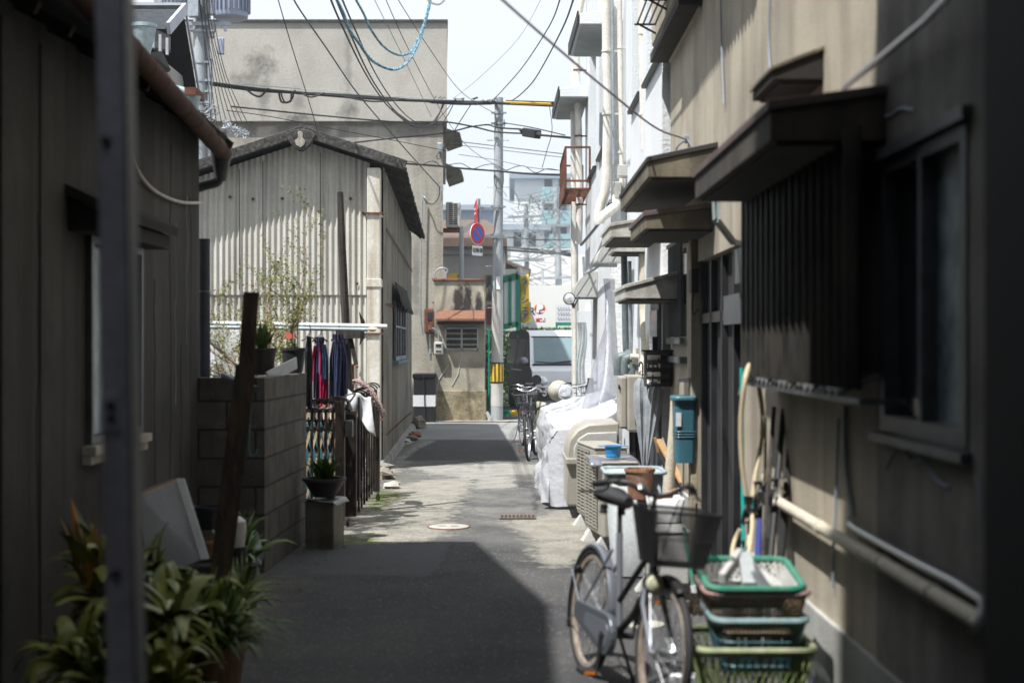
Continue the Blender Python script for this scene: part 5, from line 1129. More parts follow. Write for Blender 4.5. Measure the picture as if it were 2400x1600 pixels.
# grey-brown roofed house behind the pole
hb = thing('brown_roof_house', 'grey house with brown fascia roof behind the utility pole', 'house', (-1.3, 47, 0))
Dh = 44
def bxd(mb, x0, x1, y0, y1, d, dep): a = P(x0, y1, d); b = P(x1, y0, d); mb.box((a.x, d, a.z), (b.x, d + dep, b.z)); return mb
bxd(MB(), 1000, 1156, 585, 800, Dh, 8).build('wall', 'house_grey', hb, smooth=False)
g = MB(); bxd(g, 1000, 1164, 546, 566, Dh - .5, 9); g.build('fascia', 'brown_roof', hb, smooth=False)
bxd(MB(), 1000, 1158, 566, 584, Dh - .15, 8).build('eave_band', 'house_grey', hb, smooth=False)
g = MB(); g.hexa([P(1000, 546, 43.5), P(1164, 546, 43.5), P(1150, 546, 52), P(1000, 546, 52)], [P(1000, 540, 43.6), P(1162, 542, 43.6), P(1118, 505, 48), P(1000, 505, 48)]); g.build('roof', 'brown_roof', hb, smooth=False)
g = MB(); bxd(g, 1026, 1060, 632, 690, Dh - .05, .1); w_ = g.build('window', 'brown_roof', hb, smooth=False)
bxd(MB(), 1029, 1056, 636, 690, Dh - .07, .02).build('pane', 'glass_pale', w_, smooth=False)
g = MB(); bxd(g, 1116, 1150, 632, 690, Dh - .05, .1); w_ = g.build('window', 'brown_roof', hb, smooth=False)
bxd(MB(), 1121, 1145, 638, 686, Dh - .07, .02).build('pane', 'glass_dark', w_, smooth=False)
bxd(MB(), 1118, 1156, 700, 745, Dh - .08, .1).build('shutter', 'maroon', hb, smooth=False)
g = MB(); c = P(1040, 640, Dh - .4); g.extr([c + Vector(v) for v in ((-.2, 0, -.25), (.12, 0, -.25), (.14, 0, .2), (-.16, 0, .12))], (0, .05, 0)); tag(g.build('yellow_laundry', 'banner_yellow', smooth=False), 'pale yellow cloth hanging at the far house window', 'cloth')
bp_ = thing('thin_pole', 'thin grey steel pole rising behind the annex coping', 'pole', P(1060, 800, 40))
g = MB(); g.tube([P(1060, 800, 40), P(1060, 520, 40)], .07, 10); g.build('shaft', 'pole_con', bp_)
g = MB(); g.beam(P(1064, 530, 40), P(1092, 512, 40), .08, .12); g.build('lamp_head', 'white', bp_, smooth=False)
# apartment blocks
def apt(name, label, x0, x1, ytop, d, dep, floors, m, balc, seed, bal_x=None, roof=None):
    a = P(x0, ytop, d); b = P(x1, ytop, d); t = thing(name, label, 'building', ((a.x + b.x) / 2, d + dep / 2, 0))
    H = a.z; g = MB(); g.box((a.x, d, 0), (b.x, d + dep, H)); g.build('wall', m, t, smooth=False)
    g = MB(); g.box((a.x - .4, d - .6, H), (b.x + .4, d + dep + .4, H + .35)); g.build('roof_slab', 'apt_grey', t, smooth=False)
    fh = H / floors; r = random.Random(seed); bx0, bx1 = bal_x or (0, 1); w = b.x - a.x
    for k in range(1, floors):
        z = k * fh; xa, xb = a.x + w * bx0, a.x + w * bx1
        g = MB(); g.box((xa, d - 1.0, z - .12), (xb, d, z)); s = g.build('balcony', m, t, smooth=False)
        g = MB(); g.box((xa, d - 1.02, z + .05), (xb, d - .98, z + 1.05)); g.build('railing', balc, s, smooth=False)
        n = max(2, int((xb - xa) / 2.4)); g = MB()
        for i in range(n): u = xa + (xb - xa) * (i + .2) / n; g.box((u, d - .03, z + .1), (u + (xb - xa) / n * .55, d - .005, z + 2.0))
        g.build('window_row', 'glass_dark', s, smooth=False)
    return t
apt('apartment_block', 'low blue grey apartment block beyond the brown roofed house', 985, 1136, 484, 95, 14, 4, 'apt_grey', 'apt_grey', 1)
apt('apartment_block', 'tall white apartment block with teal balcony panels', 1182, 1310, 412, 105, 16, 8, 'apt_white', 'apt_teal', 2, bal_x=(.48, 1.0))
apt('apartment_block', 'pale mid height block in front of the tall white apartments', 1140, 1250, 530, 85, 10, 4, 'apt_white', 'apt_white', 3, bal_x=(.3, .9))
g = MB(); bxd(g, 1195, 1420, 655, 800, 48, 10); tag(g.build('white_shop', 'far_white', smooth=False), 'low white building behind the parking signs', 'building')
hx = thing('far_house', 'small grey gabled house behind the green signboard', 'house', P(1180, 760, 55))
bxd(MB(), 1150, 1215, 618, 800, 55, 6).build('wall', 'house_grey', hx, smooth=False)
g = MB(); g.extr([P(1140, 600, 54.7), P(1160, 596, 54.7), P(1220, 618, 54.7), P(1220, 622, 54.7), P(1160, 603, 54.7)], (0, 7, 0)); g.build('roof', 'brown_roof', hx, smooth=False)
g = MB(); bxd(g, 1215, 1420, 585, 800, 70, 10); tag(g.build('pale_house', 'far_white', smooth=False), 'wide pale building right of the small gabled house', 'building')
def farpole(x0, x1, yt, d, r, label, arms=()):
    t = thing('utility_pole', label, 'utility pole', P(x0, 790 + 1.6 / d * F, d), group='utility poles')
    g = MB(); g.tube([P(x0, 790 + 1.6 / d * F, d), P(x1, yt, d)], [r, r * .7], 10); g.build('shaft', 'pole_con', t)
    for y in arms:
        g = MB(); c = P(x1, y, d); g.beam(c + Vector((-.8, -.2, 0)), c + Vector((.8, -.2, .05)), .1, .1); g.build('crossarm', 'galv', t, smooth=False)
    return t
farpole(1212, 1208, 470, 62, .15, 'far utility pole behind the yellow banner', (500, 600))
farpole(1288, 1278, 430, 58, .17, 'far utility pole right of the round parking sign', (520, 640))
farpole(1246, 1246, 618, 50, .06, 'thin far pole with one lamp arm', ())
# far tangle of wires
g = MB(); rr = random.Random(21)
for k in range(46):
    x0 = rr.uniform(1140, 1215); x1 = rr.uniform(1230, 1330); y0 = rr.uniform(450, 660); y1 = y0 + rr.uniform(-60, 60); d0 = rr.uniform(52, 66); d1 = rr.uniform(52, 66)
    sag = rr.uniform(2, 14); q = [P(x0 + (x1 - x0) * t, y0 + (y1 - y0) * t + sag * 4 * t * (1 - t), d0 + (d1 - d0) * t) for t in (0, .2, .4, .6, .8, 1)]; g.tube(q, rr.choice((.006, .01, .014)), 4)
for k in range(120):
    c = P(rr.gauss(1225, 22) if k % 2 else rr.gauss(1275, 14), rr.gauss(475, 18) if k % 3 else rr.gauss(560, 20), rr.uniform(56, 62)); d = Vector((rr.uniform(-1, 1), 0, rr.uniform(-1, 1))) * .25; g.tube([c - d, c + Vector((0, 0, .1)), c + d], .014, 4)
o = g.build('wire_tangle', 'grey_pipe'); o['kind'] = 'stuff'; tag(o, 'tangle of thin wires between the far poles', 'wires')
g = MB()
for y0, y1, r in ((568, 590, .05), (574, 584, .05), (545, 551, .03)): g.tube([P(1165, y0, 57), P(1240, y0 + 6, 57), P(1322, y1, 57)], r, 6)
tag(g.build('overhead_cable', 'cable', smooth=True), 'thick dark cable run crossing in front of the far poles', 'cable', 'overhead cables')

# ================================================================== overhead cables
def cable(pts, r, m, label, k=6, extra=(), twist=0):
    pp = smoothpath([P(*p) for p in pts], k); g = MB()
    if twist:
        n = 5 * len(pp); 
        for ph in (0, 2.1, 4.2):
            fine = smoothpath(pp, 4); q = []
            for i, c in enumerate(fine): a = i * .95 + ph; q.append(c + Vector((math.cos(a), 0, math.sin(a))) * r * .7)
            g.tube(q, r * .55, 5)
    else: g.tube(pp, r, 6)
    for e in extra: g.tube(smoothpath([P(*p) for p in e[0]], 5), e[1], 5)
    o = g.build('overhead_cable', m); tag(o, label, 'cable', 'overhead cables'); return o
cable([(483, 191, 27), (600, 206, 27.5), (750, 219, 28), (900, 229, 28.5), (1040, 234, 29), (1140, 237, 29.25), (1276, 242, 24)], .032, 'cable',
      'thickest black cable bundle strung across the lane from pole to pole', extra=[
      ([(483, 195, 27), (600, 210, 27.5), (750, 216, 28), (900, 226, 28.5), (1040, 238, 29), (1140, 234, 29.2)], .022),
      ([(560, 200, 27.3), (580, 217, 27.3), (598, 222, 27.3), (612, 208, 27.3), (618, 204, 27.3)], .02),
      ([(640, 208, 27.5), (645, 232, 27.5), (655, 236, 27.5), (668, 232, 27.5), (670, 215, 27.5), (678, 209, 27.6)], .02),
      ([(645, 208, 27.5), (649, 226, 27.5), (658, 237, 27.5), (672, 226, 27.5), (674, 212, 27.5)], .016),
      ([(690, 212, 27.6), (708, 222, 27.6), (722, 222, 27.6), (745, 214, 27.7)], .02),
      ([(780, 220, 28), (840, 232, 28.2), (880, 233, 28.3), (930, 228, 28.5)], .018),
      ([(990, 236, 29), (1060, 240, 29.2), (1130, 239, 29.2)], .02)])
cable([(545, 193, 27.2), (750, 209, 28), (1020, 229, 29), (1140, 232, 29.2)], .008, 'cable_pale', 'thin pale messenger wire just above the thick black bundle')
g = MB(); g.tube([P(1163, 235, 28.6), P(1270, 238.5, 24.2)], .04, 8); o = g.build('yellow_cable_sleeve', 'yellow'); tag(o, 'yellow insulating sleeve on the cable right of the slim pole', 'sleeve')
g = MB(); g.tube([P(1163, 232, 28.5), P(1270, 235.5, 24.1)], .018, 6); tag(g.build('black_cable_sleeve', 'cable'), 'black strip riding on top of the yellow sleeve', 'sleeve')
g = MB()
for k in range(9):
    c = P(1000 + k * 18, 229 + k * .6, 29); q = [c + Vector((rr.uniform(-.12, .12), 0, rr.uniform(-.06, .08))) for i in range(4)]; g.tube(smoothpath(q, 4), .009, 5)
o = g.build('cable_ties', 'cable'); tag(o, 'small curled wire ties near the roof corner of the concrete building', 'wire'); o['kind'] = 'stuff'
cable([(531, 245, 27), (700, 262, 27.5), (850, 276, 28), (1000, 286, 29), (1028, 281, 29), (1090, 292, 29.2), (1137, 303, 29.2), (1200, 307, 27)], .016, 'cable', 'black cable curving from the left pole to the slim pole')
cable([(520, 254, 27), (620, 268, 27.3), (741, 292, 28), (880, 318, 28.5), (1025, 347, 29.5)], .008, 'cable', 'thin wire sloping down across the concrete wall')
cable([(797, 330, 27), (900, 318, 28), (1019, 306, 29), (1080, 292, 29.2), (1120, 287, 29.2), (1137, 292, 29.2), (1160, 295, 28.8), (1196, 297, 27)], .017, 'cable', 'black cable rising behind the shed ridge to the splice box')
sb = thing('splice_box', 'black cable splice box hanging right of the slim pole', 'box', P(1220, 318, 26))
g = MB(); g.beam(P(1206, 304, 26.2), P(1236, 309, 25.8), .14, .16); g.build('case', 'black', sb, smooth=False, bevel=.02)
g = MB(); g.lathe([(.02, 0), (.055, .14)], P(1194, 299, 26.4), 8, ax=P(1208, 304, 26.2) - P(1194, 299, 26.4)); g.build('gland', 'black', sb); g = MB(); g.lathe([(.055, 0), (.018, .14)], P(1236, 309, 25.8), 8, ax=P(1250, 312, 25.6) - P(1236, 309, 25.8)); g.build('gland', 'black', sb)
cable([(1244, 311, 25.7), (1280, 314, 24.5), (1312, 317, 23.5)], .022, 'cable', 'short black cable from the splice box to the white building')
cable([(1160, 283, 29), (1220, 293, 27), (1298, 311, 24)], .010, 'cable', 'thin messenger wire above the splice box')
cable([(930, 376, 27), (1000, 381, 28), (1060, 387, 29), (1140, 393, 29.2), (1210, 399, 26.5), (1290, 402, 23.5)], .02, 'cable', 'lowest black cable crossing in front of the slim pole', extra=[
      ([(935, 371, 27), (950, 373, 27.2), (965, 380, 27.4), (985, 372, 27.7), (1000, 372, 28), (1015, 383, 28.3), (1035, 378, 28.6), (1060, 376, 28.9), (1085, 388, 29), (1110, 380, 29.1), (1135, 378, 29.2), (1160, 391, 29), (1185, 383, 28), (1205, 382, 27.5), (1230, 397, 26.5), (1255, 388, 25), (1280, 391, 23.8)], .008)])
cable([(1054, 355, 29), (1140, 368, 29.2), (1213, 384, 26.5), (1290, 392, 23.6)], .007, 'cable_grey', 'thin grey wire just above the lowest cable')
cable([(1024, 322, 31), (1150, 337, 30.5), (1296, 354, 27)], .009, 'cable_teal', 'upper of two thin teal wires across the pale sky')
cable([(1040, 332, 31), (1160, 346, 30.5), (1296, 362, 27)], .007, 'cable_teal', 'lower of two thin teal wires across the pale sky')
cable([(752, -20, 14), (782, 52, 16), (832, 156, 20), (869, 216, 23), (900, 253, 25), (950, 291, 27.5), (985, 288, 28.5), (1008, 262, 29), (1019, 232, 29)], .012, 'cable', 'left black drop wire sagging to the roof corner')
cable([(765, -20, 14), (795, 55, 16), (842, 160, 20), (880, 222, 23), (915, 262, 25.5), (960, 293, 27.7), (995, 284, 28.6), (1012, 256, 29), (1022, 234, 29)], .012, 'cable', 'second black drop wire sagging beside the first one', extra=[([(900, 250, 25), (950, 285, 27.5), (985, 292, 28.5), (1018, 262, 29), (1040, 234, 29)], .008)])
cable([(778, -20, 13), (812, 60, 15), (860, 165, 20), (905, 235, 24), (945, 275, 27), (985, 293, 28.3), (1012, 286, 28.8), (1030, 262, 29), (1043, 236, 29)], .010, 'cable', 'third black drop wire reaching farthest right before it turns up')
cable([(763, -20, 12), (788, 28, 12.4), (803, 69, 12.8), (825, 100, 13), (844, 128, 13.2), (866, 147, 13.4), (903, 160, 13.6), (932, 147, 13.8), (953, 116, 14), (969, 75, 14.1), (985, 20, 14.2), (990, -20, 14.3)], .0125, 'rope_blue', 'lower loop of twisted blue and black wire hanging from above', twist=1)
cable([(806, -20, 12), (835, 31, 12.4), (847, 59, 12.8), (872, 97, 13), (897, 119, 13.2), (922, 127, 13.4), (943, 119, 13.6), (958, 93, 13.8), (975, 50, 13.9), (992, -20, 14)], .010, 'rope_blue', 'upper loop of twisted blue wire inside the lower one', twist=1)
cable([(975, -10, 12), (990, 6, 12), (1010, 10, 12), (1024, -5, 12)], .008, 'off_white', 'short white cord loop at the top edge of the sky', twist=1)
cable([(636, -10, 20), (668, 100, 22), (707, 225, 25), (733, 312, 27)], .008, 'cable', 'thin brown wire dropping straight to the shed ridge')
cable([(670, -10, 16), (690, 25, 17), (753, 116, 20), (822, 216, 23), (910, 319, 26.5), (975, 392, 29), (1010, 430, 29.9)], .011, 'cable_teal', 'long teal wire slanting down to the corner bracket')
cable([(855, -10, 18), (930, 140, 22), (991, 269, 28)], .005, 'cable_grey', 'faint grey wire left of the roof corner')
cable([(882, -10, 18), (941, 119, 21), (1025, 274, 28), (1090, 350, 32), (1180, 400, 38)], .006, 'cable', 'thin dark wire crossing the roof corner')
cable([(908, -10, 18), (985, 110, 22), (1060, 212, 27), (1138, 262, 29.2)], .006, 'cable', 'thin dark wire reaching the top of the slim pole')
cable([(1289, -10, 16), (1262, 60, 19), (1200, 155, 24), (1150, 212, 28), (1130, 232, 29.2)], .009, 'cable', 'left of two dark wires rising to the upper right sky')
cable([(1320, -10, 15), (1290, 70, 18), (1230, 180, 24), (1195, 218, 27), (1172, 234, 29)], .011, 'cable', 'right of two dark wires rising beside the white building')
cable([(1247, -10, 22), (1190, 90, 25), (1100, 180, 28), (1040, 228, 29)], .004, 'cable_grey', 'faint wire crossing the open sky')
cable([(1082, 240, 29), (1050, 290, 29.3), (1018, 346, 29.8)], .009, 'cable', 'short wire slanting from the bundle to the corner fitting')
cable([(1262, 245, 25), (1268, 300, 24), (1255, 350, 24.5), (1245, 386, 25)], .006, 'cable', 'short wire hanging beside the rusty balcony')
cable([(1120, -30, 6.2), (1250, 85, 7.2), (1380, 195, 8.4), (1500, 290, 9.8), (1560, 315, 10.7), (1582, 322, 11)], .0065, 'cable_pink', 'blurred violet wire running down to the beige wall')
ob = thing('wire_anchor', 'corroded wire anchor above the dark hood on the beige wall', 'bracket', P(1582, 325, 11))
g = MB(); a = P(1578, 320, 10.95); g.box((a.x - .02, a.y - .03, a.z - .03), (1.37, a.y + .03, a.z + .03)); g.build('clamp', 'galv', ob, smooth=False, bevel=.005)
g = MB(); g.tube(smoothpath([a, P(1588, 335, 10.8), P(1594, 350, 10.7)], 4), .008, 6); g.tube(smoothpath([a, P(1560, 332, 10.9), P(1552, 345, 10.9)], 4), .008, 6); g.tube(smoothpath([P(1592, 332, 11), P(1602, 328, 10.9), P(1608, 336, 10.9), P(1600, 340, 10.9)], 4), .005, 5); g.build('loop', 'cable_grey', ob)
# ================================================================== things on the garden wall, laundry, gate
def pot(name, label, c, r, h, m, soil=True, group=None, cat='pot', taper=.72, rim=True, sy=1):
    t = thing(name, label, cat, c, group=group); n = 26
    g = MB(); g.lathe([(r * taper * .9, 0), (r * taper, .005), (r * .97, h - .025), (r * 1.05 if rim else r, h - .02), (r * 1.05 if rim else r, h), (r * .92, h), (r * .9, h - .03), (0.01, h - .03)], Vector(c), n, sy=sy, cap=False)
    g.build('bowl', m, t)
    if soil:
        g = MB(); g.lathe([(r * .9, h - .028), (.01, h - .022)], Vector(c), n, sy=sy, cap=False); g.build('soil', 'soil', t)
    return t
p1 = pot('plant_pot', 'brown plastic pot with a small dark plant on top of the block wall', (-1.86, 10.6, 1.37), .105, .2, 'pot_brown')
def leafclump(parent, m, c, n, L_, w, seed, up=.6, spread=1.0, stem=None, droop=.35, name='foliage', seg=5):
    r = random.Random(seed); g = MB(); c = Vector(c)
    for i in range(n):
        a = r.uniform(0, 6.283); tilt = r.uniform(.05, 1.0) * spread; ln = L_ * r.uniform(.55, 1.1); ww = w * r.uniform(.7, 1.2)
        d = Vector((math.cos(a) * math.sin(tilt), math.sin(a) * math.sin(tilt), math.cos(tilt) * up + .15)).normalized(); s = d.cross(Vector((0, 0, 1))); 
        s = s.normalized() if s.length > .01 else Vector((1, 0, 0)); base = c + Vector((r.uniform(-.04, .04), r.uniform(-.04, .04), 0)) * (L_ / .3); vs = []; p = base; dd = d.copy(); dr = droop * r.uniform(.4, 1.6)
        tw = r.uniform(-.5, .5)
        for k in range(seg + 1):
            t = k / seg; wd = ww * math.sin(math.pi * min(.98, .12 + .86 * t)) ** .8 * .5
            ss = (s * math.cos(tw) + dd.cross(s) * math.sin(tw)); fold = dd.cross(ss) * wd * .35
            vs += [p - ss * wd + fold, p, p + ss * wd + fold]
            p = p + dd * (ln / seg); dd = (dd + Vector((0, 0, -dr * (k + 1) / seg))).normalized()
        fs = []
        for k in range(seg): b = 3 * k; fs += [(b, b + 1, b + 4, b + 3), (b + 1, b + 2, b + 5, b + 4)]
        g.add(vs, fs)
    return g.build(name, m, parent)
leafclump(p1, 'leaf', (-1.86, 10.6, 1.55), 60, .2, .03, 3, up=1.2, spread=.7, droop=.1)
p2 = pot('plant_pot', 'shiny black pot with red tipped sticks on the end of the block wall', (-1.735, 11.3, 1.37), .1, .2, 'pot_black')
g = MB(); c = P(672, 772, 11.3); g.box((c.x - .05, 11.28, c.z - .02), (c.x - .015, 11.29, c.z + .03)); g.box((c.x - .01, 11.26, c.z - .02), (c.x + .02, 11.27, c.z + .02)); g.build('red_tag', 'pink_red', p2, smooth=False)
leafclump(p2, 'leaf', (-1.735, 11.3, 1.55), 16, .07, .02, 5)
g = MB(); g.tube([(-1.74, 11.26, 1.56), (-1.73, 11.2, 1.7)], .004, 5); g.tube([(-1.70, 11.26, 1.56), (-1.69, 11.2, 1.78)], .004, 5); g.build('stick', 'cable_teal', p2)
tr = thing('metal_trough', 'bent grey metal tray on the block wall between the pots', 'tray', P(650, 862, 10.9))
g = MB(); a = P(600, 880, 10.4); b = P(668, 845, 10.9); g.beam(a, b, .10, .02, up=(-.3, 0, 1)); g.beam(a + Vector((.045, -.02, .04)), b + Vector((.045, -.02, .04)), .015, .09); g.build('tray', 'alu', tr, smooth=False, bevel=.004)
tb = thing('teal_tube', 'teal green tube end poking out beside the leaning plank', 'pipe', P(570, 885, 9.2))
g = MB(); g.tube([P(512, 862, 9.3), P(585, 892, 9.0)], .018, 12); g.build('tube', 'cable_teal' if 0 else 'pale_blue_plastic', tb)
g = MB(); g.tube([P(584, 891.6, 8.99), P(590, 894, 8.97)], .021, 12); g.build('end', 'cable_teal', tb)
hk = thing('teal_hook', 'teal hook hanging down against the block wall', 'hook', P(580, 1050, 9.3))
g = MB(); g.tube(smoothpath([P(577, 895, 9.3), P(574, 960, 9.3), P(571, 1020, 9.3), P(575, 1045, 9.3), P(585, 1046, 9.3), P(591, 1030, 9.3)], 5), .008, 6); g.build('hook', 'teal_frame', hk)

# bare shrub with small leaves
shb = thing('thorny_shrub', 'sparse thorny shrub with tiny leaves in front of the corrugated shed', 'shrub', (-1.95, 11.8, 0))
rt_ = random.Random(31); br = MB(); lv = MB()
def leafat(p, r):
    for _ in range(r.randint(4, 9)):
        c = p + Vector((r.gauss(0, .02), r.gauss(0, .02), r.gauss(0, .02))); a = Vector((r.uniform(-1, 1), r.uniform(-1, 1), r.uniform(-1, 1))).normalized(); b = a.cross(Vector((r.uniform(-1, 1), r.uniform(-1, 1), .3))).normalized(); s = r.uniform(.007, .012)
        lv.add([c - a * s, c + b * s * .6, c + a * s, c - b * s * .6], [(0, 1, 2, 3)])
def grow(p, d, ln, rad, dep):
    pts = [p]; q = p.copy(); dd = d.copy(); n = 5
    for k in range(n):
        dd = (dd + Vector((rt_.gauss(0, .16), rt_.gauss(0, .16), rt_.gauss(0, .12) + .03))).normalized(); q = q + dd * ln / n
        q.x = max(-2.75, min(q.x, -1.84 if q.z < 1.75 else -1.58)); pts.append(q.copy())
        if dep <= 2 and rt_.random() < .97: leafat(q, rt_)
        if dep > 0 and k >= 1 and rt_.random() < (.75 if dep > 1 else .6):
            s = Vector((rt_.uniform(-1, 1), rt_.uniform(-.6, .6), rt_.uniform(-.3, .8))).normalized(); grow(q, (dd * .6 + s * .8).normalized(), ln * rt_.uniform(.5, .75), rad * .55, dep - 1)
    br.tube(pts, [rad * (1 - .6 * i / n) for i in range(n + 1)], 5)
bp0 = Vector((-1.92, 11.8, 1.0))
for d, l, r_ in (((-.75, 0, .6), .75, .016), ((.25, 0, .95), .7, .018), ((-.25, .1, .95), .8, .015), ((-.95, 0, .3), .7, .014), ((.6, 0, .6), .5, .012), ((-.5, -.1, .9), .75, .013), ((.45, -.1, 1.0), .95, .011), ((-.85, .1, .7), .85, .012), ((-.55, -.2, .6), .7, .012), ((.3, .1, .7), .6, .011), ((-.1, -.1, 1), .6, .011)):
    grow(bp0, Vector(d).normalized(), l, r_, 3)
br.tube([(-1.95, 11.8, 0), (-1.93, 11.82, .6), bp0], [.03, .026, .022], 7)
br.build('branches', 'bark', shb); lv.build('foliage', 'leaf_tree', shb, smooth=False)
bl = MB(); rr = random.Random(11)
for k in range(500):
    c = Vector((rr.uniform(-2.6, -2.2), 12.6 + rr.uniform(-.2, .2), rr.uniform(1.3, 1.75))); s = rr.uniform(.01, .025); a = Vector((rr.uniform(-1, 1), rr.uniform(-1, 1), rr.uniform(-1, 1))).normalized(); b = a.orthogonal().normalized(); bl.add([c - a * s, c + b * s, c + a * s, c - b * s], [(0, 1, 2, 3)])
ws_ = thing('white_sheet', 'white sheet behind the shrub at the far side of the block wall', 'sheet', (-2.45, 13.2, 0))
g = MB(); g.grid(lambda u, v: (-2.9 + .62 * u, 13.3 + .05 * math.sin(u * 12 + v * 3), 1.0 + .8 * v), 10, 8); g.build('sheet', 'white', ws_)

# laundry poles, timber mast and clothes
tm = thing('timber_mast', 'weathered split timber mast holding the laundry poles', 'post', (-1.5, 13.4, 0))
g = MB(); pts = [P(806, 1100, 13.4), P(800, 900, 13.4), P(792, 700, 13.4), P(785, 560, 13.4), P(781, 441, 13.4)]; pts[0].z = 0
g.tube(pts, [.042, .042, .04, .037, .03], 9); g.build('mast', 'old_wood', tm, angle=25)
g = MB(); a = P(771, 768, 13.3); b = P(836, 768, 13.3); g.beam(a, b, .03, .075); g.build('cross_piece', 'old_wood', tm, smooth=False)
g = MB(); g.beam(P(800, 750, 13.33), P(818, 838, 13.33), .04, .02, up=(0, 1, 0)); g.build('brace', 'old_wood', tm, smooth=False)
g = MB(); c = P(834, 773, 13.28); g.tube([c - Vector((0, 0, .02)), c + Vector((0, 0, .03))], .02, 8); g.build('rust_cap', 'rust', tm)
g = MB(); c = P(829, 752, 13.2); g.extr([c + Vector(v) for v in ((-.015, 0, -.17), (.03, 0, -.1), (.035, 0, .06), (-.02, 0, .15), (.005, 0, .0))], (0, .02, 0)); g.build('hook_plate', 'black', tm, smooth=False)
lp1 = thing('laundry_pole', 'upper long pale laundry pole above the hanging jackets', 'pole', P(700, 748, 13.1), group='laundry poles')
g = MB(); g.tube([P(400, 741, 13.1), P(889, 750, 13.1)], .021, 12); g.build('pole', 'white', lp1)
lp2 = thing('laundry_pole', 'lower shorter laundry pole with a teal underside', 'pole', P(700, 757, 12.95), group='laundry poles')
g = MB(); g.tube([P(400, 750, 12.95), P(845, 757, 12.95)], .017, 12); g.build('pole', 'pale_blue_plastic', lp2)
g = MB(); c = P(855, 756, 12.95); g.blob(c, (.05, .02, .02), 6, .3); g.build('cord_end', 'duct', lp2)
def garment(name, label, x0, x1, y0, y1, d, parts, hang=True, cat='jacket', sl=.28, seed=1):
    t = thing(name, label, cat, P((x0 + x1) / 2, y1, d)); r = random.Random(seed)
    a = P(x0, y0, d); b = P(x1, y1, d); W_ = b.x - a.x; H_ = a.z - b.z
    for (nm, m, u0, u1, v0, v1, off, tp) in parts:
        def fn(u, v, s):
            U_ = u0 + (u1 - u0) * u; V_ = v0 + (v1 - v0) * v; narrow = .42 + .58 * min(1, V_ * 3.2) ** .7 if tp else 1
            x = a.x + W_ * (.5 + (U_ - .5) * narrow); fold = .009 * math.sin(U_ * 15 + seed) * (.3 + V_) + .01 * math.sin(U_ * 43 + V_ * 5)
            hem = .02 * math.sin(U_ * 9 + seed) * V_
            return Vector((x, d + off + s * (.03 + .03 * math.sin(math.pi * u)) + fold, a.z - H_ * V_ + hem))
        g = MB(); g.grid(lambda u, v: fn(u, v, -1), 14, 14); g.grid(lambda u, v: fn(u, v, 1), 14, 14)
        g.build(nm, m, t)
    if hang:
        g = MB(); c = Vector((a.x + W_ * .5, d, a.z)); g.tube(smoothpath([c + Vector((0, 0, .1)), c + Vector((.012, 0, .06)), c + Vector((0, 0, .02)), c + Vector((-.06, 0, -.03))], 4), .004, 5); g.tube([c + Vector((-.07, 0, -.04)), c, c + Vector((.07, 0, -.04))], .008, 5); g.build('hanger', 'black', t)
    return t
garment('hanging_jacket', 'navy jacket with crimson panels hanging from the laundry pole', 716, 754, 774, 937, 13.0,
        [('body', 'cloth_blue', .2, .8, 0, .5, 0, 1), ('red_panel', 'cloth_red', .0, .24, .12, .62, -.01, 1), ('lower_body', 'cloth_red', .45, 1.0, .5, 1.0, 0, 1), ('lower_left', 'cloth_navy', .1, .46, .5, .98, 0, 1), ('sleeve', 'cloth_blue', .66, 1.04, .1, .58, -.05, 1), ('red_stripe', 'cloth_red', .52, .66, .1, .55, -.055, 1), ('collar', 'cloth_navy', .25, .78, 0, .09, -.06, 0)], seed=2)
garment('hanging_jacket', 'plain dark navy jacket hanging beside the timber mast', 757, 799, 772, 937, 13.0,
        [('body', 'cloth_navy', .0, 1.0, .02, 1.0, 0, 1), ('sleeve', 'cloth_navy', .3, .75, .1, .95, -.05, 1), ('collar', 'cable_pale', .35, .6, .0, .05, -.03, 0), ('hood', 'cloth_navy', .2, .75, -.03, .05, -.05, 0)], seed=4)
garment('hanging_cloth', 'narrow black garment hanging against the end of the block wall', 699, 722, 772, 936, 12.6, [('body', 'cloth_black', .1, .8, .0, 1.0, 0, 1)], seed=6, cat='clothes')
mbx = thing('wall_box', 'small reddish brown box on the shed front beside the navy jacket', 'box', P(803, 895, 14.5))
a = P(790, 893, 14.5); b = P(812, 840, 14.5); g = MB(); g.box((a.x, 14.45, a.z), (b.x, 14.6, b.z)); g.build('case', 'rust', mbx, smooth=False, bevel=.008)
g = MB(); g.box((a.x - .01, 14.43, b.z), (b.x + .01, 14.62, b.z + .02)); g.build('lid', 'rust', mbx, smooth=False)
g = MB(); g.box((a.x + .02, 14.44, a.z + .09), (a.x + .06, 14.45, a.z + .14)); g.build('label_plate', 'white', mbx, smooth=False)
g = MB(); g.box((-1.67, 14.5, 0), (-1.62, 14.58, 1.2)); g.build('post', 'old_wood', mbx, smooth=False)

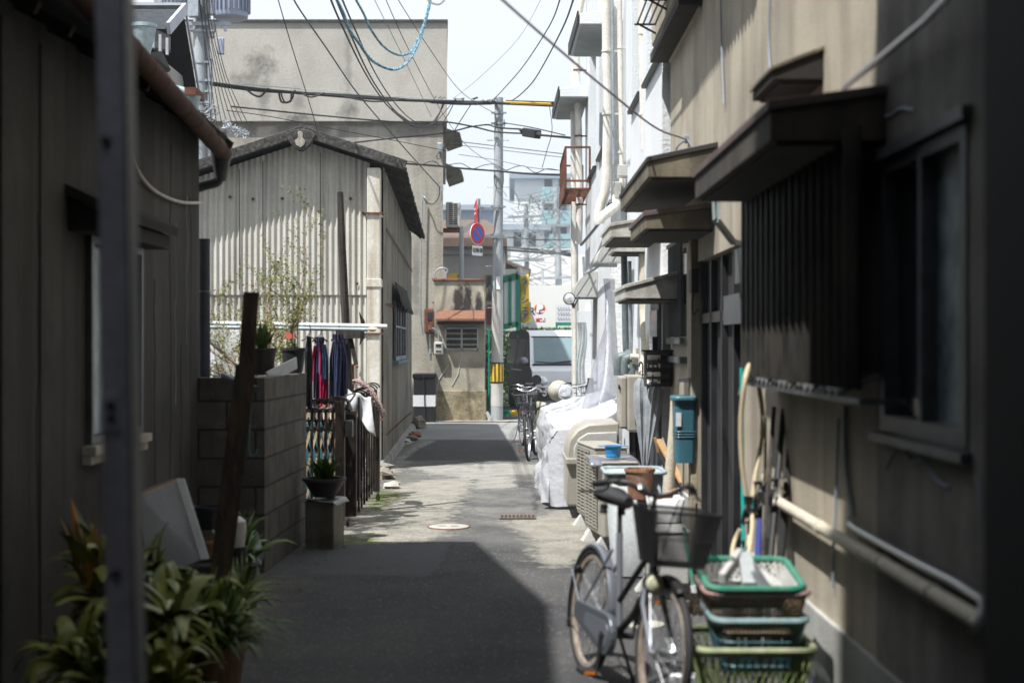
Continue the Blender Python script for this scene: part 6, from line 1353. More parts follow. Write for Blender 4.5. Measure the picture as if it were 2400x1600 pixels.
# folding gate
def gate_panel(t, x0, x1, y, n, z1, back=0, dx=0, dy=0):
    pass
gt_ = thing('folding_gate', 'bronze concertina gate pulled across the gap by the block wall', 'gate', (-1.65, 12.6, 0), group='folding gates')
xs_ = [-1.92 + .062 * k for k in range(8)]
for row, (yy, zz, n0) in enumerate(((12.72, 1.075, 0), (12.58, 1.0, 1))):
    for k, x in enumerate(xs_[:7]):
        xo = x + row * .031
        g = MB(); g.box((xo - .006, yy - .008, .06 + row * .0), (xo + .006, yy + .008, zz)); g.build('bar', 'bronze', gt_, smooth=False)
        if k < 7:
            g = MB(); cpt = Vector((xo + .031, yy, zz - .005)); g.tube([cpt + Vector((math.cos(a) * .055, 0, math.sin(a) * .038)) for a in [math.pi * i / 8 for i in range(9)]], .0105, 6); g.tube([cpt + Vector((math.cos(a) * .04, 0, math.sin(a) * .024)) for a in [math.pi * i / 8 for i in range(9)]], .004, 5); g.build('arch', 'bronze', gt_)
for k in range(6):
    for j in range(4):
        x = xs_[k] + .005; z = .14 + j * .235; g = MB(); g.beam((x, 12.63, z), (x + .062, 12.63, z + .215), .022, .008, up=(0, 1, 0)); g.build('slanted_strap', 'brass_lit', gt_, smooth=False)
        g = MB(); g.beam((x + .062, 12.66, z), (x, 12.66, z + .215), .022, .008, up=(0, 1, 0)); g.build('rear_strap', 'bronze', gt_, smooth=False)
g = MB(); g.box((-1.555, 12.5, .05), (-1.475, 12.6, 1.10)); ep = g.build('end_post', 'bronze', gt_, smooth=False, bevel=.005)
g = MB(); cpt = Vector((-1.53, 12.55, 1.10)); g.extr([cpt + Vector((math.cos(a) * .085 , -.05, math.sin(a) * .04)) for a in [math.pi * i / 8 for i in range(9)]], (0, .1, 0)); g.build('cap', 'bronze', ep)
g = MB(); g.box((-1.47, 12.5, .78), (-1.405, 12.62, .93)); g.build('lock_box', 'black', ep, smooth=False, bevel=.006)
for x in (-1.53, -1.44):
    g = MB(); g.lathe([(.03, -.012), (.034, 0), (.03, .012)], (x, 12.48, .034), 14, ax=(1, 0, 0)); g.build('caster', 'black_rubber', gt_)
g = MB(); g.beam((-1.95, 12.55, .07), (-1.42, 12.52, .07), .02, .02); g.build('bottom_rail', 'steel', gt_, smooth=False)
g2 = thing('folding_gate', 'second gate leaf folded in a row toward the white corner post', 'gate', (-1.45, 14, 0), group='folding gates')
for k in range(8):
    y = 12.9 + k * .30; x = -1.42 - k * .006
    g = MB(); g.box((x - .08, y - .012, .08), (x - .06, y + .012, 1.10)); g.box((x + .02, y - .012, .08), (x + .04, y + .012, 1.12)); g.build('bar', 'bronze', g2, smooth=False)
    g = MB(); cpt = Vector((x - .02, y, 1.10 + k * .006)); g.tube([cpt + Vector((math.cos(a) * .085, 0, math.sin(a) * .05)) for a in [math.pi * i / 8 for i in range(9)]], .009, 6); g.build('arch', 'bronze', g2)
for k in range(7):
    y = 12.9 + k * .30
    g = MB(); g.beam((-1.44, y, .15), (-1.44, y + .3, .95), .02, .01, up=(1, 0, 0)); g.beam((-1.43, y + .3, .15), (-1.43, y, .95), .02, .01, up=(1, 0, 0)); g.build('cross_strap', 'bronze', g2, smooth=False)
g = MB(); g.box((-1.50, 12.78, .05), (-1.40, 12.86, 1.0)); g.build('end_post', 'bronze', g2, smooth=False, bevel=.005)
g = MB(); g.box((-1.44, 14.9, .05), (-1.39, 15.0, .95)); g.build('rust_panel', 'bronze', g2, smooth=False)
tw = thing('white_towel', 'white towel draped over the folded gate', 'towel', (-1.38, 13.4, .7))
g = MB(); g.grid(lambda u, v: (-1.53 + .25 * u + .05 * v * u, 12.86 + .10 * (1 - u) + .02 * math.sin(u * 9 + 4 * v), 1.19 - .08 * u - .36 * v * (.35 + .65 * u) + .012 * math.sin(u * 14)), 18, 14); g.build('cloth', 'cloth_white', tw, solid=.006)
rg = thing('chenille_rug', 'pink and grey shaggy rug laid over the gate behind the white towel', 'rug', (-1.38, 13.9, .9))
g = MB(); g.grid(lambda u, v: (-1.54 + .28 * u, 13.75 + .3 * v, 1.22 - .32 * u ** 2.2), 10, 5); g.build('backing', 'chenille', rg, solid=.01)
g = MB(); rr = random.Random(3)
for k in range(520):
    u, v = rr.random(), rr.random(); c = Vector((-1.54 + .28 * u, 13.7 + .3 * v, 1.23 - .32 * u ** 2.2)); d = Vector((rr.gauss(.4 * u + .1, .35), -.5, rr.gauss(.5 - .5 * u, .35))).normalized() * .03; g.tube([c, c + d], .006, 4)
g.build('pile', 'chenille', rg)
bb = thing('blue_crate', 'dark blue plastic crate behind the concertina gate', 'crate', (-1.8, 13.3, 0))
g = MB(); g.box((-2.1, 13.1, 0), (-1.62, 13.6, .88)); g.build('body', 'teal_plastic', bb, smooth=False, bevel=.02)
g = MB(); g.box((-2.12, 13.08, .83), (-1.60, 13.62, .88)); g.build('rim', 'teal_plastic', bb, smooth=False, bevel=.01)

# oil can with bowl and plant
cn = thing('square_can', 'dull square tin can standing at the end of the block wall', 'can', (-1.475, 11.2, 0), rz=R(-14))
g = MB(); g.box((-.12, -.12, 0), (.12, .12, .37)); g.build('body', 'can', cn, world=False, smooth=False, bevel=.012)
g = MB(); g.box((-.123, -.123, .0), (.123, .123, .012)); g.box((-.123, -.123, .36), (.123, .123, .372)); g.build('seam_rim', 'can', cn, world=False, smooth=False, bevel=.003)
g = MB(); g.grid(lambda u, v: (-.14 + .29 * u, -.14 + .28 * v, .382 + .012 * math.sin(u * 5 + 1) * math.cos(v * 4) - (.03 * max(0, abs(u - .5) - .4) * 10)), 10, 10); tag(g.move(ROOT[cn.name]).build('metal_lid_sheet', 'alu', solid=.003), 'thin bent metal sheet between the square can and the bowl', 'sheet')
bwl = pot('bowl_planter', 'wide dark bowl planter with a leafy green seedling on the can', (-1.475, 11.18, .40), .165, .15, 'pot_bowl', taper=.55)
leafclump(bwl, 'leaf_hedge', (-1.475, 11.18, .53), 80, .19, .06, 8, up=1.4, spread=.9, droop=.3)
g = MB(); 
for k in range(5): g.tube([(-1.475, 11.18, .52), (-1.475 + (k - 2) * .02, 11.18, .62)], .004, 5)
g.build('stem', 'leaf', bwl)

# stones and rubble at the foot of the shed
rr = random.Random(17)
for k, (x, y, s, m, lb) in enumerate(((962, 985, .16, 'stone', 'broken brown stone stacked at the far shed corner'), (952, 1005, .12, 'brick_red', 'reddish brick piece at the far shed corner'), (935, 1020, .1, 'off_white', 'flat white stone by the shed wall'), (948, 1012, .11, 'stone', 'grey wedge stone leaning at the far shed corner'), (880, 1100, .16, 'stone', 'long broken stone at the foot of the white corner post'), (900, 1122, .10, 'concrete_pale', 'small pale slab lying in front of the white corner post'), (868, 1092, .2, 'concrete', 'grey concrete lump under the white corner post'))):
    c = G(x, y); g = MB(); g.blob(c + Vector((0, 0, s * .35)), (s, s * .8, s * .5 if k != 0 else s * 1.1), 6, .35, rr); tag(g.build('rubble_stone', m, smooth=False), lb, 'stone', 'rubble stones')
wd = thing('roadside_weed', 'thin weed growing in front of the folded gate', 'weed', G(868, 1150)); leafclump(wd, 'leaf', G(868, 1150), 22, .12, .01, 4, up=1.4, spread=.6)

# ================================================================== covers and things beside the lane, right
def bike(name, label, loc, rz, lean, Rw=.305, wb=.99, frame='chain_case', fender='silver_paint', tyre='black_rubber', grp=None, basket='front', steer=0.0, stand='side', detail=True, case='chain_case', rimc='steel', dual=True):
    t = thing(name, label, 'bicycle', loc, group=grp, rot=(lean, 0, rz))
    def B(m, nm, p=t, **k): return m.build(nm, frame if 0 else k.pop('mat'), p, world=False, **k)
    hub = {'r': Vector((0, 0, Rw)), 'f': Vector((wb, 0, Rw))}
    bb = Vector((.43 * wb / .99, 0, .27)); st = Vector((.30, 0, .72)); head0 = Vector((wb - .20, 0, .60)); head1 = Vector((wb - .245, 0, .78))
    Rs = Matrix.Translation(head0) @ Matrix.Rotation(steer, 4, Vector((-.24, 0, .97))) @ Matrix.Translation(-head0)
    for side in ('r', 'f'):
        c = hub[side]; X = Rs if side == 'f' else Matrix.Identity(4)
        g = MB(); g.tube([c + Vector((math.cos(a), 0, math.sin(a))) * (Rw - .018) for a in [2 * math.pi * k / 40 for k in range(40)]], .019, 10, closed=True); w_ = g.move(X).build(('rear' if side == 'r' else 'front') + '_wheel', tyre, t, world=False)
        g = MB(); g.lathe([(Rw - .055, -.011), (Rw - .036, -.013), (Rw - .030, 0), (Rw - .036, .013), (Rw - .055, .011), (Rw - .055, -.011)], c, 40, ax=(0, 1, 0), cap=False); g.move(X).build('rim', rimc, w_, world=False)
        g = MB(); g.lathe([(.008, -.06), (.012, -.045), (.028, -.04), (.02, -.03), (.02, .03), (.028, .04), (.012, .045), (.008, .06)], c, 12, ax=(0, 1, 0)); g.move(X).build('hub', 'steel', w_, world=False)
        g = MB()
        for k in range(28 if detail else 16):
            a = 2 * math.pi * k / (28 if detail else 16); s = 1 if k % 2 else -1; a2 = a + s * .5 * (1 if k % 4 < 2 else -1)
            g.tube([c + Vector((math.cos(a2) * .022, s * .035, math.sin(a2) * .022)), c + Vector((math.cos(a), 0, math.sin(a))) * (Rw - .05)], .0014, 4)
        g.move(X).build('spokes', 'steel', w_, world=False)
        g = MB(); a0, a1 = ((R(-25), R(175)) if side == 'r' else (R(35), R(200)))
        if side == 'r': a0, a1 = R(5), R(205)
        else: a0, a1 = R(60), R(170)
        n = 26; rf_ = Rw + .016; prf = [(-.026, -.016), (-.02, 0), (0, .006), (.02, 0), (.026, -.016)]; vs = []
        for k in range(n + 1):
            a = a0 + (a1 - a0) * k / n; d = Vector((math.cos(a), 0, math.sin(a)))
            vs += [c + d * (rf_ + q) + Vector((0, y, 0)) for y, q in prf]
        g.add(vs, [(5 * k + j, 5 * k + j + 1, 5 * k + 6 + j, 5 * k + 5 + j) for k in range(n) for j in range(4)]); g.move(X).build(('rear' if side == 'r' else 'front') + '_mudguard', fender if side == 'r' else 'black', t, world=False, solid=.002)
        g = MB()
        for s in (-1, 1):
            a = R(150) if side == 'r' else R(120)
            g.tube([c + Vector((0, s * .055, 0)), c + Vector((math.cos(a) * (Rw + .01), s * .03, math.sin(a) * (Rw + .01)))], .003, 5)
            if side == 'r': g.tube([c + Vector((0, s * .055, 0)), c + Vector((math.cos(R(200)) * (Rw + .01), s * .03, math.sin(R(200)) * (Rw + .01)))], .003, 5)
        g.move(X).build('mudguard_stay', 'steel', t, world=False)
    g = MB(); g.tube([bb, st], .016, 12); g.build('seat_tube', 'silver_paint' if detail else frame, t, world=False)
    g = MB(); g.tube([bb + Vector((.0, 0, .02)), bb.lerp(head0, .5) + Vector((0, 0, -.03)), head0 + Vector((-.005, 0, .01))], .018, 12); g.build('down_tube', frame, t, world=False)
    if dual:
        g = MB(); g.tube([bb.lerp(st, .33), (bb.lerp(st, .33) + head1) / 2 + Vector((0, 0, -.035)), head1 + Vector((.02, 0, -.06))], .014, 12); g.build('top_tube', frame, t, world=False)
    g = MB(); g.tube([head0, head1], .02, 12); g.build('head_tube', frame, t, world=False)
    g = MB()
    for s in (-1, 1):
        g.tube([hub['r'] + Vector((0, s * .058, 0)), bb + Vector((-.02, s * .025, 0))], .009, 8); g.tube([hub['r'] + Vector((0, s * .058, 0)), st + Vector((-.02, s * .02, -.08))], .007, 8)
    g.build('rear_stays', 'silver_paint', t, world=False)
    g = MB()
    for s in (-1, 1): g.tube([head0 + Vector((.0, s * .035, -.02)), head0 + Vector((.035, s * .05, -.12)), hub['f'] + Vector((0, s * .055, 0))], [.014, .012, .009], 8)
    g.tube([head0 + Vector((0, -.04, -.02)), head0 + Vector((0, .04, -.02))], .015, 8); g.move(Rs).build('fork', 'silver_paint' if detail else frame, t, world=False)
    g = MB(); g.tube([st, st + Vector((-.035, 0, .13))], .0125, 10); g.build('seat_post', 'black' if detail else 'steel', t, world=False)
    sc = st + Vector((-.05, 0, .15)); g = MB()
    def sad(u, v):
        x = -.13 + .26 * u; wd = .068 * (1 - u) ** .6 + .02; a = math.pi * 2 * v; return sc + Vector((x, math.cos(a) * wd, math.sin(a) * (.042 - .014 * u) + .012 * (1 - u)))
    g.grid(sad, 12, 16); k = len(g.v); g.add([sad(0, j / 16) for j in range(16)], [tuple(range(16))]); g.add([sad(1, j / 16) for j in range(16)], [tuple(range(16))]); sdl = g.build('saddle', 'black', t, world=False)
    g = MB()
    for s in (-1, 1):
        q = [sc + Vector((-.07, s * .04, -.03 - .012 * (i % 2))) for i in range(2)]; g.lathe([(.018, 0), (.02, .01), (.016, .02), (.02, .03), (.016, .045)], sc + Vector((-.08, s * .045, -.075)), 10)
    g.build('saddle_spring', 'black', sdl, world=False)
    stem = head1 + Vector((-.035, 0, .16)); g = MB(); g.tube([head1, head1 + Vector((-.035, 0, .13)), stem + Vector((.02, 0, .0))], .012, 10); g.move(Rs).build('stem', 'steel', t, world=False)
    g = MB()
    for s in (-1, 1):
        g.tube(smoothpath([stem + Vector((.02, 0, 0)), stem + Vector((.03, s * .06, .01)), stem + Vector((.0, s * .13, .045)), stem + Vector((-.05, s * .19, .04)), stem + Vector((-.13, s * .225, .025))], 5), .011, 8)
    hb_ = g.move(Rs).build('handlebar', 'black' if detail else 'steel', t, world=False)
    g = MB()
    for s in (-1, 1): g.tube([stem + Vector((-.06, s * .195, .037)), stem + Vector((-.15, s * .235, .018))], .016, 10)
    g.move(Rs).build('grip', 'black', hb_, world=False)
    g = MB()
    for s in (-1, 1):
        g.tube(smoothpath([stem + Vector((-.03, s * .2, .04)), stem + Vector((-.05, s * .22, .0)), stem + Vector((-.17, s * .29, -.02))], 4), .006, 6)
        g.tube(smoothpath([stem + Vector((-.03, s * .2, .04)), stem + Vector((.1, s * .1, .06)), head1 + Vector((.08, s * .03, .0)), head0 + Vector((0, s * .02, -.02))], 5), .0035, 5)
    g.move(Rs).build('brake_lever', 'black', hb_, world=False)
    g = MB(); g.lathe([(.026, 0), (.03, .008), (.02, .022), (.004, .028)], stem + Vector((.01, -.07, .02)), 14); g.move(Rs).build('bell', 'steel', hb_, world=False)
    if basket:
        bc = head1 + Vector((.24, 0, -.10)); bw0, bw1, bl0, bl1, bh_ = .11, .15, .09, .135, .225
        def corner(sx_, sy_, v): return bc + Vector((sx_ * (bl0 + (bl1 - bl0) * v), sy_ * (bw0 + (bw1 - bw0) * v), bh_ * v))
        g = MB(); cs_ = [(-1, -1), (1, -1), (1, 1), (-1, 1)]
        for v in ([0, .5, 1] if detail else [0, .5, 1]): g.tube([corner(a, b, v) for a, b in cs_], .004 if v < 1 else .007, 6, closed=True)
        bk = g.move(Rs).build('basket', 'black', t, world=False)
        g = MB(); nm_ = 26 if detail else 9; nh = 20 if detail else 6
        for i in range(4):
            a, b = cs_[i], cs_[(i + 1) % 4]
            for k in range(nm_ + 1):
                u = k / nm_; p0 = corner(*a, 0).lerp(corner(*b, 0), u); p1_ = corner(*a, 1).lerp(corner(*b, 1), u); g.beam(p0, p1_, .0028, .0028)
            for k in range(1, nh): v = k / nh; g.beam(corner(*a, v), corner(*b, v), .0028, .0028)
        for k in range(nm_): u = k / nm_; g.beam(corner(-1, -1, 0).lerp(corner(1, -1, 0), u), corner(-1, 1, 0).lerp(corner(1, 1, 0), u), .003, .003)
        g.move(Rs).build('basket_mesh', 'black', bk, world=False, smooth=False)
    if detail:
        c = head0 + Vector((.19, -.035, -.01)); g = MB(); g.lathe([(.015, -.09), (.035, -.06), (.042, 0), (.044, .005)], c + Vector((-.0, -.03, 0)), 16, ax=(1, 0, 0)); lmp = g.move(Rs).build('headlamp', 'black', t, world=False)
        g = MB(); g.lathe([(.041, .004), (.036, .02), (.014, .03)], c + Vector((0, -.03, 0)), 16, ax=(1, 0, 0)); g.move(Rs).build('lens', 'lens_old', lmp, world=False)
        g = MB(); cc_ = hub['r'] + Vector((-.03, -.05, -.0)); q = []
        for k in range(11): a = R(90 + 18 * k); q.append(hub['r'] + Vector((math.cos(a) * .05, 0, math.sin(a) * .05)))
        for k in range(11): a = R(-90 + 18 * k); q.append(bb + Vector((math.cos(a) * .095, 0, math.sin(a) * .095)))
        g.extr([v + Vector((0, -.075, 0)) for v in q], (0, .035, 0)); cg = g.build('chain_case', 'chain_case', t, world=False, smooth=False, bevel=.008)
        g = MB(); g.extr([bb.lerp(v, .62) + Vector((0, -.078, 0)) for v in q], (0, .005, 0)); g.build('case_recess', 'silver_paint', cg, world=False, smooth=False)
    g = MB(); g.tube([bb + Vector((0, -.09, 0)), bb + Vector((.02, -.10, -.165))], .009, 8); g.tube([bb + Vector((0, .07, 0)), bb + Vector((-.02, .08, .165))], .009, 8); g.tube([bb + Vector((0, -.09, 0)), bb + Vector((0, .07, 0))], .016, 10); cr = g.build('crank', 'black' if detail else 'steel', t, world=False)
    for s, z, x in ((-1, -.165, .02), (1, .165, -.02)):
        g = MB(); c = bb + Vector((x, s * .145, z)); g.box(tuple(c - Vector((.045, .038, .011))), tuple(c + Vector((.045, .038, .011)))); pd = g.build('pedal', 'black', cr, world=False, smooth=False, bevel=.004)
        g = MB(); g.box(tuple(c + Vector((.0451, -.025, -.006))), tuple(c + Vector((.048, .025, .006)))); g.box(tuple(c - Vector((.048, .025, .006))), tuple(c - Vector((.0451, -.025, -.006)))); g.build('reflector', 'amber', pd, world=False, smooth=False)
    g = MB()
    if stand == 'side': g.tube([bb + Vector((-.1, .03, -.0)), bb + Vector((-.16, .16, -.262 + .0)), bb + Vector((-.13, .18, -.262))], .008, 8)
    else:
        zz = .012; h = hub['r']; g.tube(smoothpath([h + Vector((0, -.06, 0)), h + Vector((-.1, -.1, -.2)), Vector((-.14, -.17, zz)), Vector((-.15, 0, zz + .01)), Vector((-.14, .17, zz)), h + Vector((-.1, .1, -.2)), h + Vector((0, .06, 0))], 3), .007, 6)
    g.build('kickstand', 'steel' if stand != 'side' else 'black', t, world=False)
    g = MB(); g.lathe([(.02, 0), (.022, .01), (.01, .02)], hub['r'] + Vector((-.5 * Rw - .03, -.02, Rw * .55)), 10, ax=(-1, 0, .3)); g.build('rear_reflector', 'red' if not detail else 'black', t, world=False)
    if not detail:
        g = MB(); 
        for s in (-1, 1): g.tube([hub['r'] + Vector((-.25, s * .05, Rw + .07)), hub['r'] + Vector((.15, s * .05, Rw + .07))], .005, 6); g.tube([hub['r'] + Vector((-.2, s * .05, Rw + .07)), hub['r'] + Vector((0, s * .06, 0))], .004, 6)
        for k in range(5): g.tube([hub['r'] + Vector((-.25 + .1 * k, -.05, Rw + .07)), hub['r'] + Vector((-.25 + .1 * k, .05, Rw + .07))], .004, 6)
        g.build('rear_rack', 'black', t, world=False)
    return t
bike('bicycle', 'silver and black bicycle with a mesh front basket leaning in the foreground', (.355, 6.92, .0), math.atan2(-.965, .25), R(-6), frame='black', steer=R(0), rimc='rusty_rim')
bike('bicycle', 'black bicycle parked left of the white scooter on a rear stand', (.17, 22.4, 0), R(-84), R(2), Rw=.335, wb=1.08, frame='black', fender='black', grp='black bicycles', detail=False, stand='rear')
bike('bicycle', 'black bicycle pressed against the left side of the white scooter', (.34, 20.6, 0), R(-96), R(3), Rw=.335, wb=1.08, frame='black', fender='black', grp='black bicycles', detail=False, stand='rear')

# scooter under a white cover
sc = thing('motor_scooter', 'cream motor scooter with round headlamp half under a white cover', 'scooter', (.62, 17.2, 0))
hd = P(1290, 900, 16.6)
g = MB(); g.blob(hd + Vector((-.03, .12, .01)), (.13, .16, .125), 12, 0); g.build('headlamp_cowl', 'cream', sc)
g = MB(); g.lathe([(.085, -.02), (.1, 0), (.1, .03), (.092, .04)], hd + Vector((.04, -.08, .005)), 26, ax=(.1, -1, 0)); hl = g.build('headlamp_ring', 'chrome', sc)
g = MB(); g.lathe([(.09, .035), (.07, .055), (.03, .068), (.002, .07)], hd + Vector((.04, -.08, .005)), 26, ax=(.1, -1, 0)); g.build('lens', 'lamp_glass', hl)
g = MB(); g.tube(smoothpath([hd + Vector((-.36, .12, .08)), hd + Vector((-.2, .12, .06)), hd + Vector((0, .14, .03)), hd + Vector((.2, .12, .06)), hd + Vector((.38, .1, .1))], 5), .013, 8); g.build('handlebar', 'steel', sc)
for s, v in ((-1, (-.42, .12, .085)), (1, (.42, .1, .11))):
    g = MB(); g.tube([hd + Vector(v), hd + Vector((v[0] * .72, v[1], v[2] * .9))], .02, 10); g.build('grip', 'black', sc)
for s in (-1, 1):
    g = MB(); c = hd + Vector((s * .20, .03, -.02)); g.lathe([(.015, -.05), (.03, -.02), (.03, .0), (.02, .02)], c, 12, ax=(0, -1, 0)); g.build('indicator', 'chrome', sc)
for x, y in ((1232, 872), (1348, 872)):
    g = MB(); c = P(x, y, 16.7) if x < 1300 else P(1352, 893, 16.7); g.lathe([(.02, -.015), (.055, 0), (.058, .01)], c, 18, ax=(0, -1, 0)); mm = g.build('mirror', 'chrome', sc)
    g = MB(); g.tube([hd + Vector((.2 if x > 1300 else -.2, .1, .06)), c], .006, 6); g.build('stalk', 'black', mm)
g = MB(); g.grid(lambda u, v: Vector((.30 + .16 * u + .04 * math.sin(math.pi * u), 16.9 - .22 * math.sin(math.pi * u), .32 + .60 * v - .02 * u)), 10, 8); g.build('leg_shield', 'cream', sc, solid=.02)
g = MB(); g.tube([Vector((.46, 16.55, .26)) + Vector((0, math.cos(a), math.sin(a))) * .22 for a in [2 * math.pi * k / 28 for k in range(28)]], .04, 8, closed=True); g.build('front_wheel', 'black_rubber', sc)
g = MB(); g.blob((.46, 16.55, .42), (.07, .26, .12), 8, 0); g.build('front_fender', 'cream', sc)
g = MB(); g.tube([(.36, 16.7, .4), (.36, 16.62, .7)], .02, 8); g.tube(smoothpath([(.28, 16.8, .78), (.30, 16.7, .84), (.42, 16.68, .88)], 4), .016, 6); g.build('fork', 'black', sc)
g = MB(); g.tube([P(1356, 868, 16.4), P(1358, 935, 16.4)], .035, 8); g.build('basket_stay', 'old_wood', sc)
g = MB(); g.tube([Vector((.82, 17.5, 1.05)) + Vector((math.cos(a) * .2, .12 * math.sin(a), .05 * math.sin(a))) for a in [math.pi * 2 * k / 20 for k in range(20)]], .005, 5, closed=True); g.tube([(.62, 17.5, 1.05), (.66, 17.5, .9)], .004, 5); g.build('rear_basket_hoop', 'black', sc)

cv = thing('scooter_cover', 'crumpled white cover draped over the scooter down to the lane', 'cover', (.75, 15.6, 0))
rr = random.Random(77)
from mathutils import noise as NZ
def cvf(u, v):
    # u along the lane (near 0 -> far 1), v from wall top (0) over the edge down (1)
    y = 13.9 + 2.45 * u
    xt = 1.12 - .02 * u; xl = (.50 - .02 * u) if True else 0
    xl = .44 - .02 * u; ztop = .87 + .03 * math.sin(u * 2.5) - .10 * max(0, .35 - u) * 2
    if v < .4: t = v / .4; x = xt + (xl - xt) * t; z = ztop + .14 * (1 - t) ** 3 - .05 * t ** 3
    else: t = (v - .4) / .6; x = xl - .10 * t ** .7 - .0 * t; z = (ztop - .05) * (1 - t ** 1.05) + (.06 + .16 * u * u) * t
    n = NZ.noise(Vector((u * 5, v * 3.2, 1.3))) * .11 + abs(NZ.noise(Vector((u * 9, v * 2.4, 5.3)))) * .13 + abs(NZ.noise(Vector((u * 22, v * 7, 9)))) * .06 + abs(NZ.noise(Vector((u * 40, v * 20, 3)))) * .02
    fold = (.045 * math.sin(u * 17 + 2 * math.sin(v * 3))) * max(0, v - .35)
    return Vector((x - n - fold, y + n * .7, z + n * .5 * (1 - max(0, v - .4))))
g = MB(); g.grid(cvf, 90, 70)
def cve(u, v):  # near end, facing the viewer
    a = cvf(0, u); return Vector((a.x, a.y - .12 * v * math.sin(math.pi * u) - .05 * v + .03 * math.sin(u * 14) * v, a.z * (1 - v) + .05 * v + .02 * math.sin(u * 11)))
g.grid(cve, 40, 24); g.build('sheet', 'cover_white', cv)
sv = thing('silver_sheet', 'tall silver plastic sheet hanging on the white wall behind the scooter', 'sheet', (1.1, 16, .8))
def svf(u, v):
    xl = 1385 - 55 * v ** 1.3 + 14 * math.sin(v * 3.1); xr = 1412 + 12 * v; d = 15.9 - .9 * v; x = xl + (xr - xl) * u
    p = P(x, 640 + 310 * v, d - .25 * math.sin(math.pi * u) * (.4 + v)); n = NZ.noise(Vector((u * 3, v * 2.2, 2))) * .05 + NZ.noise(Vector((u * 7, v * 4, 7))) * .016
    return p + Vector((-n, -n, 0))
g = MB(); g.grid(svf, 26, 50); g.build('sheet', 'silver_sheet', sv)
for (x, y) in ((1373, 935), (1389, 958), (1358, 770)):
    g = MB(); c = P(x, y, 14.9); g.tube([c + Vector((math.cos(a), 0, math.sin(a))) * .014 for a in [2 * math.pi * k / 12 for k in range(12)]], .004, 5, closed=True); g.build('eyelet', 'steel', sv)
for (lb, x0, x1, y0, y1, d) in (('clear plastic sheet wrapped round the far drainpipe', 1326, 1346, 740, 940, 19.5), ('clear plastic sheet hanging between the beige ducts', 1478, 1500, 640, 790, 14.2)):
    g = MB(); g.grid(lambda u, v: P(x0 + (x1 - x0) * u + 3 * math.sin(v * 9), y0 + (y1 - y0) * v, d - .1 * math.sin(u * 3.14) + .03 * math.sin(u * 20 + v * 8)), 16, 16); tag(g.build('clear_sheet', 'clear_sheet'), lb, 'sheet')

# rounded beige cover / chest
ch = thing('rounded_chest', 'beige plastic chest with an arched lid behind the air conditioners', 'chest', (.83, 13.4, 0))
g = MB(); prof = [(.50, .12), (.50, .6), (.52, .72), (.60, .82), (.70, .87), (.98, .885), (.98, .12)]
g.extr([(x, 13.0, z) for x, z in prof], (0, .8, 0)); g.build('body', 'ac_beige', ch, bevel=.02)
g = MB(); prof2 = [(.56, .55), (.565, .66), (.61, .74), (.69, .79), (.96, .80), (.96, .55)]
g.extr([(x, 12.97, z) for x, z in prof2], (0, .03, 0)); g.build('end_panel', 'off_white', ch, bevel=.01)
g = MB(); g.box((.49, 12.95, .50), (.99, 13.85, .56)); g.build('rim', 'ac_beige', ch, smooth=False, bevel=.012)
ac1 = ac_unit('air_conditioner', 'beige outdoor air conditioner unit farther from the bicycle', (.775, 12.3, 0), R(-82), group='outdoor air conditioners', w=.8, d=.28, h=.62)
ac2 = ac_unit('air_conditioner', 'beige outdoor air conditioner unit with the blue strainer on top', (.79, 11.36, 0), R(-82), group='outdoor air conditioners', w=.72, d=.27, h=.57)
ac3 = ac_unit('air_conditioner', 'low outdoor unit partly hidden by the foreground bicycle basket', (.98, 9.1, 0), R(-90), group='outdoor air conditioners', w=.5, d=.25, h=.32, m='off_white')
g = MB(); g.grid(lambda u, v: (.60 + .40 * u, 11.0 + .62 * v, .694 + .008 * math.sin(u * 6 + v * 3) - .05 * max(0, .1 - v) * 8 - .03 * max(0, u - .9) * 8), 14, 14); tag(g.build('foil_mat', 'silver_sheet', solid=.003), 'crinkled silver mat under the blue strainer', 'mat')
bs = thing('blue_strainer', 'bright blue plastic strainer bowl on the silver mat', 'strainer', (.80, 11.25, .703))
g = MB(); g.lathe([(.052, 0), (.056, .004), (.066, .085), (.078, .09), (.078, .096), (.064, .096), (.058, .01), (.01, .008)], (.80, 11.25, .703), 28, cap=False); g.build('bowl', 'blue_plastic', bs)
for s in (-1, 1):
    g = MB(); g.box((.80 + s * .095 - .024, 11.225, .791), (.80 + s * .095 + .024, 11.275, .799)); g.build('handle', 'blue_plastic', bs, smooth=False, bevel=.003)
tbx = thing('grey_tub', 'grey plastic tub with pale rim behind the foreground bicycle', 'tub', (.84, 9.85, 0))
def rrect(cx, cy, hx_, hy, r, n=5):
    out = []
    for qx, qy, a0 in ((1, 1, 0), (-1, 1, 90), (-1, -1, 180), (1, -1, 270)):
        for k in range(n + 1): a = R(a0 + 90 * k / n); out.append((cx + qx * (hx_ - r) + r * math.cos(a), cy + qy * (hy - r) + r * math.sin(a)))
    return out
def tubshape(mb, cx, cy, z0, z1, hx0, hy0, hx1, hy1, r, wall=True):
    a = rrect(cx, cy, hx0, hy0, r); b = rrect(cx, cy, hx1, hy1, r); k = len(a); mb.add([(x, y, z0) for x, y in a] + [(x, y, z1) for x, y in b], [tuple(range(k))[::-1]] + [(i, (i + 1) % k, (i + 1) % k + k, i + k) for i in range(k)])
g = MB(); tubshape(g, .84, 9.85, .02, .72, .14, .16, .19, .21, .05); g.build('body', 'grey_tub', tbx, solid=.006)
g = MB(); g.tube([(x, y, .725) for x, y in rrect(.84, 9.85, .205, .225, .06)], .014, 8, closed=True); g.build('rim', 'pale_blue_plastic', tbx)
wtb = thing('white_basin', 'white basin with scrap wood beside the brown vinyl pot', 'basin', (1.08, 9.6, .65))
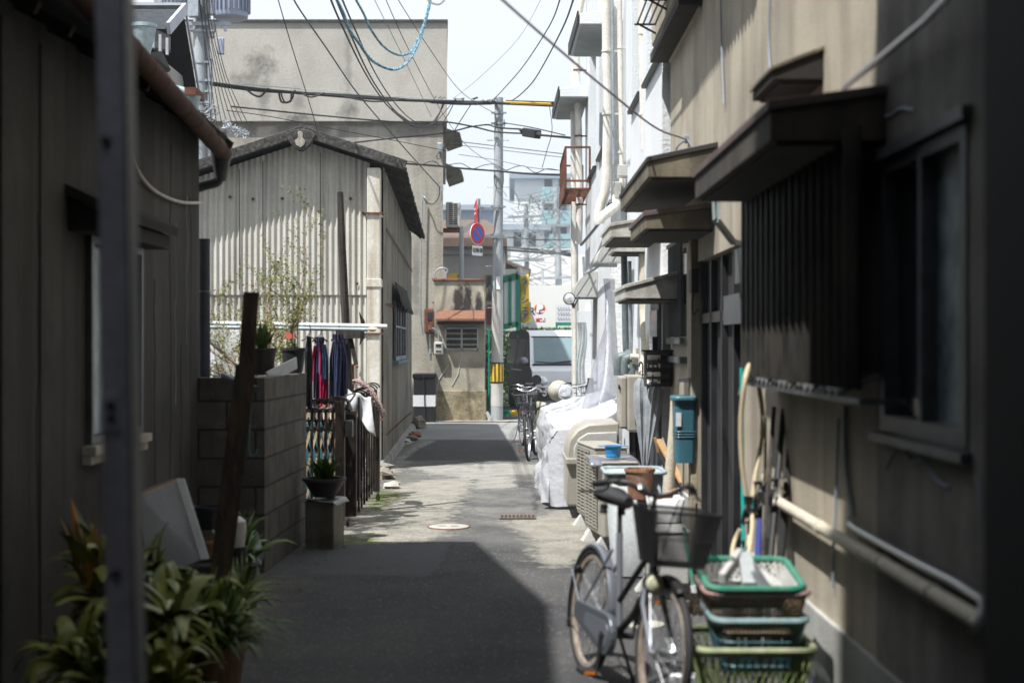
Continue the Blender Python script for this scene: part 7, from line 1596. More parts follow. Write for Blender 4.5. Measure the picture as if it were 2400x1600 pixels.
g = MB(); tubshape(g, 1.0, 9.3, .45, .60, .09, .11, .115, .14, .04); g.build('body', 'white', wtb, solid=.005)
g = MB(); g.beam((.93, 9.22, .59), (1.08, 9.3, .65), .03, .02); g.beam((.94, 9.3, .60), (1.03, 9.2, .61), .04, .015); g.build('scrap', 'terracotta', wtb, smooth=False)
bpz = pot('vinyl_pot', 'crumpled brown vinyl pot on the grey tub', (.855, 9.52, .565), .10, .205, 'terracotta', taper=.74)
cab = thing('wall_cabinet', 'beige utility cabinet fixed on the white wall above the strainer', 'cabinet', P(1455, 988, 13.4))
g = MB(); a = P(1446, 990, 13.3); b = P(1488, 862, 13.3); g.box((a.x - .02, 13.25, a.z), (1.29, 13.75, b.z)); g.build('case', 'ac_beige', cab, smooth=False, bevel=.015)
g = MB(); g.box((a.x - .09, 13.33, a.z + .02), (a.x - .021, 13.72, b.z - .01)); g.build('door', 'ac_beige', cab, smooth=False, bevel=.02)
g = MB(); g.box((a.x - .10, 13.32, b.z - .13), (a.x - .091, 13.40, b.z - .09)); g.box((a.x + .05, 13.24, a.z + .06), (a.x + .06, 13.249, a.z + .12)); g.build('latch', 'black', cab, smooth=False)
g = MB(); g.tube([(1.14, 13.45, .77), (1.15, 13.45, .3)], .035, 10); g.tube([(1.2, 13.45, .77), (1.21, 13.45, .25)], .03, 10); g.build('lower_pipe', 'black', cab)
# ducts and pipes
def pipe(name, label, pts, r, m, cat='pipe', clips=(), n=10, k=4, world=False, clipm='white_pipe'):
    q = [Vector(p) for p in pts] if world else [P(*p) for p in pts]; t = thing(name, label, cat, (q[-1].x, q[-1].y, q[-1].z))
    g = MB(); g.tube(smoothpath(q, k) if k > 1 else q, r, n); g.build('run', m, t)
    for (x, y, d) in clips:
        c = P(x, y, d); g = MB(); g.tube([c - Vector((0, 0, .012)), c + Vector((0, 0, .012))], r * 1.22, 10); g.beam(c, c + Vector((r + .09, 0, 0)), .02, .02); g.build('clip', clipm, t)
    return t
pipe('beige_duct', 'left wrapped beige duct running down to the cabinet', [(1478, 560, 14), (1479, 640, 14), (1480, 720, 14), (1484, 800, 13.8), (1478, 858, 13.6)], .05, 'duct', 'duct', k=4)
pipe('beige_duct', 'right wrapped beige duct bending toward the umbrellas', [(1502, 560, 13.6), (1500, 640, 13.6), (1500, 740, 13.6), (1492, 800, 13.5), (1482, 862, 13.4)], .045, 'duct', 'duct', k=4)
pipe('beige_duct', 'long peeling beige duct left of the teal container', [(1552, 915, 11.2), (1550, 960, 11.2), (1545, 1020, 11.2), (1538, 1090, 11.2), (1534, 1148, 11.2)], .043, 'duct', 'duct', k=4)
pipe('drainpipe', 'dark grey downpipe with elbow beside the rough column', [(1433, 480, 14.5), (1433, 560, 14.5), (1435, 680, 14.5), (1437, 790, 14.5), (1440, 808, 14.5), (1450, 815, 14.4), (1452, 845, 14.4)], .034, 'grey_pipe', k=3)
pipe('drainpipe', 'slim pale pipe right of the dark grey downpipe', [(1446, 600, 14.4), (1447, 700, 14.4), (1449, 790, 14.4)], .02, 'galv', k=2)
pv = thing('pipe_manifold', 'grey pipe elbows and valves above the wall cabinet', 'pipes', P(1445, 860, 14))
g = MB(); g.tube(smoothpath([P(1421, 862, 14), P(1421, 830, 14), P(1427, 820, 14), P(1445, 820, 14)], 4), .05, 12); g.build('elbow', 'grey_pipe', pv)
g = MB(); g.tube(smoothpath([P(1436, 860, 13.95), P(1436, 838, 13.95), P(1440, 824, 13.95), P(1452, 821, 13.95)], 4), .045, 12); g.build('elbow', 'grey_pipe', pv)
g = MB(); g.tube([P(1442, 845, 13.9), P(1465, 843, 13.9)], .035, 12); g.tube([P(1452, 836, 13.9), P(1452, 862, 13.9)], .04, 12); g.build('valve', 'grey_pipe', pv)
g = MB(); g.tube([P(1448, 819, 13.85), P(1466, 820, 13.85)], .03, 10); g.tube([P(1460, 800, 13.9), P(1460, 862, 13.9)], .028, 8); g.build('white_union', 'white_pipe', pv)
pipe('drainpipe', 'slim white pipe right of the wrapped ducts', [(1512, 560, 13.6), (1512, 700, 13.6), (1511, 860, 13.6)], .022, 'white_pipe', clips=[(1512, 640, 13.6)], k=1)
# tall pipes on white building
pipe('drainpipe', 'thick white downpipe on the near face of the white building', [(1478, -30, 14.2), (1478, 120, 14.2), (1485, 345, 14.2)], .055, 'white_pipe', clips=[(1480, 78, 14.2), (1484, 262, 14.2)], k=2)
pipe('drainpipe', 'broad white downpipe beside the boxed window hood', [(1393, -30, 16.6), (1394, 140, 16.6), (1396, 260, 16.6), (1393, 390, 16.6), (1390, 440, 16.6), (1380, 470, 16.6), (1374, 500, 16.6), (1376, 515, 16.6)], .058, 'white_pipe', clips=[(1395, 118, 16.6), (1396, 262, 16.6)], k=3)
pipe('drainpipe', 'slim pale pipe running down the rough column', [(1423, -30, 16.3), (1424, 120, 16.3), (1428, 360, 16.3), (1429, 470, 16.3)], .03, 'white_pipe', clips=[(1424, 110, 16.3), (1427, 350, 16.3)], k=2)
pipe('drainpipe', 'thin grey pipe left of the slim one on the rough column', [(1406, -30, 16.5), (1408, 150, 16.5), (1410, 380, 16.5)], .018, 'galv', k=2)
pipe('drainpipe', 'wrapped white pipe at the outer left edge of the white building', [(1342, -30, 22.4), (1330, 30, 22.4), (1322, 60, 22.4), (1325, 170, 22.4), (1329, 300, 22.4), (1330, 400, 22.4), (1331, 500, 22.4), (1329, 560, 22.4)], .055, 'white_pipe', clips=[(1326, 162, 22.4), (1329, 313, 22.4), (1331, 470, 22.4)], k=3, clipm='rust')
pipe('drainpipe', 'tall straight white pipe at the far corner of the white building', [(1319, 150, 23.2), (1319, 400, 23.2), (1320, 640, 23.2), (1322, 940, 23.2)], .062, 'white_pipe', k=1)
hp = thing('rainwater_head', 'white rainwater hopper below the pale pipes on the wall', 'hopper', P(1418, 440, 16))
g = MB(); g.hexa([P(1411, 455, 16.1), P(1424, 455, 16.1), P(1424, 455, 16.4), P(1411, 455, 16.4)], [P(1406, 418, 16), P(1428, 418, 16), P(1428, 418, 16.4), P(1406, 418, 16.4)]); g.build('hopper', 'white_pipe', hp, smooth=False, bevel=.01)
g = MB(); g.tube(smoothpath([P(1417, 452, 16.2), P(1416, 470, 16.1), P(1400, 485, 15.9), P(1382, 500, 15.8), P(1378, 512, 15.8)], 4), .055, 10); g.build('outlet_pipe', 'white_pipe', hp)
g = MB(); a = P(1420, 405, 16); g.box((a.x, 16, a.z), (a.x + .12, 16.2, a.z + .13)); g.build('junction_box', 'off_white', hp, smooth=False, bevel=.008)
g = MB(); g.tube(smoothpath([P(1415, 400, 15.95), P(1408, 430, 15.95), P(1396, 455, 15.95), P(1392, 490, 15.95), P(1400, 500, 15.95)], 5), .006, 5); g.build('wire', 'cable_grey', hp)
# cable and brackets on the wall above the hoods
wcb = pipe('wall_cable', 'lashed grey cable slanting along the white wall above the hoods', [(1402, 462, 16), (1388, 495, 17), (1370, 520, 18.5), (1350, 545, 20), (1335, 562, 21.5)], .022, 'cable_grey', 'cable', k=4)
pipe('wall_rail', 'thin bracket rail between the two curved hoods', [(1384, 604, 17), (1366, 618, 18.5), (1342, 632, 20.5), (1340, 590, 20.5)], .018, 'galv', 'rail', k=1)
# quarter round metal hoods
def qhood(x0, x1, yb, yt, d, ln, label):
    t = thing('curved_hood', label, 'hood', P(x1, yb, d), group='curved metal hoods'); a = P(x0, yb, d); b = P(x1, yt, d); W_ = b.x - a.x; H_ = b.z - a.z; n = 12
    arc = [(b.x - W_ * math.cos(R(90 * k / n)), a.z + H_ * math.sin(R(90 * k / n))) for k in range(n + 1)]
    g = MB(); g.extr([(x, d, z) for x, z in arc] + [(b.x, d, a.z)], (0, .012, 0)); g.build('end_plate', 'off_white', t, smooth=False); g = MB(); g.extr([(x, d + ln - .012, z) for x, z in arc] + [(b.x, d + ln - .012, a.z)], (0, .012, 0)); g.build('end_plate', 'off_white', t, smooth=False)
    g = MB(); vs = []
    for x, z in arc: vs += [(x, d, z), (x, d + ln, z)]
    g.add(vs, [(2 * k, 2 * k + 1, 2 * k + 3, 2 * k + 2) for k in range(n)]); g.build('curved_roof', 'off_white', t, solid=.006)
    g = MB(); g.beam((a.x - .01, d - .004, a.z), (b.x, d - .004, a.z), .012, .014); g.beam((b.x - W_ * .9, d - .003, a.z + .01), (b.x - W_ * .3, d - .003, a.z + H_ * .88), .008, .006, up=(0, 1, 0)); g.beam((b.x - W_ * .45, d - .003, a.z + .01), (b.x - .02, d - .003, a.z + H_ * .7), .008, .006, up=(0, 1, 0)); g.build('rib', 'galv', t, smooth=False)
qhood(1372, 1432, 603, 545, 15.0, .9, 'nearer quarter round metal window hood on the white wall')
qhood(1318, 1372, 682, 624, 19.6, 1.0, 'farther quarter round metal window hood above the lamp')
lt = thing('floodlight', 'small round black wall lamp under the farther curved hood', 'lamp', P(1306, 690, 19.4))
g = MB(); c = P(1308, 686, 19.3); g.lathe([(.03, -.1), (.07, -.05), (.085, 0), (.085, .015)], c, 18, ax=(-.25, -1, -.05)); g.beam(c + Vector((.04, .05, -.05)), P(1318, 705, 19.5), .03, .04); g.tube([P(1318, 705, 19.5), P(1330, 682, 19.6)], .012, 6); g.build('housing', 'black', lt)
g = MB(); g.lathe([(.078, .012), (.05, .03), (.003, .036)], c, 18, ax=(-.25, -1, -.05)); g.build('lens', 'lamp_glass', lt)
pipe('drainpipe', 'rusty spotted white pipe rising behind the clear plastic sheet', [(1318, 700, 19.6), (1320, 740, 19.6), (1321, 940, 19.6)], .03, 'white_pipe', k=1)
# balcony rack
bk = thing('rusty_balcony', 'rusty iron balcony cage on the far corner of the white building', 'balcony', P(1318, 450, 21.5))
g = MB(); y0, y1 = 21.2, 23.4; x0, x1 = .80, 1.17; z0, z1 = P(0, 447, 22).z, P(0, 355, 22).z
for x, y in ((x0, y0), (x0, y1), (x1 - .01, y0), (x1 - .01, y1)): g.beam((x, y, z0), (x, y, z1), .03, .03)
for z in (z0, z1, z0 + .12): g.beam((x0, y0, z), (x1, y0, z), .025, .03); g.beam((x0, y1, z), (x1, y1, z), .025, .03); g.beam((x0, y0, z), (x0, y1, z), .03, .03)
g.build('frame', 'rust', bk, smooth=False)
g = MB()
for k in range(11): y = y0 + k * (y1 - y0) / 10; g.beam((x0, y, z0), (x1, y, z0), .03, .02)
for k in range(9): y = y0 + .1 + k * (y1 - y0) / 9; g.beam((x0, y, z0), (x0, y, z1), .012, .012)
g.build('bars', 'rust', bk, smooth=False)
g = MB(); g.beam((x0 - .02, y0, z0 + .02), (x0 - .02, y1, z0 + .02), .01, .22); g.build('rust_plate', 'rust', bk, smooth=False)
# umbrellas hanging point-down
um = []
for k, (xt, yt, xb, yb, d, r_, lb) in enumerate(((1476, 868, 1477, 1070, 12.6, .085, 'left folded clear umbrella standing in the vinyl pot'), (1508, 885, 1486, 1066, 12.3, .075, 'right folded clear umbrella leaning on the white wall'), (1524, 905, 1512, 1062, 12.4, .05, 'narrow folded umbrella against the rough wall'))):
    t = thing('folded_umbrella', lb, 'umbrella', P(xb, yb, d), group='folded umbrellas'); a = P(xt, yt, d); b = P(xb, yb, d); ax = (b - a); L_ = ax.length; n = 16
    g = MB(); Z_ = ax.normalized(); X_ = Z_.orthogonal().normalized(); Y_ = Z_.cross(X_); vs = []; pr = [(0, .5), (.06, .95), (.3, 1.0), (.6, .62), (.85, .3), (1, .12)]
    for (tt, rr_) in pr:
        for j in range(n): aa = 2 * math.pi * j / n; q = r_ * rr_ * (1 if j % 2 else .68); vs.append(a + Z_ * L_ * tt + X_ * q * math.cos(aa) + Y_ * q * math.sin(aa))
    g.add(vs, [(i * n + j, i * n + (j + 1) % n, (i + 1) * n + (j + 1) % n, (i + 1) * n + j) for i in range(len(pr) - 1) for j in range(n)]); g.build('canopy', 'umbrella_clear', t, angle=60)
    g = MB(); g.tube([a - Z_ * .06, b + Z_ * .03], .006, 6); g.tube(smoothpath([a - Z_ * .05, a - Z_ * .12, a - Z_ * .14 + X_ * .03, a - Z_ * .1 + X_ * .05], 4), .008, 6); g.build('shaft', 'black' if k else 'cable_grey', t)
# cloth / newspaper rack with lettering
lc = thing('strapped_bundle', 'dark strapped bundle with white folds and brush lettering on the wall', 'bundle', P(1515, 888, 12))
def lcf(u, v): return P(1485 + 58 * u, 806 + 80 * v, 12.0 - .07 * math.sin(math.pi * u) - .025 * math.sin(v * 21))
g = MB(); g.grid(lcf, 14, 40); a = P(1485, 888, 12); b = P(1545, 806, 12); g.box((a.x, 12.02, a.z), (b.x, 12.25, b.z)); g.build('cloth', 'brown_cloth', lc)
for v0 in (.12, .36, .60, .80):
    g = MB(); g.grid(lambda u, v: lcf(.02 + .52 * u, v0 + .13 * v) + Vector((0, -.006 - .012 * math.sin(math.pi * v), 0)), 10, 6); g.build('white_fold', 'paper_white', lc)
text('中', .10, 'black', lc, XF(P(1500, 845, 11.88), (1, 0, 0), (0, 0, 1)), bold=.003)
text('上', .08, 'black', lc, XF(P(1500, 872, 11.88), (1, 0, 0), (0, 0, 1)), bold=.003)
g = MB(); c = lcf(.47, .5); g.beam(c + Vector((0, -.02, .16)), c + Vector((0, -.02, -.16)), .01, .01); g.beam(c + Vector((-.14, .02, .15)), c + Vector((.14, .02, .15)), .02, .012); g.build('strap', 'black', lc, smooth=False)
g = MB(); a = P(1498, 805, 12.3); g.box((a.x, 12.25, a.z), (a.x + .04, 12.3, a.z + .12)); g.build('black_tab', 'black', lc, smooth=False)
gd = MB(); gd.box((1.26, 12.3, 0), (1.29, 12.9, 2.0)); 
dk = thing('side_door', 'dark grey side door recessed beside the strapped bundle', 'door', (1.3, 12.6, 0))
g = MB(); g.box((1.275, 12.35, .05), (1.298, 13.1, 1.98)); g.build('panel', 'alu_dark', dk, smooth=False)
g = MB(); g.box((1.262, 12.38, 1.1), (1.274, 13.05, 1.9)); g.build('glass', 'glass_dark', dk, smooth=False)
# boxes & fittings near the door
g = MB(); a = P(1592, 672, 10.4); b = P(1612, 618, 10.4); g.box((a.x - .02, 10.35, a.z), (HX - .0, 10.5, b.z)); lb_ = thing('black_light_box', 'small black box high on the pale door post', 'box', (HX, 10.4, a.z)); g.build('case', 'black', lb_, smooth=False, bevel=.006)
g = MB(); g.tube(smoothpath([(HX - .03, 10.35, a.z), (HX - .05, 10.33, a.z - .06), (HX - .04, 10.33, a.z - .16), (HX - .01, 10.33, a.z - .12)], 4), .005, 5); g.build('wire', 'cable', lb_)
dpp = thing('pale_downspout', 'pale green bracket pipe under the far end of the near hood', 'pipe', P(1690, 560, 7.8))
g = MB(); g.beam(P(1638, 440, 7.9), P(1640, 505, 7.9), .012, .03, up=(0, 1, 0)); g.beam(P(1652, 440, 7.9), P(1650, 505, 7.9), .012, .03, up=(0, 1, 0)); g.build('twin_strap', 'pale_blue_plastic', dpp, smooth=False)
g = MB(); g.beam(P(1645, 505, 7.9), P(1684, 556, 8.1), .03, .03); g.beam(P(1684, 556, 8.1), P(1706, 560, 8.3), .03, .03); g.build('arm', 'alu_dark', dpp, smooth=False)
# teal container on the wall
tc_ = thing('teal_container', 'tall teal plastic container hanging left of the black door', 'container', (1.28, 10.75, .5))
g = MB(); tubshape(g, 1.27, 10.5, .73, 1.18, .068, .11, .078, .12, .03); g.build('body', 'teal_plastic', tc_)
g = MB(); g.extr([(x, y, 1.18) for x, y in rrect(1.265, 10.49, .092, .135, .05)], (0, 0, .04)); g.build('lid', 'teal_plastic', tc_, bevel=.012)
g = MB(); 
for z in (.92, .94, .96): g.tube([(x, y, z) for x, y in rrect(1.27, 10.5, .075, .117, .03)], .004, 5, closed=True)
g.build('moulded_band', 'teal_plastic', tc_)
g = MB(); g.box((1.195, 10.374, 1.0), (1.235, 10.378, 1.10)); g.build('pale_sticker', 'white', tc_, smooth=False)
g = MB(); g.box((HX - .14, 10.43, 1.32), (HX - .0, 10.55, 1.35)); g.build('small_shelf', 'alu_dark', tc_, smooth=False)
# scrap boards behind umbrellas
sb2 = thing('scrap_board', 'tan wooden board leaning behind the peeling duct', 'board', G(1560, 1160))
g = MB(); g.beam(P(1512, 1010, 12), P(1568, 1110, 11.4), .05, .02); g.beam(P(1504, 1005, 12), P(1512, 1040, 12), .05, .02); g.build('board', 'warm_wood', sb2, smooth=False)
g = MB(); g.beam(P(1518, 1040, 11.9), P(1566, 1150, 11.4), .06, .02); g.build('dark_board', 'black', sb2, smooth=False)
mc = G(1031, 1211); g = MB(); g.lathe([(.175, 0), (.175, .012), (.165, .014)], mc, 40); mh = thing('manhole_cover', 'round pale manhole cover in the middle of the lane', 'manhole cover', mc, group='manhole covers'); g.build('lid', 'manhole', mh)
g = MB(); g.tube([mc + Vector((math.cos(a), math.sin(a), .0)) * 1 * .18 + Vector((0, 0, .006)) for a in [2 * math.pi * k / 40 for k in range(40)]], .008, 5, closed=True); g.build('ring', 'rust', mh)
for dx in (-.09, .02):
    g = MB(); g.box((mc.x + dx, mc.y - .02, .0145), (mc.x + dx + .07, mc.y + .0, .016)); g.build('slot', 'black', mh, smooth=False)
mc = G(1480, 1436); mh2 = thing('manhole_cover', 'smaller pale manhole cover seen through the foreground bicycle', 'manhole cover', mc, group='manhole covers'); g = MB(); g.lathe([(.115, 0), (.115, .012), (.105, .014)], mc, 32); g.build('lid', 'manhole', mh2)
gc = G(1189, 1190); gr_ = thing('drain_grate', 'rusty rectangular drain grate set in the lane', 'drain grate', gc)
g = MB(); hw_, hd_ = .16, .11
g.box((gc.x - hw_, gc.y - hd_, .009), (gc.x + hw_, gc.y + hd_, .011)); g.build('pit', 'black', gr_, smooth=False)
g = MB()
for k in range(10): x = gc.x - hw_ + k * 2 * hw_ / 9; g.box((x - .006, gc.y - hd_, .011), (x + .006, gc.y + hd_, .02))
for y in (-hd_, hd_): g.box((gc.x - hw_ - .01, gc.y + y - .008, .0112), (gc.x + hw_ + .01, gc.y + y + .008, .0202))
g.build('bars', 'grate', gr_, smooth=False)
# ================================================================== foreground right: baskets, hoses, poles
def basket(name, label, cx, cy, z0, z1, hx0, hx1, hy0, hy1, m, mr, style='slat', tilt=0, grp='stacked plastic baskets'):
    t = thing(name, label, 'basket', (cx, cy, z0), group=grp, rot=(tilt, 0, 0)); h = z1 - z0
    a = rrect(0, 0, hx0, hy0, .05); b = rrect(0, 0, hx1, hy1, .06); k = len(a)
    g = MB(); g.extr([(x, y, 0) for x, y in a], (0, 0, .008)); g.build('base', m, t, world=False, smooth=False)
    g = MB(); g.tube([(x, y, h) for x, y in b], .015, 8, closed=True); g.build('rim', mr, t, world=False)
    # interpolate perimeter
    def per(poly, s):
        n = len(poly); ds = [0]
        for i in range(n): ds.append(ds[-1] + math.dist(poly[i], poly[(i + 1) % n]))
        s = (s % 1) * ds[-1]
        for i in range(n):
            if s <= ds[i + 1]: u = (s - ds[i]) / max(1e-9, ds[i + 1] - ds[i]); p, q = poly[i], poly[(i + 1) % n]; return (p[0] + (q[0] - p[0]) * u, p[1] + (q[1] - p[1]) * u)
        return poly[0]
    g = MB()
    def pt(s, v): p = per(a, s); q = per(b, s); return Vector((p[0] + (q[0] - p[0]) * v, p[1] + (q[1] - p[1]) * v, h * v))
    if style == 'slat':
        N = 84
        for i in range(N): g.beam(pt(i / N, 0), pt(i / N, 1), .007, .004, up=(1, 0, 0) if abs(pt(i / N, 1).y) < hy1 * .9 else (0, 1, 0))
        for v in (.12, .6, .9): g.tube([pt(i / 48, v) for i in range(48)], .005, 5, closed=True)
        g.add([v_ for i in range(48) for v_ in (pt(i / 48, .88), pt(i / 48, 1))], [(2 * i, 2 * ((i + 1) % 48), 2 * ((i + 1) % 48) + 1, 2 * i + 1) for i in range(48)])
    else:
        N = 54
        for i in range(N):
            for s in (-1, 1):
                g.tube([pt((i + s * q * .5) / N * 1.0, q / 6) for q in range(7)], .0042, 4)
        for v in (.05, .95): g.tube([pt(i / 48, v) for i in range(48)], .006, 5, closed=True)
    g.build('lattice', m, t, world=False, smooth=False)
    return t
bxc = 1.005
basket('plastic_basket', 'large lime green lattice basket at the bottom of the stack', bxc - .02, 5.94, .03, .37, .16, .238, .17, .245, 'basket_green', 'basket_pgreen', 'lattice')
basket('plastic_basket', 'dark teal slatted basket nested in the lime green one', bxc + .01, 5.98, .26, .475, .14, .19, .17, .215, 'basket_teal', 'basket_pteal')
basket('plastic_basket', 'brown slatted basket with a pink rim above the teal one', bxc + .0, 6.0, .40, .585, .16, .207, .18, .225, 'basket_brown', 'basket_pink')
basket('plastic_basket', 'open basket with a bright green rim on top of the stack', bxc - .01, 6.0, .555, .635, .135, .196, .16, .225, 'off_white', 'green_rim', 'lattice', tilt=R(7))
for k, (a, b, w_, h_, m, lb) in enumerate((((.86, 5.82, .64), (.98, 6.12, .70), .03, .05, 'off_white', 'white plastic bracket lying across the green rimmed basket'), ((.98, 5.86, .60), (1.00, 6.1, .69), .06, .05, 'alu', 'grey metal channel in the green rimmed basket'), ((1.03, 5.80, .60), (1.00, 6.12, .68), .05, .04, 'grey_plastic', 'dark plastic part in the green rimmed basket'), ((1.10, 5.84, .60), (1.05, 6.08, .63), .05, .02, 'off_white', 'small white lid at the right of the green rimmed basket'))):
    g = MB(); g.beam(a, b, w_, h_); tag(g.build('plastic_part', m, smooth=False, bevel=.006), lb, 'plastic part', 'scrap in the top basket')
g = MB(); g.extr([(x, y, .56) for x, y in rrect(bxc - .02, 5.94, .15, .17, .04)], (0, 0, .025)); tag(g.build('grey_tray', 'grey_plastic', bevel=.006), 'dark grey tray inside the green rimmed basket', 'tray')
wbx = thing('white_block', 'white block on the ground left of the basket stack', 'block', (.80, 6.35, 0)); g = MB(); g.box((.72, 6.1, 0), (.88, 6.5, .10)); g.build('block', 'white', wbx, smooth=False, bevel=.012)
# taps and hoses
tp = thing('garden_tap', 'pair of chrome garden taps on a standpipe beside the baskets', 'tap', (1.19, 7.1, .0))
g = MB(); g.tube([(1.26, 7.0, 0), (1.26, 7.0, .93)], .016, 10); g.build('standpipe', 'grey_pipe', tp)
for (x, y, d) in ((1750, 1128, 7.0), (1726, 1162, 7.0), (1788, 1122, 6.9)):
    c = P(x, y, d); g = MB(); g.lathe([(.018, -.07), (.026, -.055), (.026, .0), (.014, .01), (.014, .03), (.042, .036), (.042, .052), (.01, .056)], c, 14); g.tube([c + Vector((0, 0, -.02)), c + Vector((.05, .02, -.02))], .012, 8); g.tube(smoothpath([c + Vector((0, 0, -.02)), c + Vector((-.03, -.03, -.02)), c + Vector((-.04, -.04, -.08))], 3), .017, 8); g.build('tap', 'chrome', tp)
def hose(label, pts, r=.0115, m='hose'):
    q = [P(*p) for p in pts]; g = MB(); g.tube(smoothpath(q, 6), r, 8); return tag(g.build('garden_hose', m), label, 'hose', 'hoses by the tap')
hose('outer beige hose looping high left of the tap', [(1700, 905, 7.2), (1712, 860, 7.1), (1722, 838, 7.1), (1712, 870, 7.0), (1702, 960, 7.0), (1704, 1060, 7.0), (1714, 1140, 7.0), (1722, 1200, 7.0), (1716, 1290, 6.9)], .0125)
hose('inner beige hose dropping from the hook to the tap', [(1734, 840, 7.15), (1742, 880, 7.1), (1752, 960, 7.1), (1746, 1030, 7.1), (1735, 1090, 7.05), (1728, 1150, 7.0)], .0125)
hose('short beige hose curving down into the top basket', [(1727, 1176, 7.0), (1728, 1210, 6.9), (1722, 1260, 6.8), (1712, 1292, 6.6)], .012)
hose('beige hose bowing left toward the black door', [(1700, 1215, 6.9), (1688, 1240, 6.9), (1682, 1270, 6.8), (1684, 1300, 6.6)], .011)
hose('thin beige hose behind the dark sticks', [(1757, 960, 7.15), (1758, 1060, 7.12), (1756, 1140, 7.1)], .008)
pl = thing('teal_stick', 'thin bright teal stick upright left of the hoses', 'stick', P(1706, 1290, 6.9)); g = MB(); g.tube([P(1703, 845, 7.15), P(1705, 1000, 7.1), P(1708, 1300, 6.9)], .009, 8); g.build('stick', 'teal_pole', pl)
for k, (x0, y0, x1, y1, r_, m, lb) in enumerate(((1800, 940, 1768, 1290, .019, 'black', 'left black rolled umbrella leaning by the tap'), (1826, 925, 1792, 1290, .022, 'black_mat', 'right black stick leaning on the beige wall'), (1778, 935, 1752, 1290, .013, 'old_wood', 'thin dark cane between the hoses'), (1748, 1120, 1740, 1290, .016, 'navy', 'dark blue rod below the tap'))):
    g = MB(); g.tube([P(x0, y0, 7.15), P(x1, y1, 6.75)], [r_ * .8, r_], 9); tag(g.build('leaning_stick', m), lb, 'stick', 'sticks by the tap')
# wall pipes
pipe('wall_pipe', 'thick beige pipe running level along the beige wall', [(1.30, 7.28, .93), (1.30, 7.22, .86), (1.30, 7.05, .835), (1.30, 6.5, .83), (1.30, 5.2, .83), (1.30, 3.9, .83)], .026, 'duct', k=4, world=True)
for y in (6.0, 5.0, 4.4):
    g = MB(); g.tube([(1.30, y - .012, .83), (1.30, y + .012, .83)], .031, 12); g.build('coupling', 'duct', bpy.data.objects['wall_pipe'])
pipe('steel_conduit', 'bright steel conduit just above the beige wall pipe', [(1.33, 5.6, .90), (1.33, 5.5, .885), (1.325, 4.6, .885), (1.325, 4.0, .88), (1.2, 3.7, .86)], .014, 'steel', k=2, world=True)
pipe('steel_conduit', 'thin grey conduit rising from the wall pipes to the screen', [(1.345, 5.75, 1.35), (1.345, 5.72, 1.1), (1.345, 5.62, .92)], .011, 'galv', k=3, world=True)
pipe('stay_rod', 'slanting steel stay rod high on the near wall', [(1.30, 5.55, 2.60), (1.28, 4.4, 2.60), (1.20, 3.62, 2.58)], .013, 'steel', k=1, world=True)
# broom
bro = thing('broom', 'green handled broom with brown bristles against the plinth', 'broom', G(1600, 1412))
g = MB(); g.tube([P(1571, 1210, 8.1), P(1592, 1345, 8.0)], .011, 8); g.build('handle', 'green_rim', bro)
g = MB(); g.tube([P(1592, 1343, 8.0), P(1595, 1362, 8.0)], .016, 8); g.build('ferrule', 'white', bro)
g = MB(); rr = random.Random(5)
for k in range(160): a = P(1594, 1360, 8.0) + Vector((rr.uniform(-.02, .02), rr.uniform(-.02, .02), 0)); b = P(1600, 1410, 8.0) + Vector((rr.uniform(-.055, .045), rr.uniform(-.05, .05), rr.uniform(-.01, .04))); g.tube([a, b], .003, 3)
g.build('bristles', 'dark_wood', bro)
pp = thing('white_pipe_end', 'curled white hose end on the ground by the air conditioners', 'hose', G(1370, 1222)); g = MB(); g.tube(smoothpath([G(1392, 1226) + Vector((0, 0, .02)), G(1362, 1232) + Vector((0, 0, .02)), G(1354, 1222) + Vector((0, 0, .02)), G(1366, 1212) + Vector((0, 0, .02)), G(1390, 1212) + Vector((0, 0, .03))], 5), .012, 8); g.build('hose', 'white', pp)

# ================================================================== foreground left: plants, plank, pots
pk = thing('leaning_plank', 'dark rotten plank leaning upright before the block wall', 'plank', P(490, 1478, 7.6))
g = MB(); a = P(484, 1500, 7.6); m_ = P(565, 840, 7.95); b = P(577, 672, 8.05)
g.beam(a, m_, .115, .03, up=(.2, -1, 0)); g.beam(m_ + Vector((.0, 0, -.03)), b, .088, .032, up=(.2, -1, 0)); g.build('plank', 'dark_wood', pk, smooth=False, bevel=.004)
bp = thing('broad_leaf_plant', 'large clump of broad strap leaves in a pot behind the steel post', 'plant', (-1.62, 6.1, 0))
g = MB(); g.lathe([(.13, 0), (.19, .30), (.2, .32), (.18, .32), (.17, .28)], (-1.62, 6.1, 0), 20); g.build('pot', 'pot_brown', bp)
for k, (x, y, z, n, L_, w_, sd) in enumerate(((-1.72, 6.2, .42, 60, .36, .075, 41), (-1.5, 6.0, .34, 70, .36, .075, 42), (-1.62, 6.4, .5, 50, .34, .07, 43), (-1.4, 6.3, .36, 55, .32, .065, 44))):
    leafclump(bp, 'leaf_broad', (x, y, z), n, L_, w_, sd, up=.75, spread=1.45, droop=.62, seg=8)
leafclump(bp, 'leaf_broad', (-1.8, 6.2, .55), 30, .34, .07, 45, up=1.2, spread=.9, droop=.4, seg=8)
leafclump(bp, 'leaf_pale', (-1.42, 6.0, .42), 11, .40, .085, 47, up=.5, spread=1.5, droop=.3, name='pale_leaves', seg=8)
leafclump(bp, 'leaf_orange', (-1.83, 6.15, .55), 9, .36, .055, 49, up=1.3, spread=.6, droop=.25, name='orange_leaves', seg=8)
bp2 = thing('broad_leaf_plant', 'lower clump of drooping strap leaves at the bottom edge near the steel post', 'plant', (-1.5, 5.6, 0))
g = MB(); g.lathe([(.12, 0), (.16, .2), (.17, .22)], (-1.5, 5.6, 0), 18); g.build('pot', 'terracotta', bp2)
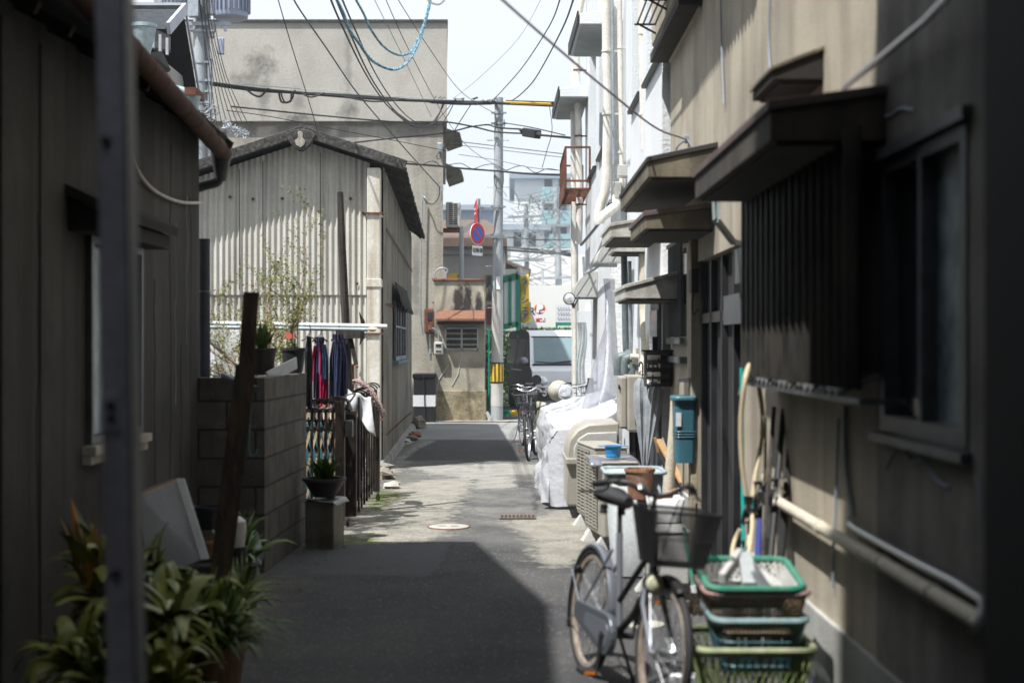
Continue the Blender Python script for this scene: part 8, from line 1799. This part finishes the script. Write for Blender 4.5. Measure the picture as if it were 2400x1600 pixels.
for k, (x, y, z, n, sd) in enumerate(((-1.6, 5.6, .25, 60, 51), (-1.38, 5.6, .22, 60, 52), (-1.72, 5.7, .3, 40, 53))): leafclump(bp2, 'leaf_broad', (x, y, z), n, .33, .07, sd, up=.7, spread=1.5, droop=.6, seg=8)
gp_ = thing('grassy_plant', 'thin arching grass like plant spilling toward the lane', 'plant', (-1.30, 6.3, 0))
g = MB(); g.lathe([(.1, 0), (.14, .24), (.15, .26)], (-1.32, 6.3, 0), 18); g.build('pot', 'terracotta', gp_)
leafclump(gp_, 'leaf', (-1.32, 6.3, .24), 260, .40, .014, 61, up=.9, spread=1.3, droop=.6, seg=6)
leafclump(gp_, 'leaf_pale', (-1.32, 6.3, .24), 26, .38, .012, 63, up=.8, spread=1.3, droop=.6, seg=6, name='dry_leaves')
gp2 = thing('grassy_plant', 'dark leafy plant at the foot of the block wall corner', 'plant', (-1.70, 8.9, 0))
g = MB(); g.lathe([(.09, 0), (.12, .2), (.13, .22)], (-1.72, 8.9, 0), 18); g.build('pot', 'pot_black', gp2)
leafclump(gp2, 'leaf', (-1.72, 8.9, .2), 60, .38, .045, 67, up=.9, spread=1.0, droop=.5, seg=6)
gp3 = thing('grassy_plant', 'straggling green plant between the plank and the white bag', 'plant', (-1.52, 7.8, 0))
g = MB(); g.lathe([(.08, 0), (.11, .16), (.12, .18)], (-1.52, 7.8, 0), 18); g.build('pot', 'pot_brown', gp3)
leafclump(gp3, 'leaf', (-1.52, 7.8, .16), 120, .3, .02, 69, up=.8, spread=1.2, droop=.5, seg=6)
leafclump(gp3, 'leaf_broad', (-1.5, 7.7, .16), 30, .26, .04, 70, up=.8, spread=1.2, droop=.5, seg=6, name='broad_leaves')
pot('plant_pot', 'terracotta pot behind the leaning plank', (-1.86, 8.6, .30), .075, .12, 'terracotta')
pot('plant_pot', 'empty dark green pot behind the grey board', (-1.86, 8.7, .47), .085, .14, 'pot_black')
st_ = MB(); st_.box((-2.05, 8.4, 0), (-1.72, 8.9, .29)); tag(st_.build('wooden_box', 'old_wood', smooth=False, bevel=.01), 'low wooden box under the pots by the block wall', 'box')
wbk = thing('white_bucket', 'small white bucket lid glinting beside the plank', 'bucket', (-1.62, 8.3, .15)); g = MB(); g.lathe([(.05, 0), (.065, .12), (.06, .17), (.03, .195), (.004, .2)], P(541, 1262, 8.4), 18); g.build('lid', 'white', wbk)
g = MB(); g.lathe([(.055, -.3), (.066, -.03), (.07, 0), (.07, .02)], P(541, 1262, 8.4), 18); g.build('bucket', 'pot_black', wbk)
wbg = thing('plastic_bag', 'crumpled white plastic bag at the edge of the pots', 'bag', G(588, 1330))
g = MB(); rr = random.Random(8); g.blob(G(584, 1340) + Vector((0, 0, .16)), (.055, .07, .16), 11, .28, rr); g.build('bag', 'clear_sheet', wbg, smooth=False)
# folded grey board leaning on the left wall
fb = thing('grey_board', 'folded grey board with a torn brown edge leaning on the left wall', 'board', P(400, 1290, 7.6))
A = P(316, 1135, 7.35); B = P(405, 1100, 7.9); C_ = P(462, 1285, 7.7); D_2 = P(345, 1330, 7.1)
g = MB(); g.hexa([A, B, C_, D_2], [A + Vector((-.03, .03, 0)), B + Vector((-.03, .03, 0)), C_ + Vector((-.03, .03, 0)), D_2 + Vector((-.03, .03, 0))]); g.build('board', 'alu_dark', fb, smooth=False)
g = MB(); g.hexa([B, B + Vector((.03, .03, .0)), C_ + Vector((.03, .03, 0)), C_], [B + Vector((-.01, .05, 0)), B + Vector((.035, .05, 0)), C_ + Vector((.035, .05, 0)), C_ + Vector((-.01, .05, 0))]); g.build('pale_edge', 'grey_tub', fb, smooth=False)
g = MB(); q0 = [A.lerp(B, k / 8) for k in range(9)]; q1 = [A.lerp(B, k / 8) + (D_2 - A).normalized() * (.05 + (.08 if k == 3 else 0.02 * (k % 2))) for k in range(9)]; g.add([v + Vector((0, -.006, 0)) for v in q0 + q1], [(k, k + 1, k + 10, k + 9) for k in range(8)]); g.build('torn_edge', 'warm_wood', fb, smooth=False)
# ================================================================== air between the viewer and the far blocks
hz_ = MB(); hz_.box((-60, -20, -1.2), (60, 135, 34)); hm = bpy.data.materials.new('haze'); hm.use_nodes = True
nn = hm.node_tree.nodes; nn.remove(nn['Principled BSDF']); pv_ = nn.new('ShaderNodeVolumePrincipled'); pv_.inputs['Color'].default_value = (.86, .93, 1, 1); pv_.inputs['Density'].default_value = .0014; pv_.inputs['Anisotropy'].default_value = .2
hm.node_tree.links.new(pv_.outputs[0], nn['Material Output'].inputs['Volume']); M['haze'] = hm
hzo = hz_.build('haze', 'haze', smooth=False); hzo['kind'] = 'stuff'; tag(hzo, 'pale summer haze over the far apartment blocks', 'haze')
